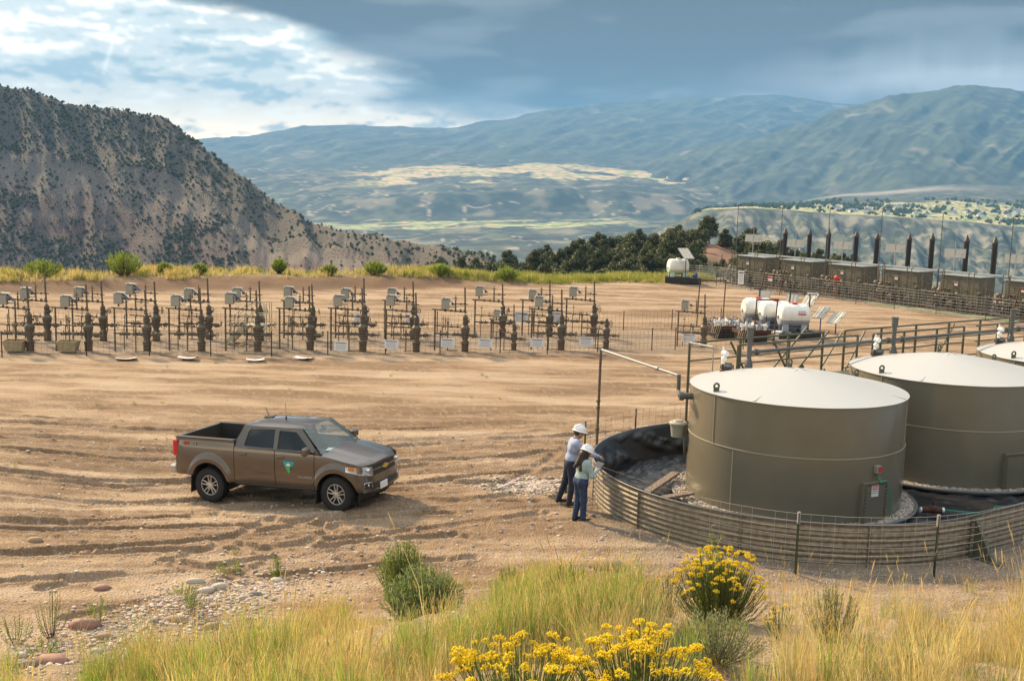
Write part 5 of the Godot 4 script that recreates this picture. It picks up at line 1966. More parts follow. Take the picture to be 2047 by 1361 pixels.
func make_person(label: String, at: Vector3, yaw: float, J: Dictionary, look: Dictionary) -> Node3D:
	var p := thing("person", label, "person", at, yaw)
	var Z := Vector3(0, 0, 1)
	var g: float = look.girth
	var torso := [
		[J.neck_base - Z * 0.135 * g - Vector3(0, 0.05, 0), J.neck_base + Z * 0.135 * g - Vector3(0, 0.05, 0), 0.068 * g, 0.068 * g],
		[J.chest - Z * 0.085 * g, J.chest + Z * 0.085 * g, 0.112 * g, 0.112 * g],
		[J.chest.lerp(J.neck_base, 0.5) - Z * 0.1 * g, J.chest.lerp(J.neck_base, 0.5) + Z * 0.1 * g, 0.098 * g, 0.098 * g],
		[J.waist - Z * 0.06 * g, J.waist + Z * 0.06 * g, look.waist, look.waist],
		[J.chest, J.waist, 0.105 * g, look.waist]]
	var hips := [[J.hip - Z * 0.075, J.hip + Z * 0.075, look.hip, look.hip], [J.waist - Z * 0.05, J.waist + Z * 0.05, look.waist - 0.004, look.waist - 0.004]]
	var arms := []
	var legs := []
	var feet := []
	for s in ["r", "l"]:
		arms.append([J["sh_" + s], J["el_" + s], 0.056 * g, 0.043 * g])
		arms.append([J["el_" + s], J["wr_" + s], 0.044 * g, 0.03 * g])
		var h: Vector3 = J.hip + Z * (0.085 if s == "r" else -0.085)
		legs.append([h, J["kn_" + s], 0.092 * look.leg, 0.06 * look.leg])
		legs.append([J["kn_" + s], J["an_" + s], 0.06 * look.leg, 0.047])
		feet.append([J["an_" + s], J["an_" + s] + Vector3(-0.02, -0.045, 0), 0.048, 0.042])
		feet.append([J["an_" + s] + Vector3(-0.03, -0.05, 0), J["an_" + s] + J["toe_" + s], 0.038, 0.034])
	var hd: Vector3 = J.head
	var fw := Vector3(cos(look.nod), sin(look.nod), look.turn).normalized()
	var up := (Vector3.UP - fw * fw.y).normalized()
	var sd := fw.cross(up)
	var head := [[hd + up * 0.03 - fw * 0.01, hd + up * 0.035, 0.088, 0.085], [hd - up * 0.02 + fw * 0.03, hd - up * 0.07 + fw * 0.045, 0.062, 0.045], [hd - up * 0.1 + fw * 0.065, hd - up * 0.1 + fw * 0.07, 0.022, 0.022],
		[J.neck_base, hd - up * 0.05 - fw * 0.015, 0.056 * g, 0.054 * g], [hd + fw * 0.088 + up * 0.005, hd + fw * 0.108 - up * 0.03, 0.009, 0.014], [hd + fw * 0.088 - up * 0.058 - sd * 0.016, hd + fw * 0.088 - up * 0.058 + sd * 0.016, 0.009, 0.009]]
	for s: float in [-1.0, 1.0]:
		head.append([hd + sd * 0.083 * s + up * 0.01 - fw * 0.005, hd + sd * 0.086 * s - up * 0.03, 0.015, 0.01])
	var b := MB.new()
	net(torso + hips + arms + legs + [[J.neck_base, hd - up * 0.06, 0.055 * g, 0.052 * g]], 0.018, 0.05, b)
	net(head, 0.009, 0.03, b)
	for s in ["r", "l"]:
		net(hand_bones(J["wr_" + s], J["hd_" + s], J["pn_" + s], look["curl_" + s], 1.0 if s == "r" else -1.0), 0.0055, 0.012, b)
	obj("body", b, look.skin, p)
	b = MB.new()
	net(grow(torso + arms, 0.013) + [[J.waist - Vector3(0, 0.05, 0) - Z * 0.06, J.waist - Vector3(0, 0.05, 0) + Z * 0.06, look.waist + 0.014, look.waist + 0.014]], 0.016, 0.045, b)
	obj("shirt", b, look.shirt, p)
	b = MB.new()
	var collar := []
	for i in 17:
		var a := TAU * i / 16
		collar.append(J.neck_base + Vector3(cos(a) * 0.066 + 0.012, 0.032 - 0.02 * cos(a), sin(a) * 0.066) * g)
	b.tube(collar, 0.014, 6)
	obj("collar", b, look.shirt, p)
	b = MB.new()
	net(grow(hips, 0.012) + grow(legs, 0.016), 0.016, 0.045, b)
	obj("jeans", b, look.jeans, p)
	b = MB.new()
	net(grow(feet, 0.006), 0.012, 0.02, b)
	obj("boots", b, "boot", p)
	b = MB.new()
	var belt := []
	for i in 25:
		var a := TAU * i / 24
		belt.append(J.waist + Vector3(cos(a) * (look.waist + 0.012), -0.055, sin(a) * (look.waist + 0.072)))
	b.tube(belt, 0.017, 6)
	obj("belt", b, "leather", p)
	hard_hat(p, hd + up * 0.055 + fw * 0.008, look.nod)
	b = MB.new()
	if look.long_hair:
		net([[hd + up * 0.03 - fw * 0.03, hd - up * 0.05 - fw * 0.06, 0.092, 0.085], [hd - up * 0.05 - fw * 0.065 - sd * 0.04, hd - up * 0.36 - fw * 0.09 - sd * 0.05, 0.062, 0.038],
			[hd - up * 0.05 - fw * 0.06 + sd * 0.03, hd - up * 0.38 - fw * 0.03 + sd * 0.085, 0.06, 0.035], [hd - up * 0.02 + sd * 0.055, hd - up * 0.3 + sd * 0.1 + fw * 0.02, 0.045, 0.03], [hd - up * 0.1 - fw * 0.08, hd - up * 0.3 - fw * 0.11, 0.06, 0.04]], 0.012, 0.03, b)
	else:
		net([[hd + up * 0.02 - fw * 0.045, hd - up * 0.03 - fw * 0.05, 0.066, 0.05], [hd + sd * 0.03 - fw * 0.04, hd - sd * 0.03 - fw * 0.04, 0.068, 0.068]], 0.011, 0.02, b)
	obj("hair", b, look.hair, p)
	b = MB.new()
	for s: float in [-1.0, 1.0]:
		b.ball(hd + fw * 0.088 + sd * 0.032 * s + up * 0.008, Vector3(0.016, 0.017, 0.022), 10, 6)
		b.bar(hd + fw * 0.085 + sd * 0.05 * s + up * 0.012, hd + sd * 0.09 * s + up * 0.012, 0.006, 0.01)
	obj("sunglasses" if look.shades else "eyes", b, "black", p)
	return p

func make_people() -> void:
	mt("skin_a", 0.42, 0.22, 0.14, 0.6).subsurf_scatter_enabled = true
	mt("skin_b", 0.5, 0.27, 0.18, 0.6).subsurf_scatter_enabled = true
	mt("hat_white", 0.8, 0.8, 0.8, 0.35)
	mt("boot", 0.05, 0.032, 0.022, 0.8, 0.0, "grain", 4.0)
	mt("leather", 0.06, 0.03, 0.018, 0.6)
	mt("hair_brown", 0.035, 0.018, 0.011, 0.6, 0.0, "grain", 6.0)
	mt("hair_dark", 0.03, 0.017, 0.012, 0.7)
	T.check = noise_tex(0.09, Color(0.72, 0.78, 0.92), Color(1, 1, 1), 2, 256, 21)
	T.flower = noise_tex(0.06, Color(0.1, 0.42, 0.45), Color(1, 1, 1), 2, 256, 22)
	T.flower.color_ramp.offsets = PackedFloat32Array([0.38, 0.55])
	T.denim = noise_tex(0.02, Color(0.45, 0.5, 0.6), Color(1, 1, 1), 5, 256, 23)
	mt("shirt_blue", 0.40, 0.44, 0.53, 0.85, 0.0, "check", 5.0, "soft", 1.5)
	mt("shirt_flower", 0.62, 0.68, 0.68, 0.85, 0.0, "flower", 5.0, "soft", 1.5)
	mt("jeans_dark", 0.035, 0.042, 0.075, 0.9, 0.0, "denim", 2.0, "soft", 2.0)
	mt("jeans_blue", 0.05, 0.085, 0.17, 0.9, 0.0, "denim", 2.0, "soft", 2.0)
	var y0 := ground(1.33, -23.55)
	make_person("man in hard hat, pale blue shirt and dark jeans, one arm over the wall", Vector3(1.33, y0 - 0.01, -23.55), 0.16, {
		head = Vector3(0.19, 1.61, 0), neck_base = Vector3(0.115, 1.455, 0), chest = Vector3(0.085, 1.27, 0), waist = Vector3(0.045, 1.06, 0), hip = Vector3(0.02, 0.93, 0),
		sh_r = Vector3(0.115, 1.39, 0.185), el_r = Vector3(0.38, 1.17, 0.25), wr_r = Vector3(0.60, 1.12, 0.2), hd_r = Vector3(1, -0.3, -0.1), pn_r = Vector3(0.2, 1, 0.1),
		sh_l = Vector3(0.115, 1.39, -0.185), el_l = Vector3(0.26, 1.12, -0.25), wr_l = Vector3(0.49, 1.13, -0.17), hd_l = Vector3(1, -0.05, 0.2), pn_l = Vector3(0, 1, 0),
		kn_r = Vector3(0.06, 0.5, 0.10), an_r = Vector3(0.0, 0.085, 0.11), toe_r = Vector3(0.17, -0.055, 0.03),
		kn_l = Vector3(-0.05, 0.5, -0.10), an_l = Vector3(-0.19, 0.095, -0.12), toe_l = Vector3(0.165, -0.06, -0.02)},
		{girth = 1.0, waist = 0.108, hip = 0.108, leg = 1.0, nod = -0.25, turn = -0.1, curl_r = 0.9, curl_l = 0.6, skin = "skin_a", shirt = "shirt_blue", jeans = "jeans_dark", hair = "hair_dark", long_hair = false, shades = true})
	y0 = ground(1.53, -22.45)
	make_person("woman with long dark hair under a hard hat, in a flowered shirt", Vector3(1.53, y0 - 0.01, -22.45), 0.55, {
		head = Vector3(0.105, 1.47, 0), neck_base = Vector3(0.045, 1.325, 0), chest = Vector3(0.03, 1.17, 0), waist = Vector3(0.01, 0.985, 0), hip = Vector3(-0.01, 0.87, 0),
		sh_r = Vector3(0.05, 1.27, 0.165), el_r = Vector3(0.11, 1.02, 0.22), wr_r = Vector3(0.31, 1.11, 0.14), hd_r = Vector3(1, 0.25, -0.35), pn_r = Vector3(0.1, -1, 0.2),
		sh_l = Vector3(0.05, 1.27, -0.165), el_l = Vector3(0.12, 1.02, -0.2), wr_l = Vector3(0.32, 1.12, -0.10), hd_l = Vector3(1, 0.25, 0.35), pn_l = Vector3(0.1, -1, -0.2),
		kn_r = Vector3(0.03, 0.47, 0.075), an_r = Vector3(0.02, 0.085, 0.08), toe_r = Vector3(0.155, -0.055, 0.03),
		kn_l = Vector3(0.0, 0.47, -0.085), an_l = Vector3(-0.06, 0.085, -0.10), toe_l = Vector3(0.15, -0.055, -0.03)},
		{girth = 0.88, waist = 0.092, hip = 0.106, leg = 0.92, nod = -0.45, turn = 0.0, curl_r = 0.7, curl_l = 0.7, skin = "skin_b", shirt = "shirt_flower", jeans = "jeans_blue", hair = "hair_brown", long_hair = true, shades = false})
	var tb := thing("tablet", "dark tablet held up in both hands by the woman in the flowered shirt", "tablet", Vector3(1.53, y0, -22.45), 0.55)
	var b := MB.new()
	b.box(Vector3(0.42, 1.165, 0.02), Vector3(0.17, 0.012, 0.24), Basis(Vector3.BACK, 0.55), 0.004)
	obj("case", b, "black", tb)
	b = MB.new()
	b.box(Vector3(0.4166, 1.1708, 0.02), Vector3(0.15, 0.004, 0.21), Basis(Vector3.BACK, 0.55))
	obj("screen", b, "solar", tb)

# ---------------------------------------------------------------- wells, tanks, separators
func handwheel(parent: Node, at: Vector3, axis: Vector3, r: float, mat := "brown_steel") -> void:
	var b := MB.new()
	b.torus(at, axis, r, r * 0.11, 18, 5)
	var s := axis.cross(Vector3.UP if absf(axis.normalized().y) < 0.9 else Vector3.RIGHT).normalized()
	var t := axis.normalized().cross(s)
	for k in 4:
		var a := PI / 4 * k
		if k < 2:
			b.bar(at - (s * cos(a * 2.0) + t * sin(a * 2.0)) * r, at + (s * cos(a * 2.0) + t * sin(a * 2.0)) * r, r * 0.16, r * 0.1)
	b.cyl(at - axis.normalized() * r * 0.5, at + axis.normalized() * r * 0.2, r * 0.16, 6)
	obj("handwheel", b, mat, parent)

func flange(b: MB, y: float, r: float, h: float, bolts := 8) -> void:
	b.lathe([Vector2(0, y), Vector2(r, y), Vector2(r, y + h), Vector2(0, y + h)], 18)
	for k in bolts:
		var a := TAU * k / bolts
		b.cyl(Vector3(cos(a) * r * 0.84, y - 0.025, sin(a) * r * 0.84), Vector3(cos(a) * r * 0.84, y + h + 0.025, sin(a) * r * 0.84), 0.014, 5)

func clamps(b: MB, a: Vector3, c: Vector3, k: int, r: float) -> void:
	for i in k:
		var p := a.lerp(c, (i + 0.5) / k)
		var d := (c - a).normalized()
		b.cyl(p - d * 0.03, p + d * 0.03, r, 8)

func make_wellhead(label: String, at: Vector3, mast: bool, telemetry: bool) -> Node3D:
	var w := thing("wellhead", label, "wellhead", at, 0.0, "brown wellheads in two fenced rows")
	var b := MB.new()
	b.lathe([Vector2(0.155, -0.1), Vector2(0.155, 0.27), Vector2(0.172, 0.28), Vector2(0.172, 0.40), Vector2(0.12, 0.42), Vector2(0, 0.42)], 20)
	obj("casing", b, "casing", w)
	b = MB.new()
	b.lathe([Vector2(0.125, 0.40), Vector2(0.115, 0.52), Vector2(0.125, 0.75)], 18)
	flange(b, 0.545, 0.155, 0.05)
	flange(b, 0.75, 0.185, 0.06, 10)
	b.box(Vector3(0, 0.66, 0), Vector3(0.5, 0.11, 0.15), Basis(), 0.02)
	obj("tubing_spool", b, "brown_steel", w)
	b = MB.new()
	b.lathe([Vector2(0.15, 0.81), Vector2(0.19, 0.84), Vector2(0.19, 0.98), Vector2(0.165, 1.02), Vector2(0.12, 1.08), Vector2(0.09, 1.1)], 18)
	flange(b, 0.90, 0.205, 0.05, 10)
	flange(b, 1.1, 0.12, 0.05)
	b.ball(Vector3(0, 1.22, 0), Vector3(0.105, 0.1, 0.115), 14, 8)
	b.cyl(Vector3(0, 1.22, 0), Vector3(0.13, 1.23, -0.12), 0.06, 10)
	flange(b, 1.3, 0.115, 0.045)
	b.box(Vector3(0, 1.40, 0), Vector3(0.17, 0.13, 0.17), Basis(), 0.025)
	b.cyl(Vector3(0, 1.46, 0), Vector3(-0.01, 1.52, 0), 0.06, 10)
	obj("master_valve", b, "brown_steel", w)
	handwheel(w, Vector3(0.22, 1.26, -0.16), Vector3(0.75, 0.1, -0.65), 0.13)
	b = MB.new()
	b.cyl(Vector3(0.2, 0.66, 0), Vector3(0.58, 0.655, 0.02), 0.045, 10)
	b.ball(Vector3(0.36, 0.66, 0.01), Vector3(0.09, 0.1, 0.09), 12, 6)
	b.cyl(Vector3(0.46, 0.66, 0.01), Vector3(0.49, 0.66, 0.01), 0.09, 12)
	b.cyl(Vector3(0.56, 0.655, 0.02), Vector3(0.70, 0.655, 0.02), 0.014, 6)
	obj("wing_valve", b, "brown_steel", w)
	handwheel(w, Vector3(0.62, 0.655, 0.02), Vector3(1, 0, 0.35), 0.11)
	b = MB.new()
	b.cyl(Vector3(-0.2, 0.66, 0), Vector3(-1.27, 0.70, 0), 0.032, 8)
	for x: float in [-0.3, -0.45, -0.78, -0.98]:
		b.ball(Vector3(x, 0.675, 0), Vector3(0.075, 0.07, 0.07), 10, 6)
		b.cyl(Vector3(x - 0.085, 0.675, 0), Vector3(x - 0.065, 0.675, 0), 0.075, 10)
		b.cyl(Vector3(x + 0.065, 0.675, 0), Vector3(x + 0.085, 0.675, 0), 0.075, 10)
		b.cyl(Vector3(x, 0.7, 0), Vector3(x, 0.79, 0), 0.022, 6)
	obj("flow_line", b, "brown_steel", w)
	b = MB.new()
	b.cyl(Vector3(-0.55, -0.05, 0.05), Vector3(-0.55, 1.0, 0.05), 0.026, 8)
	b.cyl(Vector3(-0.66, 0.68, -0.03), Vector3(-0.66, 1.12, -0.03), 0.016, 6)
	b.cyl(Vector3(-0.66, 0.96, -0.03), Vector3(-0.66, 1.02, -0.03), 0.032, 6)
	b.cyl(Vector3(-0.55, 0.9, 0.05), Vector3(-0.55, 0.97, 0.05), 0.045, 8)
	b.cyl(Vector3(-0.55, 1.0, 0.05), Vector3(-0.55, 1.16, 0.05), 0.012, 6)
	b.cyl(Vector3(-0.62, 1.05, 0.05), Vector3(-0.47, 1.05, 0.05), 0.012, 6)
	b.cyl(Vector3(-0.65, 0.0, 0.05), Vector3(-0.12, 0.02, 0.1), 0.02, 6)
	obj("gauge_riser", b, "brown_steel", w)
	if mast:
		b = MB.new()
		b.cyl(Vector3(-0.01, 1.5, 0), Vector3(-0.045, 2.55, 0), 0.036, 10)
		b.cyl(Vector3(-0.03, 1.6, 0), Vector3(-0.032, 1.68, 0), 0.055, 10)
		b.cyl(Vector3(-0.04, 1.9, 0), Vector3(-0.042, 1.94, 0), 0.05, 10)
		obj("mast", b, "brown_steel", w)
		b = MB.new()
		b.cyl(Vector3(0.05, 1.63, 0), Vector3(-1.4, 1.71, 0), 0.03, 8)
		for x: float in [-0.2, -0.42, -0.6, -0.85]:
			b.cyl(Vector3(x - 0.04, 1.645 - x * 0.05, 0), Vector3(x + 0.04, 1.645 - x * 0.05, 0), 0.055, 8)
		b.ball(Vector3(-0.21, 1.7, 0), Vector3(0.05, 0.06, 0.05), 8, 5)
		b.cyl(Vector3(-0.42, 1.66, 0), Vector3(-0.42, 2.12, 0), 0.028, 8)
		b.cyl(Vector3(-0.42, 2.1, 0), Vector3(-0.42, 2.34, 0), 0.016, 6)
		for y: float in [1.8, 1.95, 2.1, 2.2]:
			b.cyl(Vector3(-0.42, y, 0), Vector3(-0.42, y + 0.035, 0), 0.045, 8)
		b.cyl(Vector3(-0.5, 2.2, 0), Vector3(-0.34, 2.2, 0), 0.014, 6)
		b.cyl(Vector3(-0.42, 1.97, 0), Vector3(0.1, 1.95, 0), 0.022, 8)
		b.ball(Vector3(-0.2, 1.965, 0), Vector3(0.045, 0.055, 0.045), 8, 5)
		obj("upper_line", b, "brown_steel", w)
		b = MB.new()
		b.cyl(Vector3(-1.27, -0.05, 0), Vector3(-1.27, 1.7, 0), 0.036, 8)
		clamps(b, Vector3(-1.27, 0.2, 0), Vector3(-1.27, 1.5, 0), 4, 0.05)
		obj("support_post", b, "brown_steel", w)
	for part in w.get_children():
		if String(part.name) in ["casing", "tubing_spool", "master_valve"]:
			part.scale = Vector3(0.97, 1.0, 0.97)
	b = MB.new()
	b.cyl(Vector3(-0.1, 0.95, -0.2), Vector3(-1.25, 0.99, -0.25), 0.026, 8)
	for x: float in [-0.35, -0.6, -0.95]:
		b.ball(Vector3(x, 0.97, -0.22), Vector3(0.06, 0.055, 0.055), 8, 5)
		b.cyl(Vector3(x, 0.98, -0.22), Vector3(x, 1.1, -0.22), 0.016, 6)
	b.cyl(Vector3(-0.95, 1.05, -0.22), Vector3(-0.95, 1.42, -0.22), 0.014, 6)
	b.cyl(Vector3(-1.02, 1.3, -0.22), Vector3(-0.88, 1.3, -0.22), 0.012, 6)
	b.cyl(Vector3(-0.98, 0, -0.22), Vector3(-0.98, 0.95, -0.22), 0.02, 6)
	obj("rear_line", b, "brown_steel", w)
	if telemetry:
		b = MB.new()
		b.box(Vector3(-1.0, 1.99, 0), Vector3(0.34, 0.4, 0.2), Basis(), 0.015)
		b.box(Vector3(-1.0, 2.2, 0), Vector3(0.36, 0.02, 0.22), Basis(), 0.004)
		var bx := obj("telemetry_box", b, "box_grey", w)
		b = MB.new()
		b.cyl(Vector3(-1.0, 1.68, 0), Vector3(-1.0, 1.8, 0), 0.035, 8)
		b.cyl(Vector3(-1.08, 2.2, 0), Vector3(-1.08, 2.27, 0), 0.025, 8)
		b.cyl(Vector3(-0.93, 2.2, 0), Vector3(-0.93, 2.24, 0), 0.03, 8)
		b.bar(Vector3(-0.85, 1.86, -0.05), Vector3(-0.62, 1.86, -0.05), 0.025, 0.025)
		obj("bracket", b, "black", bx)
		b = MB.new()
		var tilt := Basis(Vector3.BACK, -0.7)
		b.box(Vector3(-0.72, 2.05, -0.04), Vector3(0.36, 0.025, 0.28), tilt, 0.004)
		b.box(Vector3(-0.94, 2.24, -0.04), Vector3(0.42, 0.02, 0.3), Basis(Vector3.BACK, -0.05), 0.004)
		var sp := obj("solar_panel", b, "galvanised", bx)
		b = MB.new()
		b.box(Vector3(-0.712, 2.059, -0.04), Vector3(0.32, 0.01, 0.25), tilt)
		b.box(Vector3(-0.70, 2.02, 0.09), Vector3(0.1, 0.1, 0.06), tilt, 0.01)
		obj("solar_cells", b, "solar", sp)
	return w

func vary(w: Node3D, way: int) -> void: # wells differ in how their fittings are turned and set
	for c in w.get_children():
		var n := String(c.name)
		if n.begins_with("telemetry_box"):
			c.position = [Vector3.ZERO, Vector3(0.16, -0.05, 0.0), Vector3(-0.1, 0.08, 0.05)][way]
			c.rotation.y = [0.0, 0.08, -0.06][way]
		elif n.begins_with("handwheel"):
			c.rotation.y = [0.0, 0.9, -0.6][way]
		elif n.begins_with("gauge_riser"):
			c.position.x = [0.0, -0.17, 0.12][way]
			c.scale.y = [1.0, 1.25, 0.85][way]
		elif n.begins_with("wing_valve") or n.begins_with("master_valve"):
			c.rotation.y = [0.0, -0.35, 0.5][way]
		elif n.begins_with("mast"):
			c.scale.y = [1.0, 1.04, 0.96][way]

func print_tex() -> ImageTexture:
	var im := Image.create(128, 96, false, Image.FORMAT_RGB8)
	im.fill(Color(0.95, 0.95, 0.95))
	rng.seed = 55
	im.fill_rect(Rect2i(10, 8, 108, 8), Color(0.25, 0.25, 0.28))
	for k in 9:
		var x := 18
		while x < 108:
			var w := rng.randi_range(4, 12)
			im.fill_rect(Rect2i(x, 24 + k * 7, mini(w, 110 - x), 2), Color(0.5, 0.5, 0.53))
			x += w + 3
	return ImageTexture.create_from_image(im)

func make_sign(called: String, label: String, at: Vector3, turn: float, w: float, h: float, group := "") -> Node3D:
	var s := thing(called, label, "sign", at, turn, group)
	var b := MB.new()
	b.box(Vector3.ZERO, Vector3(w, h, 0.012), Basis(), 0.003)
	obj("board", b, "sign_white", s)
	b = MB.new()
	b.quad(Vector3(-w * 0.47, -h * 0.47, 0.008), Vector3(w * 0.47, -h * 0.47, 0.008), Vector3(w * 0.47, h * 0.47, 0.008), Vector3(-w * 0.47, h * 0.47, 0.008), Vector3(0, 0, 1))
	obj("print", b, "printed", s)
	return s

func make_wells() -> void:
	var pm := mt("printed", 0.75, 0.75, 0.77, 0.6)
	pm.albedo_texture = print_tex()
	var ordinal := ["first", "second", "third", "fourth", "fifth", "sixth", "seventh", "eighth", "ninth", "tenth", "eleventh"]
	var front := [[-18.85, -42.5], [-16.68, -42.8], [-14.47, -43.1], [-12.42, -43.5], [-10.27, -43.9], [-8.23, -44.34], [-6.13, -44.7], [-3.96, -45.0], [-1.96, -45.4], [2.1, -46.5]]
	var back := [[-19.35, -45.3], [-17.17, -45.7], [-15.08, -46.1], [-12.98, -46.6], [-10.87, -47.0], [-8.68, -47.4], [-6.5, -47.9], [-4.4, -48.5], [-0.45, -49.7], [1.71, -50.3], [3.79, -50.8]]
	var proto := make_wellhead("brown wellhead, first from the left in the front row", Vector3(front[0][0], 0, front[0][1]), true, true)
	var second := make_wellhead("brown wellhead, second from the left in the front row", Vector3(front[1][0], 0, front[1][1]), true, true)
	vary(second, 1)
	var third := make_wellhead("brown wellhead, third from the left in the front row", Vector3(front[2][0], 0, front[2][1]), true, true)
	vary(third, 2)
	var ways := [proto, second, third]
	for i in range(3, front.size()):
		dup(ways[i * 5 % 3], Vector3(front[i][0], 0, front[i][1]), 0.09 * sin(i * 2.3), "brown wellhead, %s from the left in the front row" % (ordinal[i] if i < 9 else "last tall one"), [1.0, 1.02, 0.99, 1.0, 1.01][i % 5])
	for i in back.size():
		dup(ways[(i * 2 + 1) % 3], Vector3(back[i][0], 0, back[i][1]), 0.1 * sin(i * 1.7 + 1.0), "brown wellhead, %s from the left in the back row" % ordinal[i], [1.0, 0.99, 1.02, 1.0][i % 4])
	dup(proto, Vector3(0.08, 0, -45.9), 0.0, "lower brown wellhead between the ninth and the last tall one in front", 0.76)
	dup(proto, Vector3(8.5, 0, -48.3), 0.0, "lone brown wellhead beside the white chemical tanks", 0.92)
	make_wellhead("short brown wellhead without a mast at the right end of the front row", Vector3(4.08, 0, -47.2), false, false).scale = Vector3.ONE * 0.85
	# posts and wire round the rows
	var f := thing("well_fence", "dark wire fence on thin posts round the rows of wellheads", "fence")
	var fp := [[-23.0, -40.3], [-19.22, -40.9], [-16.28, -41.55], [-14.0, -41.95], [-11.73, -42.32], [-9.47, -42.82], [-7.33, -43.28], [-5.1, -43.85], [-2.93, -44.4], [-0.48, -44.75], [1.48, -45.24], [3.62, -45.83], [6.04, -46.94], [7.1, -47.3], [10.2, -48.0]]
	var bp := [[-22.0, -47.6], [-18.0, -48.4], [-14.0, -49.2], [-10.0, -49.9], [-7.0, -50.2], [-3.51, -50.9], [1.0, -52.2], [5.41, -53.12], [7.92, -54.2], [10.6, -55.6], [12.4, -53.4]]
	for q: Array in [fp, bp]:
		for i in q.size():
			var p := Vector3(q[i][0], 0, q[i][1])
			p.y = smooth_ground(p.x, p.z)
			var b := MB.new()
			t_post(b, p, 0.98)
			obj("fence_post", b, "post_dark", f)
			if i:
				b = MB.new()
				mesh_panel(Vector3(q[i - 1][0], 0, q[i - 1][1]), p, 0.05, 0.92, 0.2, 7, 0.0045, b)
				obj("wire_panel", b, "dark_wire", f)
	var spots := [[-6.8, -43.3, 0.34], [-4.85, -43.82, 0.38], [-2.62, -44.35, 0.42], [-1.09, -44.55, 0.42], [1.05, -45.05, 0.42], [3.1, -45.6, 0.45], [7.7, -47.45, 0.46]]
	for i in 7:
		make_sign("well_sign", "white well sign on the wire fence, %s from the left" % ordinal[i] if i < 6 else "white well sign on the fence under the lone wellhead", Vector3(spots[i][0], spots[i][2] + 0.05, spots[i][1] + 0.06), -0.2, 0.58, 0.37, "white printed signs on the well fence")
	for i in 4:
		var q: Array = [[-6.9, -49.9, 0.5], [-4.6, -50.4, 0.5], [0.4, -51.6, 0.6], [2.0, -52.0, 0.6]][i]
		make_sign("well_sign", "faded sign on the back well fence, %s from the left" % ordinal[i], Vector3(q[0], q[2] + 0.12, q[1] + 0.05), -0.2, 0.7, 0.5, "faded signs on the back well fence")
	for i in 4:
		var q: Array = [[-14.57, -41.0, 0.62, 0.3], [-12.28, -41.3, 0.58, -0.1], [-9.79, -41.45, 0.56, 0.2], [-8.08, -42.2, 0.6, -0.3]][i]
		var s := thing("fallen_sign", "white sheet lying flat on the dirt, %s from the left" % ordinal[i], "sign", Vector3(q[0], ground(q[0], q[1]) + 0.05, q[1]), q[3], "fallen white sheets before the wells")
		var b := MB.new()
		var P := []
		for a in 9:
			var row := []
			for c in 9:
				var u_ := a / 4.0 - 1.0
				var v_ := c / 4.0 - 1.0
				row.append(Vector3(u_ * q[2] * 0.6, 0.05 * u_ * u_ + 0.04 * v_ + 0.02 * sin(v_ * 3.0 + i), v_ * 0.3))
			P.append(row)
		b.grid(P, true)
		obj("sheet", b, "sign_white", s)
	for i in 2:
		var tb := thing("tub", ["beige open tub at the foot of the first front wellhead", "beige open tub at the foot of the second front wellhead"][i], "tub", Vector3([-19.35, -17.35][i], 0.02, [-42.3, -42.5][i]), 0.05, "beige tubs by the wells")
		var b := MB.new()
		for s: float in [-1.0, 1.0]:
			b.quad(Vector3(-0.3, 0, s * 0.22), Vector3(0.3, 0, s * 0.22), Vector3(0.38, 0.4, s * 0.28), Vector3(-0.38, 0.4, s * 0.28), Vector3(0, 0, s))
			b.quad(Vector3(s * 0.3, 0, -0.22), Vector3(s * 0.3, 0, 0.22), Vector3(s * 0.38, 0.4, 0.28), Vector3(s * 0.38, 0.4, -0.28), Vector3(s, 0, 0))
			b.bar(Vector3(-0.4, 0.4, s * 0.28), Vector3(0.4, 0.4, s * 0.28), 0.03, 0.03)
			b.bar(Vector3(s * 0.38, 0.4, -0.28), Vector3(s * 0.38, 0.4, 0.28), 0.03, 0.03)
			b.quad(Vector3(-0.3, 0.04, -0.22), Vector3(0.3, 0.04, -0.22), Vector3(0.3, 0.04, 0.22), Vector3(-0.3, 0.04, 0.22), Vector3.UP)
		obj("shell", b, "cream_dull", tb)
	# crossover stair between the fifth wells
	var st := thing("crossover_stair", "cream steel stair with handrails stepping over the pipes", "stair", Vector3(-11.95, 0, -45.4), -0.1)
	for z: float in [0.0, -0.7]:
		var b := MB.new()
		b.bar(Vector3(0, 0.05, z), Vector3(0.86, 0.85, z), 0.03, 0.2)
		obj("stringer", b, "cream", st)
		b = MB.new()
		b.tube([Vector3(-0.02, 0.1, z), Vector3(-0.02, 0.88, z), Vector3(0.92, 1.75, z), Vector3(1.65, 1.78, z), Vector3(1.66, 0.1, z)], 0.022, 6)
		b.tube([Vector3(0.12, 0.6, z), Vector3(0.86, 1.28, z), Vector3(1.65, 1.3, z)], 0.02, 6)
		b.tube([Vector3(0.88, 0.02, z), Vector3(0.88, 1.7, z)], 0.022, 6)
		b.tube([Vector3(1.74, 0.1, z), Vector3(1.74, 1.8, z)], 0.022, 6)
		obj("handrail", b, "cream", st)
	for k in 4:
		var b := MB.new()
		b.box(Vector3(0.13 + k * 0.2, 0.2 + k * 0.19, -0.35), Vector3(0.22, 0.025, 0.68))
		obj("tread", b, "cream", st)
	var b2 := MB.new()
	b2.box(Vector3(1.28, 0.86, -0.35), Vector3(0.84, 0.03, 0.7))
	obj("landing", b2, "cream", st)

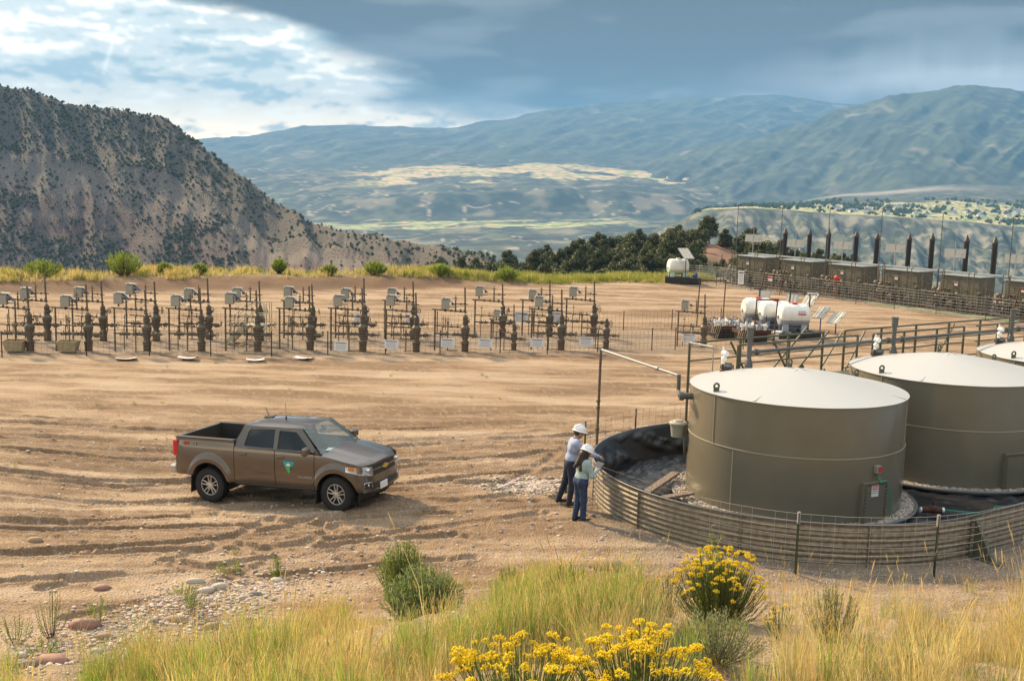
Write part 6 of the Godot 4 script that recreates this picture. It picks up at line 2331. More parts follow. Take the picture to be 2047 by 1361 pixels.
func horizontal_tank(label: String, at: Vector3, turn: float, low: String, group: String) -> Node3D:
	var t := thing("poly_tank", label, "tank", at, turn, group)
	var L := 0.74
	var R := 0.55
	var shape := func(b: MB, a0: float, a1: float) -> void:
		var P := []
		for q in [[-L, 0.0], [-L - 0.002, 0.25], [-L + 0.02, 0.42], [-L + 0.08, 0.51], [-L + 0.2, 0.55], [-0.3, 0.555], [-0.28, 0.535], [-0.2, 0.535], [-0.18, 0.555], [0.18, 0.555], [0.2, 0.535], [0.28, 0.535], [0.3, 0.555], [L - 0.2, 0.55], [L - 0.08, 0.51], [L - 0.02, 0.42], [L + 0.002, 0.25], [L, 0.0]]:
			var row := []
			for j in 21:
				var a := lerpf(a0, a1, j / 20.0)
				row.append(Vector3(q[0], 0.72 + sin(a) * q[1] * 1.02, cos(a) * q[1] / 0.55 * R))
			P.append(row)
		b.grid(P, true)
	var b := MB.new()
	shape.call(b, -0.35, PI + 0.35)
	obj("shell", b, "poly_white", t)
	b = MB.new()
	shape.call(b, -0.35, -PI + 0.35)
	obj("liquid_band", b, low, t)
	for x: float in [-0.45, 0.45]:
		for z: float in [-0.3, 0.3]:
			b = MB.new()
			b.box(Vector3(x, 0.2, z), Vector3(0.3, 0.5, 0.16), Basis(), 0.03)
			obj("leg", b, low, t)
	b = MB.new()
	b.lathe([Vector2(0.17, 1.26), Vector2(0.17, 1.3), Vector2(0.15, 1.34), Vector2(0, 1.345)], 20)
	obj("lid", b, "red" if low != "poly_green" else "poly_white", t)
	return t

func solar_stand(called: String, label: String, at: Vector3, turn: float, pole: float, w: float, h: float, tilt: float, mat: String, group := "") -> Node3D:
	var s := thing(called, label, "solar panel", at, turn, group)
	var b := MB.new()
	b.cyl(Vector3.ZERO, Vector3(0, pole, 0), 0.03, 8)
	obj("pole", b, mat, s)
	b = MB.new()
	var B := Basis(Vector3.RIGHT, tilt)
	b.xf = Transform3D(B, Vector3(0, pole, 0))
	b.box(Vector3(0, 0, -0.03), Vector3(w, h, 0.02))
	for k in 3:
		b.box(Vector3(-w * 0.32 + k * w * 0.32, 0, -0.01), Vector3(0.03, h, 0.03))
	b.box(Vector3(w * 0.38, 0.02, 0.0), Vector3(0.1, 0.12, 0.05), Basis(), 0.008)
	var p := obj("panel", b, "panel_back", s)
	b = MB.new()
	b.xf = Transform3D(B, Vector3(0, pole, 0))
	b.box(Vector3(0, 0, -0.046), Vector3(w * 0.96, h * 0.94, 0.008))
	obj("solar_cells", b, "solar", p)
	b = MB.new()
	b.xf = Transform3D(B, Vector3(0, pole, 0))
	for s2: float in [-1.0, 1.0]:
		b.bar(Vector3(-w / 2, s2 * h / 2, -0.03), Vector3(w / 2, s2 * h / 2, -0.03), 0.035, 0.03)
		b.bar(Vector3(s2 * w / 2, -h / 2, -0.03), Vector3(s2 * w / 2, h / 2, -0.03), 0.035, 0.03)
	obj("frame", b, "galvanised", p)
	return s

func make_chemicals() -> void:
	var b: MB
	var sk := thing("skid", "black skid carrying the three white chemical tanks", "skid", Vector3(13.1, 0, -53.9), 0.30)
	b = MB.new()
	b.box(Vector3(0, 0.14, 0), Vector3(2.3, 0.26, 4.2), Basis(), 0.02)
	obj("base", b, "black", sk)
	b = MB.new()
	for k in 5:
		b.box(Vector3(-0.9 + k * 0.45, 0.285, 0), Vector3(0.1, 0.03, 4.1))
	kind(obj("deck_bars", b, "grey_steel", sk), "stuff")
	for i in 3:
		var t := horizontal_tank(["white plastic tank on the skid, nearest of three", "white plastic tank on the skid, between the other two", "white plastic tank on the skid, farthest of three"][i], Vector3(13.55, 0.3, -52.75) + Vector3(-0.62, 0, -1.18) * i, 0.06, "poly_blue", "white chemical tanks on the skid")
		if i == 0:
			b = MB.new()
			b.box(Vector3(0.25, 0.83, 0.553), Vector3(0.4, 0.06, 0.012))
			obj("red_print", b, "red", t)
			b = MB.new()
			for k in 3:
				b.box(Vector3(0.12 + k * 0.12, 0.95, 0.545), Vector3(0.07, 0.09, 0.01))
			kind(obj("print", b, "poly_blue", t), "stuff")
	# rusty trays full of small pumps
	for i in 2:
		var tr := thing("pump_tray", ["rusty tray crowded with small pumps, the farther of two", "rusty tray crowded with small pumps, the nearer of two"][i], "tray", [Vector3(10.1, 0, -51.9), Vector3(11.1, 0, -50.6)][i], 0.2, "pump trays by the white tanks")
		b = MB.new()
		b.box(Vector3(0, 0.45, 0), Vector3(1.5, 0.12, 1.0), Basis(), 0.01)
		for s: float in [-1.0, 1.0]:
			b.bar(Vector3(-0.76, 0.53, s * 0.5), Vector3(0.76, 0.53, s * 0.5), 0.03, 0.1)
			b.bar(Vector3(s * 0.75, 0.53, -0.5), Vector3(s * 0.75, 0.53, 0.5), 0.03, 0.1)
		obj("tray", b, "rust", tr)
		b = MB.new()
		b.box(Vector3(0, 0.2, -0.05), Vector3(1.3, 0.4, 0.8), Basis(), 0.01)
		obj("stand", b, "black", tr)
		for k in 8:
			var px := -0.55 + (k % 4) * 0.37
			var pz := -0.25 + float(k / 4) * 0.5
			b = MB.new()
			b.xf = Transform3D(Basis(Vector3.UP, k * 0.8), Vector3(px, 0.52, pz))
			b.cyl(Vector3(0, 0, 0), Vector3(0, 0.16, 0), 0.07, 12)
			b.box(Vector3(0, 0.22, 0), Vector3(0.2, 0.12, 0.14), Basis(), 0.02)
			b.cyl(Vector3(0.06, 0.28, 0), Vector3(0.06, 0.38, 0), 0.055, 12)
			b.cyl(Vector3(-0.2, 0.22, 0), Vector3(-0.1, 0.22, 0), 0.05, 10)
			var pu := obj("pump", b, "white" if k % 3 else "poly_blue", tr)
			b = MB.new()
			b.xf = Transform3D(Basis(Vector3.UP, k * 0.8), Vector3(px, 0.52, pz))
			b.tube([Vector3(-0.12, 0.2, 0.06), Vector3(-0.14, 0.36, 0.1), Vector3(0.06, 0.42, 0.1), Vector3(0.16, 0.3, 0.08)], 0.014, 5)
			b.cyl(Vector3(0.06, 0.38, 0), Vector3(0.06, 0.4, 0), 0.035, 10)
			obj("pump_hose", b, "black", pu)
		for k in 5:
			b = MB.new()
			var x := -0.72 + k * 0.1
			b.tube([Vector3(x, 0.6, 0.45), Vector3(x - 0.1, 0.62, 0.58), Vector3(x - 0.22, 0.35, 0.68), Vector3(x - 0.34, 0.02, 0.75)], 0.014, 5)
			obj("hose", b, "cream_dull", tr)
	b = MB.new()
	b.cyl(Vector3.ZERO, Vector3(0, 0.3, 0), 0.18, 16)
	b.cyl(Vector3(0, 0.3, 0), Vector3(0, 0.36, 0), 0.2, 16)
	for i in 2:
		tag(obj("pail", b, ["white", "box_grey"][i]), ["small white pail beside the nearest white chemical tank", "small grey pail left of the nearest white chemical tank"][i], "pail").position = [Vector3(12.6, 0, -51.75), Vector3(12.1, 0, -51.3)][i]
	# leaning panels behind the tanks
	var ps := [[13.0, -56.9, 1.6, 0.5], [14.3, -56.3, 1.5, 0.6], [14.9, -55.0, 1.9, 0.95], [15.4, -54.6, 1.2, 1.0], [16.0, -54.0, 1.0, 1.0]]
	for i in 5:
		solar_stand("solar_panel", "pale solar panel leaning behind the white tanks, %s from the left" % ["first", "second", "third, raised highest", "fourth", "fifth"][i], Vector3(ps[i][0], 0, ps[i][1]), -0.45 - 0.1 * i, ps[i][2] * 0.85, 0.6, 0.95, -ps[i][3], ["stack_black", "stack_black", "stack_black", "blue", "blue"][i], "solar panels behind the chemical tanks")
	for i in 3:
		var p := thing("tee_post", "black T-shaped post behind the white tanks, %s from the left" % ["first", "second", "third"][i], "post", [Vector3(12.6, 0, -56.0), Vector3(13.9, 0, -55.0), Vector3(14.55, 0, -53.7)][i], -0.2, "black T posts behind the chemical tanks")
		b = MB.new()
		b.cyl(Vector3.ZERO, Vector3(0, 1.95, 0), 0.035, 8)
		b.bar(Vector3(-0.32, 1.96, 0), Vector3(0.32, 1.96, 0), 0.06, 0.05)
		obj("post", b, "stack_black", p)
	var frames := [[Vector3(9.35, 0, -55.4), Vector3(10.75, 0, -55.9), 2.35, "rusty pipe gate standing behind the lone wellhead"], [Vector3(10.85, 0, -49.0), Vector3(11.85, 0, -49.3), 2.1, "rusty pipe gate standing before the white chemical tanks"]]
	for q in frames:
		var fr := thing("rusty_gate", q[3], "gate", q[0], 0.0, "rusty pipe gates")
		var d: Vector3 = q[1] - q[0]
		b = MB.new()
		b.bar(Vector3.ZERO, Vector3(0.06, q[2], 0), 0.05, 0.05)
		obj("upright", b, "rust", fr)
		b = MB.new()
		b.bar(d, d + Vector3(0.06, q[2], 0), 0.05, 0.05)
		obj("upright", b, "rust", fr)
		b = MB.new()
		b.bar(Vector3(0.03, q[2], 0), d + Vector3(0.1, q[2], 0), 0.06, 0.06)
		obj("crossbar", b, "rust", fr)
	# lone tank with a green tint at the far edge
	var s2 := thing("skid", "black box skid under the lone tank at the pad's far edge", "skid", Vector3(12.2, ground(12.2, -79.8), -79.8), -0.1)
	b = MB.new()
	b.box(Vector3(-0.3, 0.22, 0), Vector3(1.8, 0.46, 1.3), Basis(), 0.01)
	b.box(Vector3(1.0, 0.2, 0.1), Vector3(0.8, 0.4, 0.9), Basis(), 0.01)
	obj("base", b, "black", s2)
	var g := s2.position.y + 0.45
	horizontal_tank("pale plastic tank with greenish liquid, alone at the pad's far edge", Vector3(11.9, g, -79.8), 0.15, "poly_green", "")
	solar_stand("solar_panel", "tilted solar panel on a dark pole before the greenish tank", Vector3(12.35, g, -79.1), 0.35, 1.75, 0.8, 1.25, -1.0, "stack_black")
	b = MB.new()
	b.box(Vector3(0, 0.12, 0), Vector3(0.3, 0.2, 0.2), Basis(), 0.02)
	b.cyl(Vector3(0.05, 0.2, 0), Vector3(0.05, 0.38, 0), 0.08, 10)
	b.cyl(Vector3(-0.3, 0.12, 0), Vector3(0, 0.12, 0), 0.05, 8)
	tag(obj("pump", b, "blue"), "small blue pump beside the greenish tank", "pump").position = Vector3(13.2, g - 0.05, -79.7)

func make_separators() -> void:
	var o := Vector3(16.5, 0, -81.5)
	var u := Vector3(0.574, 0, 0.819)
	var back := Vector3(0.819, 0, -0.574)
	var turn := -0.9594
	var proto: Node3D
	var names := ["first from the far end", "second from the far end", "third from the far end", "fourth from the far end", "fifth from the far end", "sixth, cut by the photo's edge"]
	rng.seed = 61
	for k in 6:
		var at := o + u * 4.25 * k
		at.y = 0.0
		if k:
			dup(proto, at, turn, "olive separator cabinet with pipework, %s" % names[k])
			continue
		proto = thing("separator", "olive separator cabinet with pipework, first from the far end", "separator", at, turn, "olive separators in a row")
		var b := MB.new()
		b.box(Vector3(1.35, 1.12, -0.75), Vector3(2.7, 1.96, 1.5), Basis(), 0.012)
		var cab := obj("cabinet", b, "shed", proto)
		for x: float in [0.68, 2.02]:
			b = MB.new()
			b.box(Vector3(x, 1.15, 0.008), Vector3(1.2, 1.7, 0.02), Basis(), 0.006)
			var d := obj("door", b, "shed", cab)
			b = MB.new()
			b.bar(Vector3(x - 0.35, 1.85, 0.03), Vector3(x + 0.05, 1.72, 0.05), 0.03, 0.03)
			b.bar(Vector3(x + 0.2, 1.5, 0.03), Vector3(x + 0.45, 1.44, 0.05), 0.05, 0.04)
			b.bar(Vector3(x - 0.4, 1.3, 0.03), Vector3(x - 0.2, 1.26, 0.05), 0.05, 0.05)
			obj("latch", b, "olive_steel", d)
		b = MB.new()
		b.box(Vector3(1.35, 2.125, -0.72), Vector3(2.84, 0.05, 1.66), Basis(), 0.01)
		b.box(Vector3(1.9, 2.2, -1.6), Vector3(4.25, 0.1, 0.5), Basis(), 0.01)
		obj("roof", b, "shed_roof", proto)
		b = MB.new()
		b.box(Vector3(1.1, 1.62, 0.03), Vector3(0.22, 0.2, 0.01))
		var tg := obj("warning_plate", b, "sign_white", proto)
		b = MB.new()
		b.box(Vector3(1.1, 1.67, 0.037), Vector3(0.2, 0.07, 0.006))
		obj("red_band", b, "red", tg)
		b = MB.new()
		b.box(Vector3(1.6, 0.09, 0.5), Vector3(3.9, 0.16, 1.0), Basis(), 0.01)
		obj("skid_base", b, "brown_steel", proto)
		for i in 14:
			b = MB.new()
			var x := -0.5 + i * 0.31 + rng.randf_range(-0.1, 0.1)
			var z := rng.randf_range(0.3, 1.5)
			var h := rng.randf_range(1.4, 2.5)
			b.cyl(Vector3(x, 0, z), Vector3(x, h, z), rng.randf_range(0.022, 0.04), 7)
			clamps(b, Vector3(x, 0.2, z), Vector3(x, h, z), 3, 0.055)
			if i % 2:
				b.tube([Vector3(x, h - 0.02, z), Vector3(x + 0.05, h + 0.06, z), Vector3(x + 0.14, h + 0.02, z)], 0.03, 6)
			obj("riser", b, "brown_steel", proto)
		for i in 9:
			b = MB.new()
			var y := 0.25 + i * 0.13
			var z := rng.randf_range(0.2, 1.3)
			var x0 := rng.randf_range(-0.6, 1.0)
			var x1 := x0 + rng.randf_range(1.2, 2.8)
			b.cyl(Vector3(x0, y, z), Vector3(x1, y + rng.randf_range(-0.06, 0.06), z), rng.randf_range(0.025, 0.05), 7)
			clamps(b, Vector3(x0, y, z), Vector3(x1, y, z), 4, 0.075)
			b.tube([Vector3(x1, y, z), Vector3(x1 + 0.1, y - 0.05, z), Vector3(x1 + 0.12, 0.0, z)], 0.035, 6)
			obj("pipe_run", b, "brown_steel" if i % 3 else "black", proto)
		for i in 4:
			b = MB.new()
			var x: float = [0.1, 0.45, 1.7, 3.1][i]
			var y: float = [1.25, 1.15, 1.05, 1.2][i]
			b.ball(Vector3(x, y, 0.75), Vector3(0.17, 0.17, 0.1), 14, 8)
			b.cyl(Vector3(x, y, 0.7), Vector3(x, y, 0.3), 0.05, 8)
			b.cyl(Vector3(x + 0.1, y - 0.05, 0.7), Vector3(x + 0.8, y - 0.45, 0.6), 0.035, 7)
			b.cyl(Vector3(x, 0, 0.72), Vector3(x, y, 0.72), 0.03, 7)
			obj("valve_actuator", b, "olive_steel" if i % 2 else "brown_steel", proto)
		for i in 5:
			b = MB.new()
			var x := 0.1 + i * 0.65
			b.box(Vector3(x, 0.5 + 0.08 * (i % 2), 0.85), Vector3(0.28, 0.34, 0.3), Basis(), 0.04)
			b.cyl(Vector3(x, 0.6, 0.85), Vector3(x, 0.98, 0.85), 0.05, 8)
			b.cyl(Vector3(x - 0.2, 0.5, 0.9), Vector3(x + 0.25, 0.5, 0.9), 0.09, 10)
			obj("valve_body", b, "black" if i % 2 else "brown_steel", proto)
	var b := MB.new()
	b.ball(Vector3.ZERO, Vector3(0.2, 0.2, 0.12), 14, 8)
	b.cyl(Vector3(0.1, 0, 0), Vector3(0.4, -0.02, 0.02), 0.05, 8)
	b.cyl(Vector3(0, -1.3, 0), Vector3(0, 0, 0), 0.03, 7)
	var rd := tag(obj("red_valve", b, "red"), "round red valve among the pipes of the third separator", "valve")
	rd.position = o + u * 10.1 - back * 1.2 + Vector3(0, 1.3, 0)
	rd.rotation.y = turn
	var sm := [-0.24, 2.12, 3.88, 6.36, 8.14, 10.76, 12.54, 15.1, 17.1]
	var sh := [4.13, 4.16, 4.25, 4.26, 4.21, 4.28, 4.40, 4.41, 4.42]
	var words := ["first", "second", "third", "fourth", "fifth", "sixth", "seventh", "eighth", "ninth"]
	for i in 9:
		var st := thing("exhaust_stack", "black stack with a pointed cap behind the separators, %s from the left" % words[i], "stack", o + u * sm[i] + back * 5.4, 0.0, "black exhaust stacks")
		b = MB.new()
		b.lathe([Vector2(0.3, -1.5), Vector2(0.3, 0.1), Vector2(0.17, 0.12), Vector2(0.17, sh[i] - 0.52)], 18)
		obj("flue", b, "stack_black", st)
		b = MB.new()
		b.lathe([Vector2(0.17, sh[i] - 0.52), Vector2(0.19, sh[i] - 0.5), Vector2(0.19, sh[i] - 0.42), Vector2(0.02, sh[i]), Vector2(0, sh[i])], 18)
		obj("cap", b, "stack_cap", st)
	var pm_ := [-0.30, 3.78, 7.94, 12.18, 16.56, 20.62]
	var ph := [3.35, 3.21, 3.32, 3.39, 3.35, 3.29]
	for i in 6:
		var s := solar_stand("solar_panel", "solar panel seen from behind over the separators, %s from the left" % words[i], o + u * pm_[i] + back * 1.95, -0.5, ph[i], 1.25, 0.56, -0.25, "galvanised", "solar panels over the separators")
		b = MB.new()
		b.cyl(Vector3(0, ph[i], 0), Vector3(0, ph[i] + 0.75, 0), 0.02, 6)
		b.tube([Vector3(0.45, ph[i] - 0.1, 0.03), Vector3(0.3, ph[i] - 0.42, 0.03), Vector3(0, ph[i] - 0.5, 0.03)], 0.012, 5)
		obj("antenna", b, "galvanised", s)
	var lm := [-0.38, 3.86, 8.04, 12.24, 16.66, 21.26]
	for i in 6:
		var s := thing("light_pole", "thin tall pole with a small lamp above the separators, %s from the left" % words[i], "pole", o + u * lm[i] + back * 0.25, -0.5, "thin lamp poles")
		b = MB.new()
		b.cyl(Vector3.ZERO, Vector3(0, 5.8, 0), 0.035, 8, 0.022)
		clamps(b, Vector3(0, 2.2, 0), Vector3(0, 5.0, 0), 3, 0.05)
		obj("pole", b, "grey_steel", s)
		b = MB.new()
		b.tube([Vector3(0, 5.78, 0), Vector3(0.05, 5.84, 0.02), Vector3(0.14, 5.83, 0.04)], 0.03, 6)
		b.box(Vector3(0.16, 5.81, 0.05), Vector3(0.16, 0.1, 0.12), Basis(), 0.02)
		obj("lamp", b, "black", s)
	# fence before the separators
	var f := thing("pipe_yard_fence", "wire mesh fence on thin posts before the row of separators", "fence")
	var pts := [[13.3, -81.2], [14.6, -79.0], [16.5, -76.2], [18.1, -73.9], [19.9, -71.5], [21.6, -69.0], [23.2, -66.6], [24.8, -64.1], [26.6, -61.5], [28.3, -59.1], [30.2, -56.5]]
	for i in pts.size():
		var p := Vector3(pts[i][0], 0, pts[i][1])
		b = MB.new()
		t_post(b, p, 1.45)
		obj("fence_post", b, "grey_steel", f)
		if i:
			b = MB.new()
			var q := Vector3(pts[i - 1][0], 0, pts[i - 1][1])
			mesh_panel(q, p, 0.06, 1.3, 0.3, 7, 0.008, b)
			obj("wire_panel", b, "wire", f)
			b = MB.new()
			b.cyl(q + Vector3(0.9, 0.04, -0.63), p + Vector3(0.9, 0.04, -0.63), 0.03, 6)
			obj("base_pipe", b, "green_pipe" if i > 5 else "grey_steel", f)
	for i in 2:
		var g := thing("pipe_gate", ["pale pipe gate left of the separators, the left one", "pale pipe gate left of the separators, the right one"][i], "gate", [Vector3(12.95, 0, -82.4), Vector3(14.8, 0, -81.3)][i], [-0.25, -0.75][i], "pale pipe gates")
		b = MB.new()
		for k in 7:
			b.cyl(Vector3(0, 0.2 + k * 0.17, 0), Vector3(1.9, 0.2 + k * 0.17, 0), 0.018, 6)
		for x: float in [0.0, 0.95, 1.9]:
			b.cyl(Vector3(x, 0.05, 0), Vector3(x, 1.3, 0), 0.02, 6)
		obj("gate_rails", b, "galvanised", g)
	make_sign("yard_sign", "tall white sign on the fence before the first separator", Vector3(15.9, 0.85, -76.8), -0.5, 0.42, 0.95)
	b = MB.new()
	b.box(Vector3.ZERO, Vector3(0.36, 0.3, 0.01))
	var ws := thing("warning_sign", "small red and white warning sign on the separator fence", "sign", Vector3(17.45, 1.0, -74.7), -0.9)
	obj("board", b, "sign_white", ws)
	b = MB.new()
	b.box(Vector3(0, 0.06, 0.008), Vector3(0.33, 0.14, 0.006))
	obj("red_band", b, "red", ws)
	for q in [[Vector3(16.9, 0, -75.0), Vector3(17.9, 0, -73.7), "rusty pipe gate leaning at the fence before the first separator"], [Vector3(27.3, 0, -59.9), Vector3(28.4, 0, -58.4), "rusty pipe gate at the fence near the photo's right edge"]]:
		var fr := thing("rusty_gate", q[2], "gate", q[0], 0.0, "rusty pipe gates")
		var d: Vector3 = q[1] - q[0]
		b = MB.new()
		b.bar(Vector3.ZERO, Vector3(0.35, 2.0, -0.1), 0.05, 0.05)
		obj("upright", b, "rust", fr)
		b = MB.new()
		b.bar(d, d + Vector3(0.35, 2.0, -0.1), 0.05, 0.05)
		obj("upright", b, "rust", fr)
		b = MB.new()
		b.bar(Vector3(0.35, 2.0, -0.1), d + Vector3(0.35, 2.0, -0.1), 0.05, 0.05)
		obj("crossbar", b, "rust", fr)

# ---------------------------------------------------------------- plants and stones
func leaf_quad(b: MB, p: Vector3, d: Vector3, w: float, l: float, nn: Vector3) -> void:
	var s := d.cross(nn).normalized() * w * 0.5
	var i0 := b.vert(p - s * 0.4, nn)
	var i1 := b.vert(p + s * 0.4, nn)
	var i2 := b.vert(p + d * l * 0.6 + s, nn)
	var i3 := b.vert(p + d * l * 0.6 - s, nn)
	var i4 := b.vert(p + d * l, nn)
	b.quad_i(i0, i1, i2, i3)
	b.tri(i3, i2, i4)

func rand_dir() -> Vector3:
	return Vector3(rng.randfn(), rng.randfn(), rng.randfn()).normalized()

func clump(blades: int, h: float, spread: float, lean: float, w: float, heads: float, cols: Array, sd: int) -> ArrayMesh:
	rng.seed = sd
	var b := MB.new()
	for i in blades:
		var a := rng.randf() * TAU
		var r := spread * sqrt(rng.randf())
		var p := Vector3(cos(a) * r, -0.03, sin(a) * r)
		var hh := h * rng.randf_range(0.55, 1.1)
		var le := Vector3(cos(a), 0, sin(a)) * lean * rng.randf_range(0.2, 1.2) * hh + Vector3(rng.randfn() * 0.1, 0, rng.randfn() * 0.1) * hh
		var c: Color = cols[rng.randi() % cols.size()]
		b.col = c * rng.randf_range(0.75, 1.2)
		var q := rng.randf() * TAU
		var side := Vector3(cos(q), 0, sin(q)) * w * 0.5
		var nn := Vector3(-sin(q), 0.35, cos(q)).normalized()
		var m := p + Vector3(0, hh * 0.55, 0) + le * 0.3
		var t := p + Vector3(0, hh, 0) + le
		var i0 := b.vert(p - side, nn)
		var i1 := b.vert(p + side, nn)
		var i2 := b.vert(m + side * 0.75, nn)
		var i3 := b.vert(m - side * 0.75, nn)
		var i4 := b.vert(t, nn)
		b.quad_i(i0, i1, i2, i3)
		b.tri(i3, i2, i4)
		if rng.randf() < heads:
			b.col = Color(0.64, 0.53, 0.29) * rng.randf_range(0.8, 1.15)
			var d := (t - m).normalized()
			for k in 3:
				var v := Vector3(cos(k * 1.05), 0, sin(k * 1.05))
				leaf_quad(b, t - d * 0.02, d, 0.0075, hh * 0.17, v)
	return b.mesh()

func bush_mesh(stems: int, h: float, r: float, leaves: int, ll: float, lw: float, cols: Array, sd: int, up := 0.55) -> ArrayMesh:
	rng.seed = sd
	var b := MB.new()
	for i in stems:
		var a := rng.randf() * TAU
		var t := pow(rng.randf(), 0.6)
		var top := Vector3(cos(a) * r * t, h * sqrt(maxf(0.04, 1.0 - t * t * 0.75)) * rng.randf_range(0.8, 1.08), sin(a) * r * t)
		var base := Vector3(cos(a), 0, sin(a)) * r * 0.18 * t
		var mid := base.lerp(top, 0.5) + Vector3(cos(a), -0.2, sin(a)) * r * 0.14 * t
		b.col = Color(0.16, 0.13, 0.07) * rng.randf_range(0.8, 1.2)
		b.tube([base, mid, top], 0.006 * h, 3, false, 0.002 * h)
		var c: Color = cols[rng.randi() % cols.size()]
		c *= rng.randf_range(0.75, 1.2)
		for k in leaves:
			var s := lerpf(0.3, 1.0, (k + rng.randf()) / leaves)
			var p := base.lerp(mid, s * 2.0) if s < 0.5 else mid.lerp(top, s * 2.0 - 1.0)
			var d := ((top - mid).normalized() * up + rand_dir() * (1.0 - up)).normalized()
			b.col = c * rng.randf_range(0.85, 1.15)
			leaf_quad(b, p, d, lw, ll * rng.randf_range(0.7, 1.2), rand_dir())
	return b.mesh()

func tree_crown(h: float, r: float, n: int, leaf: float, sd: int, conic: float) -> ArrayMesh:
	rng.seed = sd
	var b := MB.new()
	var lobes := []
	for i in 13:
		var t := rng.randf()
		var a := rng.randf() * TAU
		var y := lerpf(0.14, 0.92, t) * h
		var rr := r * lerpf(1.0, 1.0 - conic, t) * rng.randf_range(0.35, 0.8)
		lobes.append([Vector3(cos(a) * rr, y, sin(a) * rr), r * rng.randf_range(0.32, 0.55) * lerpf(1.0, 0.75, t), rng.randf_range(0.7, 1.25)])
	for i in n:
		var L: Array = lobes[rng.randi() % lobes.size()]
		var d := rand_dir()
		d.y *= 0.85
		var p: Vector3 = L[0] + d * L[1] * pow(rng.randf(), 0.35)
		if p.y < 0.08 * h:
			continue
		var g: float = L[2] * rng.randf_range(0.7, 1.3)
		b.col = Color(0.055, 0.075, 0.03).lerp(Color(0.125, 0.13, 0.045), rng.randf()) * g
		var nn := (d + rand_dir() * 0.7).normalized()
		leaf_quad(b, p, (rand_dir() + d * 0.6 + Vector3.UP * 0.3).normalized(), leaf * rng.randf_range(0.6, 1.0), leaf * rng.randf_range(0.8, 1.4), nn)
	return b.mesh()

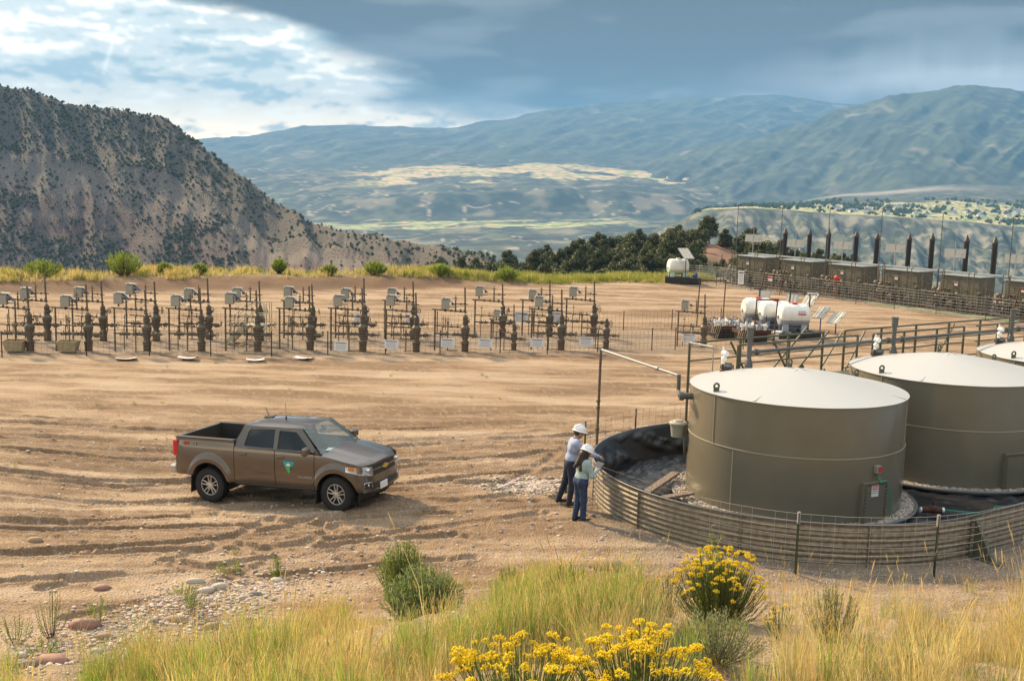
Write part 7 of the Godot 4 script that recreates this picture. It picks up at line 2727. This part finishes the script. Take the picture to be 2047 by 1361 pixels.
func make_trees() -> void:
	var crowns := []
	for i in 4:
		crowns.append(tree_crown([3.6, 3.0, 4.0, 2.6][i], [1.8, 1.8, 1.5, 1.6][i], 2600, 0.2, 500 + i, [0.3, 0.2, 0.55, 0.2][i]))
	var trunks := []
	for i in 4:
		rng.seed = 520 + i
		var b := MB.new()
		var h: float = [3.6, 3.0, 4.2, 2.6][i]
		b.tube([Vector3(0, -0.4, 0), Vector3(0.08, h * 0.25, 0.03), Vector3(-0.04, h * 0.55, 0), Vector3(0, h * 0.85, 0.05)], 0.14, 6, true, 0.03)
		for k in 6:
			var a := rng.randf() * TAU
			var y := lerpf(0.12, 0.6, k / 5.0) * h
			b.tube([Vector3(0, y, 0), Vector3(cos(a), 0.5, sin(a)) * 0.5 + Vector3(0, y, 0), Vector3(cos(a) * 1.0, 0.8, sin(a) * 1.0) + Vector3(0, y, 0)], 0.05, 4, false, 0.015)
		trunks.append(b.mesh())
	mt("bark", 0.12, 0.085, 0.06, 0.9)
	var protos := []
	var words := ["broad dark juniper", "low rounded juniper", "slim pointed juniper", "small bushy juniper"]
	rng.seed = 600
	var placed := []
	var tries := 0
	while placed.size() < 290 and tries < 20000:
		tries += 1
		var d := 108.0 + 112.0 * rng.randf()
		var a := rng.randf_range(-0.085, 0.22) if rng.randf() < 0.85 else rng.randf_range(0.2, 0.31)
		var x := a * d
		var z := -d
		if edge_of(x, z) < 6.0:
			continue
		# the bare red slope near the crest stays open
		if absf(a - 0.19) < 0.02 and d > 165.0 and d < 198.0:
			continue
		if a > 0.24 and d < 180.0:
			continue
		var ok := true
		for p in placed:
			if Vector2(p.x - x, p.z - z).length() < 1.7:
				ok = false
				break
		if ok:
			placed.append(Vector3(x, maxf(ridge_h(x, z), ground(x, z) if d < 185.0 else -999.0) - 0.1, z))
	placed.sort_custom(func(p, q): return p.x / -p.z < q.x / -q.z)
	for i in placed.size():
		var k := i * 7 % 4
		var label := "%s on the ridge %s" % [words[k], ["at its low left end", "left of its middle", "near its crest", "behind the separators"][clampi(int((placed[i].x / -placed[i].z + 0.075) / 0.094), 0, 3)]]
		var t := thing("juniper_tree", label, "tree", placed[i], rng.randf() * TAU, "junipers on the ridge")
		t.scale = Vector3.ONE * rng.randf_range(0.85, 1.4)
		obj("trunk", trunks[k], "bark", t)
		obj("crown", crowns[k], "needles", t)
	var under := tree_crown(1.5, 1.1, 420, 0.2, 545, 0.2)
	var ux := []
	rng.seed = 605
	for i in 2600:
		var d := rng.randf_range(104.0, 215.0)
		var a := rng.randf_range(-0.09, 0.26)
		var x := a * d
		if edge_of(x, -d) < 5.0 or absf(a - 0.19) < 0.022 and d > 160.0 or nz.get_noise_2d(x * 2.0, d * 2.0) < -0.12:
			continue
		var sc := rng.randf_range(0.6, 1.5)
		ux.append(Transform3D(Basis(Vector3.UP, rng.randf() * TAU).scaled(Vector3(sc, sc, sc)), Vector3(x, maxf(ridge_h(x, -d), ground(x, -d) if d < 185.0 else -999.0) - 0.15, -d)))
	multi("ridge_scrub", under, "needles", ux, [])
	# scrub all over the left hillside: the nearest as single trees, the rest as one mass
	var far_crown := tree_crown(2.6, 1.35, 90, 0.75, 540, 0.4)
	var near_crown := tree_crown(2.6, 1.4, 260, 0.5, 541, 0.35)
	var xs := []
	var cs := []
	var near := 0
	rng.seed = 610
	var cand := []
	for i in 130000:
		var d := sqrt(lerpf(300.0 * 300.0, 960.0 * 960.0, rng.randf()))
		var a := rng.randf_range(-0.5, 0.02)
		var x := a * d
		var s := hill_s(x, -d)
		if s > 1.05 or s < -0.9:
			continue
		var k := nz.get_noise_2d(x * 0.35, d * 0.35) + nf.get_noise_2d(x * 1.2, d * 1.2) * 0.5
		var dens := 0.30 + 0.3 * smoothstep(-0.2, 0.3, k) if s > 0.64 else 0.18 + 0.75 * smoothstep(0.05, 0.35, k)
		if s < 0.28:
			dens = 0.25 + 0.75 * smoothstep(-0.1, 0.2, k)
		if s > 0.45 and s < 0.62:
			dens *= 0.55
		if a > -0.26 and s > 0.3:
			dens *= 0.35
		if rng.randf() < dens * 0.62:
			cand.append(Vector3(x, hill_h(x, -d) - 0.2, -d))
	cand.sort_custom(func(p, q): return p.z > q.z)
	var seen_ := 0
	for i in cand.size():
		var p: Vector3 = cand[i]
		var sc := 0.3 + 0.6 * pow(rng.randf(), 1.8)
		if seen_ < 100 and (p.y - 7.0) / -p.z > -0.10 and absf(p.x / p.z) < 0.47:
			seen_ += 1
			var t := thing("scrub_tree", "dark scrub tree low on the left hillside", "tree", p, rng.randf() * TAU, "scrub trees at the foot of the left hillside")
			t.scale = Vector3.ONE * sc * 1.1
			obj("crown", near_crown, "needles", t)
		else:
			xs.append(Transform3D(Basis(Vector3.UP, rng.randf() * TAU).scaled(Vector3(sc, sc * rng.randf_range(0.8, 1.2), sc)), p))
			var g := rng.randf_range(0.75, 1.2)
			cs.append(Color(g, g, g))
	multi("hillside_scrub", far_crown, "needles", xs, cs)
	# trees and farms on the bench across the river
	xs = []
	cs = []
	rng.seed = 620
	for i in 5000:
		var d := rng.randf_range(1990.0, 2800.0)
		var a := rng.randf_range(0.16, 0.62)
		var x := a * d
		if nf.get_noise_2d(x * 0.25, d * 0.25) + nz.get_noise_2d(x * 0.05, d * 0.09) * 0.6 < 0.22:
			continue
		var sc := rng.randf_range(1.6, 3.6)
		xs.append(Transform3D(Basis(Vector3.UP, rng.randf() * TAU).scaled(Vector3(sc, sc, sc)), Vector3(x, bench_h(x, -d) - 0.5, -d)))
		cs.append(Color(0.9, 1.1, 0.8))
	multi("bench_woods", far_crown, "needles", xs, cs)
	var spots := [[0.305, 2080, 0.2], [0.318, 2110, 1.0], [0.334, 2060, 0.5], [0.362, 2150, 0.1], [0.372, 2070, 1.2], [0.395, 2240, 0.7], [0.408, 2300, 0.3], [0.42, 2180, 1.4], [0.432, 2380, 0.9], [0.445, 2260, 0.2], [0.452, 2420, 0.6], [0.29, 2200, 0.8], [0.382, 2420, 1.1], [0.345, 2330, 0.4]]
	var proto: Node3D
	for i in spots.size():
		var x: float = spots[i][0] * spots[i][1]
		var at := Vector3(x, bench_h(x, -spots[i][1]) - 0.5, -spots[i][1])
		if i == 0:
			proto = thing("farm_house", "tiny pale house among the green fields of the far bench", "house", at, spots[i][2], "farm houses on the far bench")
			var b := MB.new()
			b.box(Vector3(0, 2.2, 0), Vector3(16, 4.6, 9))
			obj("wall", b, "sign_white", proto)
			b = MB.new()
			b.prism(PackedVector2Array([Vector2(-5.4, 4.5), Vector2(0, 8.0), Vector2(5.4, 4.5)]), -8.5, 8.5)
			var r := obj("roof", b, "shed_roof", proto)
			r.rotation.y = PI / 2
		else:
			dup(proto, at, spots[i][2], "tiny pale house among the green fields of the far bench", [0.8, 1.2, 1.0][i % 3])

func make_grass() -> void:
	var straw := [Color(0.66, 0.57, 0.30), Color(0.72, 0.63, 0.39), Color(0.57, 0.46, 0.24), Color(0.53, 0.52, 0.22)]
	var green := [Color(0.27, 0.34, 0.08), Color(0.36, 0.43, 0.12), Color(0.2, 0.28, 0.07), Color(0.50, 0.49, 0.18)]
	var tan_ := [Color(0.52, 0.38, 0.23), Color(0.60, 0.46, 0.29), Color(0.44, 0.31, 0.18)]
	var sage := [Color(0.25, 0.28, 0.15), Color(0.32, 0.34, 0.2), Color(0.42, 0.36, 0.16)]
	var kinds := [
		["dry_grass", [clump(40, 0.5, 0.13, 0.3, 0.005, 0.15, straw, 1), clump(46, 0.42, 0.16, 0.4, 0.005, 0.2, straw, 2), clump(34, 0.6, 0.12, 0.25, 0.005, 0.3, straw, 3)]],
		["green_grass", [clump(44, 0.46, 0.12, 0.22, 0.006, 0.05, green, 4), clump(40, 0.58, 0.1, 0.2, 0.006, 0.1, green, 5)]],
		["cheat_grass", [clump(60, 0.3, 0.18, 0.55, 0.004, 0.4, tan_, 6), clump(54, 0.24, 0.2, 0.6, 0.004, 0.4, tan_, 7)]],
		["seed_stalks", [clump(6, 0.95, 0.12, 0.2, 0.005, 1.0, straw, 8), clump(5, 0.85, 0.15, 0.35, 0.005, 1.0, straw, 9)]],
		["sage_grass", [clump(44, 0.4, 0.14, 0.35, 0.007, 0.1, sage, 10), clump(40, 0.5, 0.12, 0.25, 0.006, 0.3, sage, 14)]],
	]
	var where := {}
	rng.seed = 700
	for i in 21000:
		var d := lerpf(5.0, 19.5, sqrt(rng.randf()))
		var x := rng.randf_range(-0.5, 0.54) * d
		var s := foot(x) - d
		if s < -0.3:
			if not (s > -1.6 and rng.randf() < 0.05):
				continue
		# the stony strip on the left stays nearly bare
		var left := x + 2.6 + (16.0 - d) * 0.45 + nz.get_noise_2d(x * 9.0, d * 9.0) * 1.4
		if left < 0.0 and rng.randf() > 0.035:
			continue
		var k := nz.get_noise_2d(x * 7.0 + 31.0, d * 7.0)
		var g := nz.get_noise_2d(x * 4.0 + 90.0, d * 4.0)
		var clear := 8.4 * smoothstep(0.5, 2.6, x + (18.0 - d) * 0.12)
		if s < clear + k * 1.5 and rng.randf() < 0.97:
			continue
		if s < 2.2 and k < 0.05 and rng.randf() < 0.8:
			continue
		if k < 0.07 and rng.randf() < 0.85:
			continue
		if Vector2(x + 1.0, d - 14.3).length() < 1.0 and rng.randf() < 0.85:
			continue
		var right := smoothstep(1.0, 3.4, x / d * 10.0)
		var pick := 0
		var q := rng.randf()
		if g > 0.02:
			pick = 1 if q < 0.6 else (4 if q < 0.72 else 0)
		elif g < -0.22:
			pick = 2 if q < 0.65 else 0
		else:
			pick = 0 if q < 0.55 else (2 if q < 0.72 else (1 if q < 0.86 else 4))
		if right > 0.3 and rng.randf() < 0.07 * right:
			pick = 3
		elif rng.randf() < 0.012:
			pick = 3
		if pick == 1 and rng.randf() < 0.12 + 0.6 * right:
			pick = 0
		if pick == 3 and d < 8.5:
			pick = 0
		if right > 0.4 and pick == 2 and q < 0.4:
			pick = 4
		var v: int = rng.randi() % kinds[pick][1].size()
		var sc := rng.randf_range(0.5, 1.12) * (0.75 if s < 0.6 else 1.0) * (0.85 + 0.9 * g + 0.7 * k)
		if x > -2.3 and x < 0.4 and d > 11.0:
			sc *= 0.62
		if x >= 0.4 and x < 1.6 and d > 10.5:
			sc *= 0.66
		if x > 1.2 and d > 8.2:
			sc *= 0.8 if pick != 3 else 1.0
		if absf(x / d - 0.205) < 0.055 and d > 8.2 and d < 10.6:
			sc *= 0.4
		var key: int = pick * 10 + v
		if not where.has(key):
			where[key] = [[], []]
		where[key][0].append(Transform3D(Basis(Vector3.UP, rng.randf() * TAU).scaled(Vector3(sc, sc * rng.randf_range(0.85, 1.15), sc)), Vector3(x, ground(x, -d), -d)))
		var t := rng.randf_range(0.8, 1.2)
		where[key][1].append(Color(t, t * rng.randf_range(0.93, 1.05), t * rng.randf_range(0.85, 1.1)))
	for key in where:
		multi(kinds[key / 10][0], kinds[key / 10][1][key % 10], "straw" if key / 10 != 1 else "leaf", where[key][0], where[key][1])
	# grass along the pad's far edge
	var far_a := clump(26, 0.75, 0.28, 0.35, 0.03, 0.2, straw + [Color(0.36, 0.33, 0.1)], 11)
	var far_b := clump(26, 0.7, 0.28, 0.3, 0.032, 0.1, [Color(0.26, 0.3, 0.08), Color(0.34, 0.36, 0.1), Color(0.46, 0.4, 0.13)], 12)
	var xa := []
	var xb := []
	rng.seed = 710
	for i in 9000:
		var x := rng.randf_range(-44.0, 15.0)
		var zb := -(64.5 + (x + 30.0) * 0.375)
		var z := zb + rng.randf_range(-6.0, 1.5)
		var e := edge_of(x, z)
		if e < -0.5 or e > 5.0:
			continue
		var k := nz.get_noise_2d(x * 4.0, z * 4.0)
		if k < 0.22 and rng.randf() < 0.9 - 0.65 * smoothstep(-9.0, -2.0, x):
			continue
		var lush := smoothstep(-9.0, -2.0, x)
		var sc := rng.randf_range(0.6, 1.15) * (0.7 + 0.5 * k) * (1.0 if e > 0.2 else 0.5)
		var t := Transform3D(Basis(Vector3.UP, rng.randf() * TAU).scaled(Vector3(sc, sc, sc)), Vector3(x, ground(x, z), z))
		if rng.randf() < 0.25 + 0.6 * lush:
			xb.append(t)
		else:
			xa.append(t)
	for i in 60: # a few green sprigs out on the dirt
		var x := rng.randf_range(-16.0, 3.0)
		var z := rng.randf_range(-41.0, -19.0)
		xb.append(Transform3D(Basis().scaled(Vector3.ONE * rng.randf_range(0.08, 0.2)), Vector3(x, ground(x, z), z)))
	multi("edge_grass", far_a, "straw", xa, [])
	multi("edge_grass", far_b, "leaf", xb, [])

func flower_head(sd: int) -> ArrayMesh:
	rng.seed = sd
	var b := MB.new()
	for i in 44:
		var a := rng.randf() * TAU
		var r := sqrt(rng.randf())
		var p := Vector3(cos(a) * r * 0.032, 0.014 * (1.0 - r * r) + rng.randf_range(-0.006, 0.006), sin(a) * r * 0.03)
		b.col = Color(0.92, 0.80, 0.03).lerp(Color(0.85, 0.62, 0.02), rng.randf())
		b.ball(p, Vector3(0.005, 0.0075, 0.005) * rng.randf_range(0.6, 1.3), 4, 2)
	return b.mesh()

func make_bushes() -> void:
	leafy("flower", Color(0.8, 0.75, 0.06).linear_to_srgb())
	var sage := [Color(0.25, 0.30, 0.15), Color(0.31, 0.34, 0.18), Color(0.19, 0.24, 0.11)]
	var lime := [Color(0.26, 0.32, 0.07), Color(0.33, 0.37, 0.1), Color(0.2, 0.25, 0.06)]
	var olive := [Color(0.17, 0.25, 0.06), Color(0.24, 0.31, 0.08), Color(0.13, 0.19, 0.05)]
	var put := func(called: String, label: String, x: float, z: float, mesh: Mesh, group := "") -> Node3D:
		var t := thing(called, label, "bush", Vector3(x, ground(x, z) - 0.02, z), 0.4, group)
		obj("foliage", mesh, "leaf", t)
		return t
	put.call("sage_bush", "rounded grey-green bush in the grass, the darkest in the foreground", -1.25, -16.0, bush_mesh(430, 0.84, 0.66, 20, 0.06, 0.016, sage, 30, 0.55))
	put.call("sage_bush", "feathery pale green bush just behind the rounded dark one", -1.72, -17.7, bush_mesh(220, 1.0, 0.48, 20, 0.06, 0.016, lime + sage, 31, 0.55))
	put.call("sage_bush", "slim green bush in the grass right of the rounded dark one", 0.05, -17.3, bush_mesh(90, 0.55, 0.25, 12, 0.06, 0.012, lime, 32, 0.85))
	put.call("green_bush", "bright green leafy bush behind the lowest yellow flowers", 0.75, -12.6, bush_mesh(150, 0.62, 0.4, 16, 0.045, 0.012, lime, 33, 0.6))
	put.call("green_bush", "pale green grassy bush left of the round yellow-flowered bush", 1.55, -13.4, bush_mesh(200, 0.6, 0.55, 14, 0.06, 0.008, lime, 34, 0.85))
	put.call("green_bush", "silvery green bush low between the two yellow-flowered bushes", 1.75, -8.6, bush_mesh(170, 0.45, 0.4, 18, 0.03, 0.008, [Color(0.28, 0.31, 0.2), Color(0.34, 0.36, 0.24)], 35, 0.6))
	put.call("green_bush", "grey seedy bush among the tall straw at the right", 3.0, -9.6, bush_mesh(120, 0.55, 0.3, 18, 0.03, 0.009, [Color(0.36, 0.34, 0.2), Color(0.44, 0.38, 0.22)], 36, 0.7))
	var heads := [flower_head(40), flower_head(41), flower_head(42), flower_head(43)]
	var flowering := func(label: String, x: float, z: float, h: float, r: float, n: int, sz: float, sd: int) -> void:
		var t := thing("flowering_bush", label, "bush", Vector3(x, ground(x, z) - 0.02, z), 0.0, "")
		obj("foliage", bush_mesh(int(n * 2.2), h * 0.94, r, 16, 0.035, 0.006, olive, sd, 0.8), "leaf", t)
		rng.seed = sd + 5
		var b := MB.new()
		for i in n:
			var a := rng.randf() * TAU
			var q := pow(rng.randf(), 0.55)
			var top := Vector3(cos(a) * r * q, h * (1.0 - 0.42 * pow(q, 3.0)) * rng.randf_range(0.84, 1.12), sin(a) * r * q)
			b.col = Color(0.2, 0.24, 0.07)
			b.tube([Vector3(cos(a) * r * q * 0.3, h * 0.1, sin(a) * r * q * 0.3), top], 0.003, 3, false)
			var o := obj("flower_head", heads[rng.randi() % 4], "flower", t)
			o.position = top
			o.rotation = Vector3(rng.randf_range(-0.4, 0.4), rng.randf() * TAU, rng.randf_range(-0.4, 0.4))
			o.scale = Vector3.ONE * sz * rng.randf_range(0.6, 1.25)
		obj("flower_stems", b, "leaf", t)
	flowering.call("round bush covered in yellow flower heads before the corrugated wall", 2.12, -10.4, 0.74, 0.48, 150, 0.95, 50)
	flowering.call("yellow-flowered bush at the photo's bottom edge, its left half", 0.12, -5.75, 0.58, 0.54, 115, 1.15, 60)
	flowering.call("yellow-flowered bush at the photo's bottom edge, its right half with the tallest sprays", 0.78, -5.85, 0.64, 0.44, 105, 1.15, 70)
	flowering.call("small sparse yellow-flowered sprig right of the round flowered bush", 2.5, -9.5, 0.34, 0.16, 12, 0.7, 80)
	flowering.call("dark little bush with few yellow heads left of the round flowered bush", 1.82, -11.6, 0.55, 0.2, 16, 0.7, 90)
	put.call("fern_plant", "pale yellow-green feathery plant rising behind the round flowered bush", 2.3, -11.9, bush_mesh(16, 1.15, 0.2, 46, 0.05, 0.008, [Color(0.42, 0.44, 0.12), Color(0.34, 0.4, 0.12)], 37, 0.35))
	# young plants on the stony strip
	var small := [[-6.85, -15.8, 0.75, 0.28, "tall thin green plant at the stony strip, second from the left edge"], [-7.25, -15.5, 0.55, 0.25, "thin green plant at the photo's left edge"], [-6.35, -16.4, 0.42, 0.32, "spreading green plant beside the long pink stone"], [-6.75, -15.2, 0.25, 0.3, "low green plant below the tall thin one"], [-5.0, -16.9, 0.4, 0.2, "dark weedy sprig amid the white stones"], [-4.05, -18.6, 0.5, 0.14, "yellow-green tuft alone on the dirt above the white stones"], [-5.4, -17.6, 0.22, 0.3, "low yellow-green weed on the tracks left of the white stones"], [-4.9, -18.8, 0.3, 0.3, "pale sprawling weed on the dirt near the truck's tracks"]]
	for i in small.size():
		var q: Array = small[i]
		put.call("weed", q[4], q[0], q[1], bush_mesh(26, q[2], q[3], 18, 0.045, 0.008, lime + olive, 900 + i, 0.6), "young plants on the stony strip")
	# bushes along the far edge
	var edge := [[-24.4, -68.6, 1.5, 1.25, "large round yellow-green bush on the far edge above the third wells"], [-28.6, -66.6, 1.0, 1.25, "wide pale bush on the far edge above the first wells"], [-9.3, -73.6, 0.9, 0.85, "round grey-green bush on the far edge, middle of the photo"], [-15.6, -73.0, 0.95, 0.5, "upright golden bush on the far edge"], [-22.3, -70.0, 0.7, 0.55, "small lime bush on the far edge right of the large round one"], [-20.2, -70.6, 0.7, 0.5, "second small lime bush right of the large round one"], [-5.0, -75.0, 0.8, 0.8, "dull green bush on the far edge left of the ridge"], [-0.5, -76.2, 0.9, 0.9, "lush green bush on the far edge before the ridge"], [-12.2, -72.4, 0.65, 0.6, "dark small bush on the far edge left of the round grey-green one"]]
	for i in edge.size():
		var q: Array = edge[i]
		put.call("edge_bush", q[4], q[0], q[1], bush_mesh(150, q[2], q[3], 15, 0.16, 0.04, lime + [Color(0.3, 0.32, 0.14)] if i % 3 else lime, 930 + i, 0.7), "bushes along the pad's far edge")

func rock_mesh(sd: int, flat_: float) -> ArrayMesh:
	var b := MB.new()
	b.ball(Vector3.ZERO, Vector3.ONE, 18, 12)
	for i in b.v.size():
		var p := b.v[i]
		var k := 1.0 + nz.get_noise_3d(p.x * 9.0 + sd * 40.0, p.y * 9.0, p.z * 9.0) * 0.32 + nf.get_noise_3d(p.x * 26.0, p.y * 26.0 + sd * 9.0, p.z * 26.0) * 0.07
		b.v[i] = Vector3(p.x, p.y * flat_, p.z) * k
		b.n[i] = (p + Vector3(nf.get_noise_3d(p.x * 30.0, p.y * 30.0, sd), nf.get_noise_3d(p.y * 30.0, p.z * 30.0, sd), nf.get_noise_3d(p.z * 30.0, p.x * 30.0, sd)) * 0.25).normalized()
	return b.mesh()

func make_rocks() -> void:
	mt("rock_white", 0.56, 0.49, 0.40, 0.85, 0.0, "grain", 3.0)
	mt("rock_pink", 0.40, 0.23, 0.18, 0.85, 0.0, "grain", 3.0)
	mt("rock_grey", 0.24, 0.22, 0.21, 0.85, 0.0, "grain", 3.0)
	mt("rock_tan", 0.42, 0.30, 0.19, 0.9, 0.0, "grain", 3.0)
	var ms := []
	for i in 5:
		ms.append(rock_mesh(i + 1, [0.55, 0.5, 0.62, 0.45, 0.6][i]))
	var rocks := [[-5.38, -18.25, 0.13, "rock_white", "white stone lying farthest back in the stony strip's line"], [-4.89, -18.0, 0.14, "rock_white", "large white stone next to the farthest one"], [-3.98, -18.4, 0.12, "rock_white", "white stone at the right end of the stony strip"], [-5.09, -17.8, 0.13, "rock_white", "low white slab below the farthest white stones"], [-4.22, -17.8, 0.09, "rock_grey", "left of two touching pale stones"], [-4.05, -17.8, 0.08, "rock_white", "right of two touching pale stones"], [-4.4, -17.6, 0.08, "rock_white", "small white stone left of the two touching ones"], [-6.5, -16.25, 0.2, "rock_pink", "long flat pink stone"], [-6.45, -14.85, 0.19, "rock_pink", "big pink stone at the lower left corner"], [-5.5, -16.5, 0.09, "rock_grey", "blue-grey stone in the middle of the strip"], [-5.2, -16.6, 0.14, "rock_tan", "long tan stone right of the blue-grey one"], [-4.6, -16.4, 0.13, "rock_tan", "buff stone half in the grass"], [-5.97, -15.3, 0.11, "rock_white", "speckled white stone near the big pink one"], [-6.1, -15.9, 0.12, "rock_tan", "flat tan stone above the speckled one"], [-6.95, -15.0, 0.1, "rock_white", "pale stone left of the big pink one"], [-6.7, -14.6, 0.14, "rock_grey", "dark grey stone at the bottom left"], [-6.85, -17.85, 0.12, "rock_pink", "pink stone out on the tyre tracks"], [-9.0, -20.2, 0.14, "rock_tan", "dull brown stone out by the left edge"], [1.85, -19.6, 0.34, "rock_tan", "broad flat boulder on the dirt before the wire fence"], [2.05, -18.9, 0.16, "rock_pink", "brown stone right below the broad boulder"], [-4.75, -17.2, 0.1, "rock_tan", "tan stone below the white slab"], [-4.95, -17.45, 0.07, "rock_white", "small pale stone beside the tan one"], [3.1, -17.6, 0.15, "rock_tan", "pale stone at the grass edge before the corrugated wall"]]
	for i in rocks.size():
		var q: Array = rocks[i]
		var o := obj("rock", ms[i % 5], q[3])
		tag(o, q[4], "rock", "stones scattered over the dirt")
		rng.seed = 40 + i
		o.position = Vector3(q[0], ground(q[0], q[1]) + q[2] * 0.12, q[1])
		o.rotation.y = rng.randf_range(-0.6, 0.6)
		o.scale = Vector3(q[2] * rng.randf_range(1.0, 1.35), q[2] * 0.9, q[2] * rng.randf_range(0.65, 0.9))
	var xs := []
	var cs := []
	rng.seed = 750
	for i in 15000:
		var x: float
		var z: float
		var s := rng.randf_range(0.005, 0.016)
		if i < 4500: # the stony strip
			x = rng.randfn(-5.3, 1.0)
			z = -15.6 - (x + 6.6) * 0.95 + rng.randfn() * 0.8
			s = 0.008 + 0.028 * pow(rng.randf(), 4.0)
		elif i < 6500: # heap of crushed rock
			x = rng.randfn(0.45, 0.5)
			z = rng.randfn(-25.0, 0.28)
			s = rng.randf_range(0.012, 0.035)
		elif i < 9000: # gravel outside the wall
			var a := rng.randf_range(0.2, 2.6)
			var r := rng.randf_range(4.65, 6.8)
			x = TANK.x + cos(a) * r
			z = TANK.z + sin(a) * r
		else:
			z = -lerpf(14.0, 30.0, rng.randf())
			x = rng.randf_range(-0.5, 0.2) * -z
			s = 0.006 + 0.03 * pow(rng.randf(), 6.0)
		xs.append(Transform3D(Basis.from_euler(Vector3(rng.randf(), rng.randf() * 6, rng.randf())).scaled(Vector3(s * 1.3, s * 0.75, s)), Vector3(x, ground(x, z) + s * 0.25, z)))
		var g := rng.randf_range(0.22, 0.62)
		cs.append(Color(g, g * rng.randf_range(0.74, 0.9), g * rng.randf_range(0.55, 0.8)))
	multi("pebbles", T.pebble_mesh, "plain", xs, cs)

func make_shared() -> void:
	var b := MB.new()
	rng.seed = 9
	b.ball(Vector3.ZERO, Vector3.ONE, 7, 4)
	T.pebble_mesh = b.mesh()

func _ready() -> void:
	nz.noise_type = FastNoiseLite.TYPE_SIMPLEX_SMOOTH
	nz.seed = 12
	nz.frequency = 0.05
	nz.fractal_octaves = 3
	nf.noise_type = FastNoiseLite.TYPE_SIMPLEX_SMOOTH
	nf.seed = 34
	nf.frequency = 0.05
	nf.fractal_octaves = 4
	cellular.noise_type = FastNoiseLite.TYPE_CELLULAR
	cellular.cellular_return_type = FastNoiseLite.RETURN_CELL_VALUE
	cellular.seed = 5
	cellular.frequency = 0.05
	make_light()
	make_materials()
	make_shared()
	make_terrain()
	make_tanks()
	make_truck()
	make_people()
	make_wells()
	make_chemicals()
	make_separators()
	make_trees()
	make_grass()
	make_bushes()
	make_rocks()
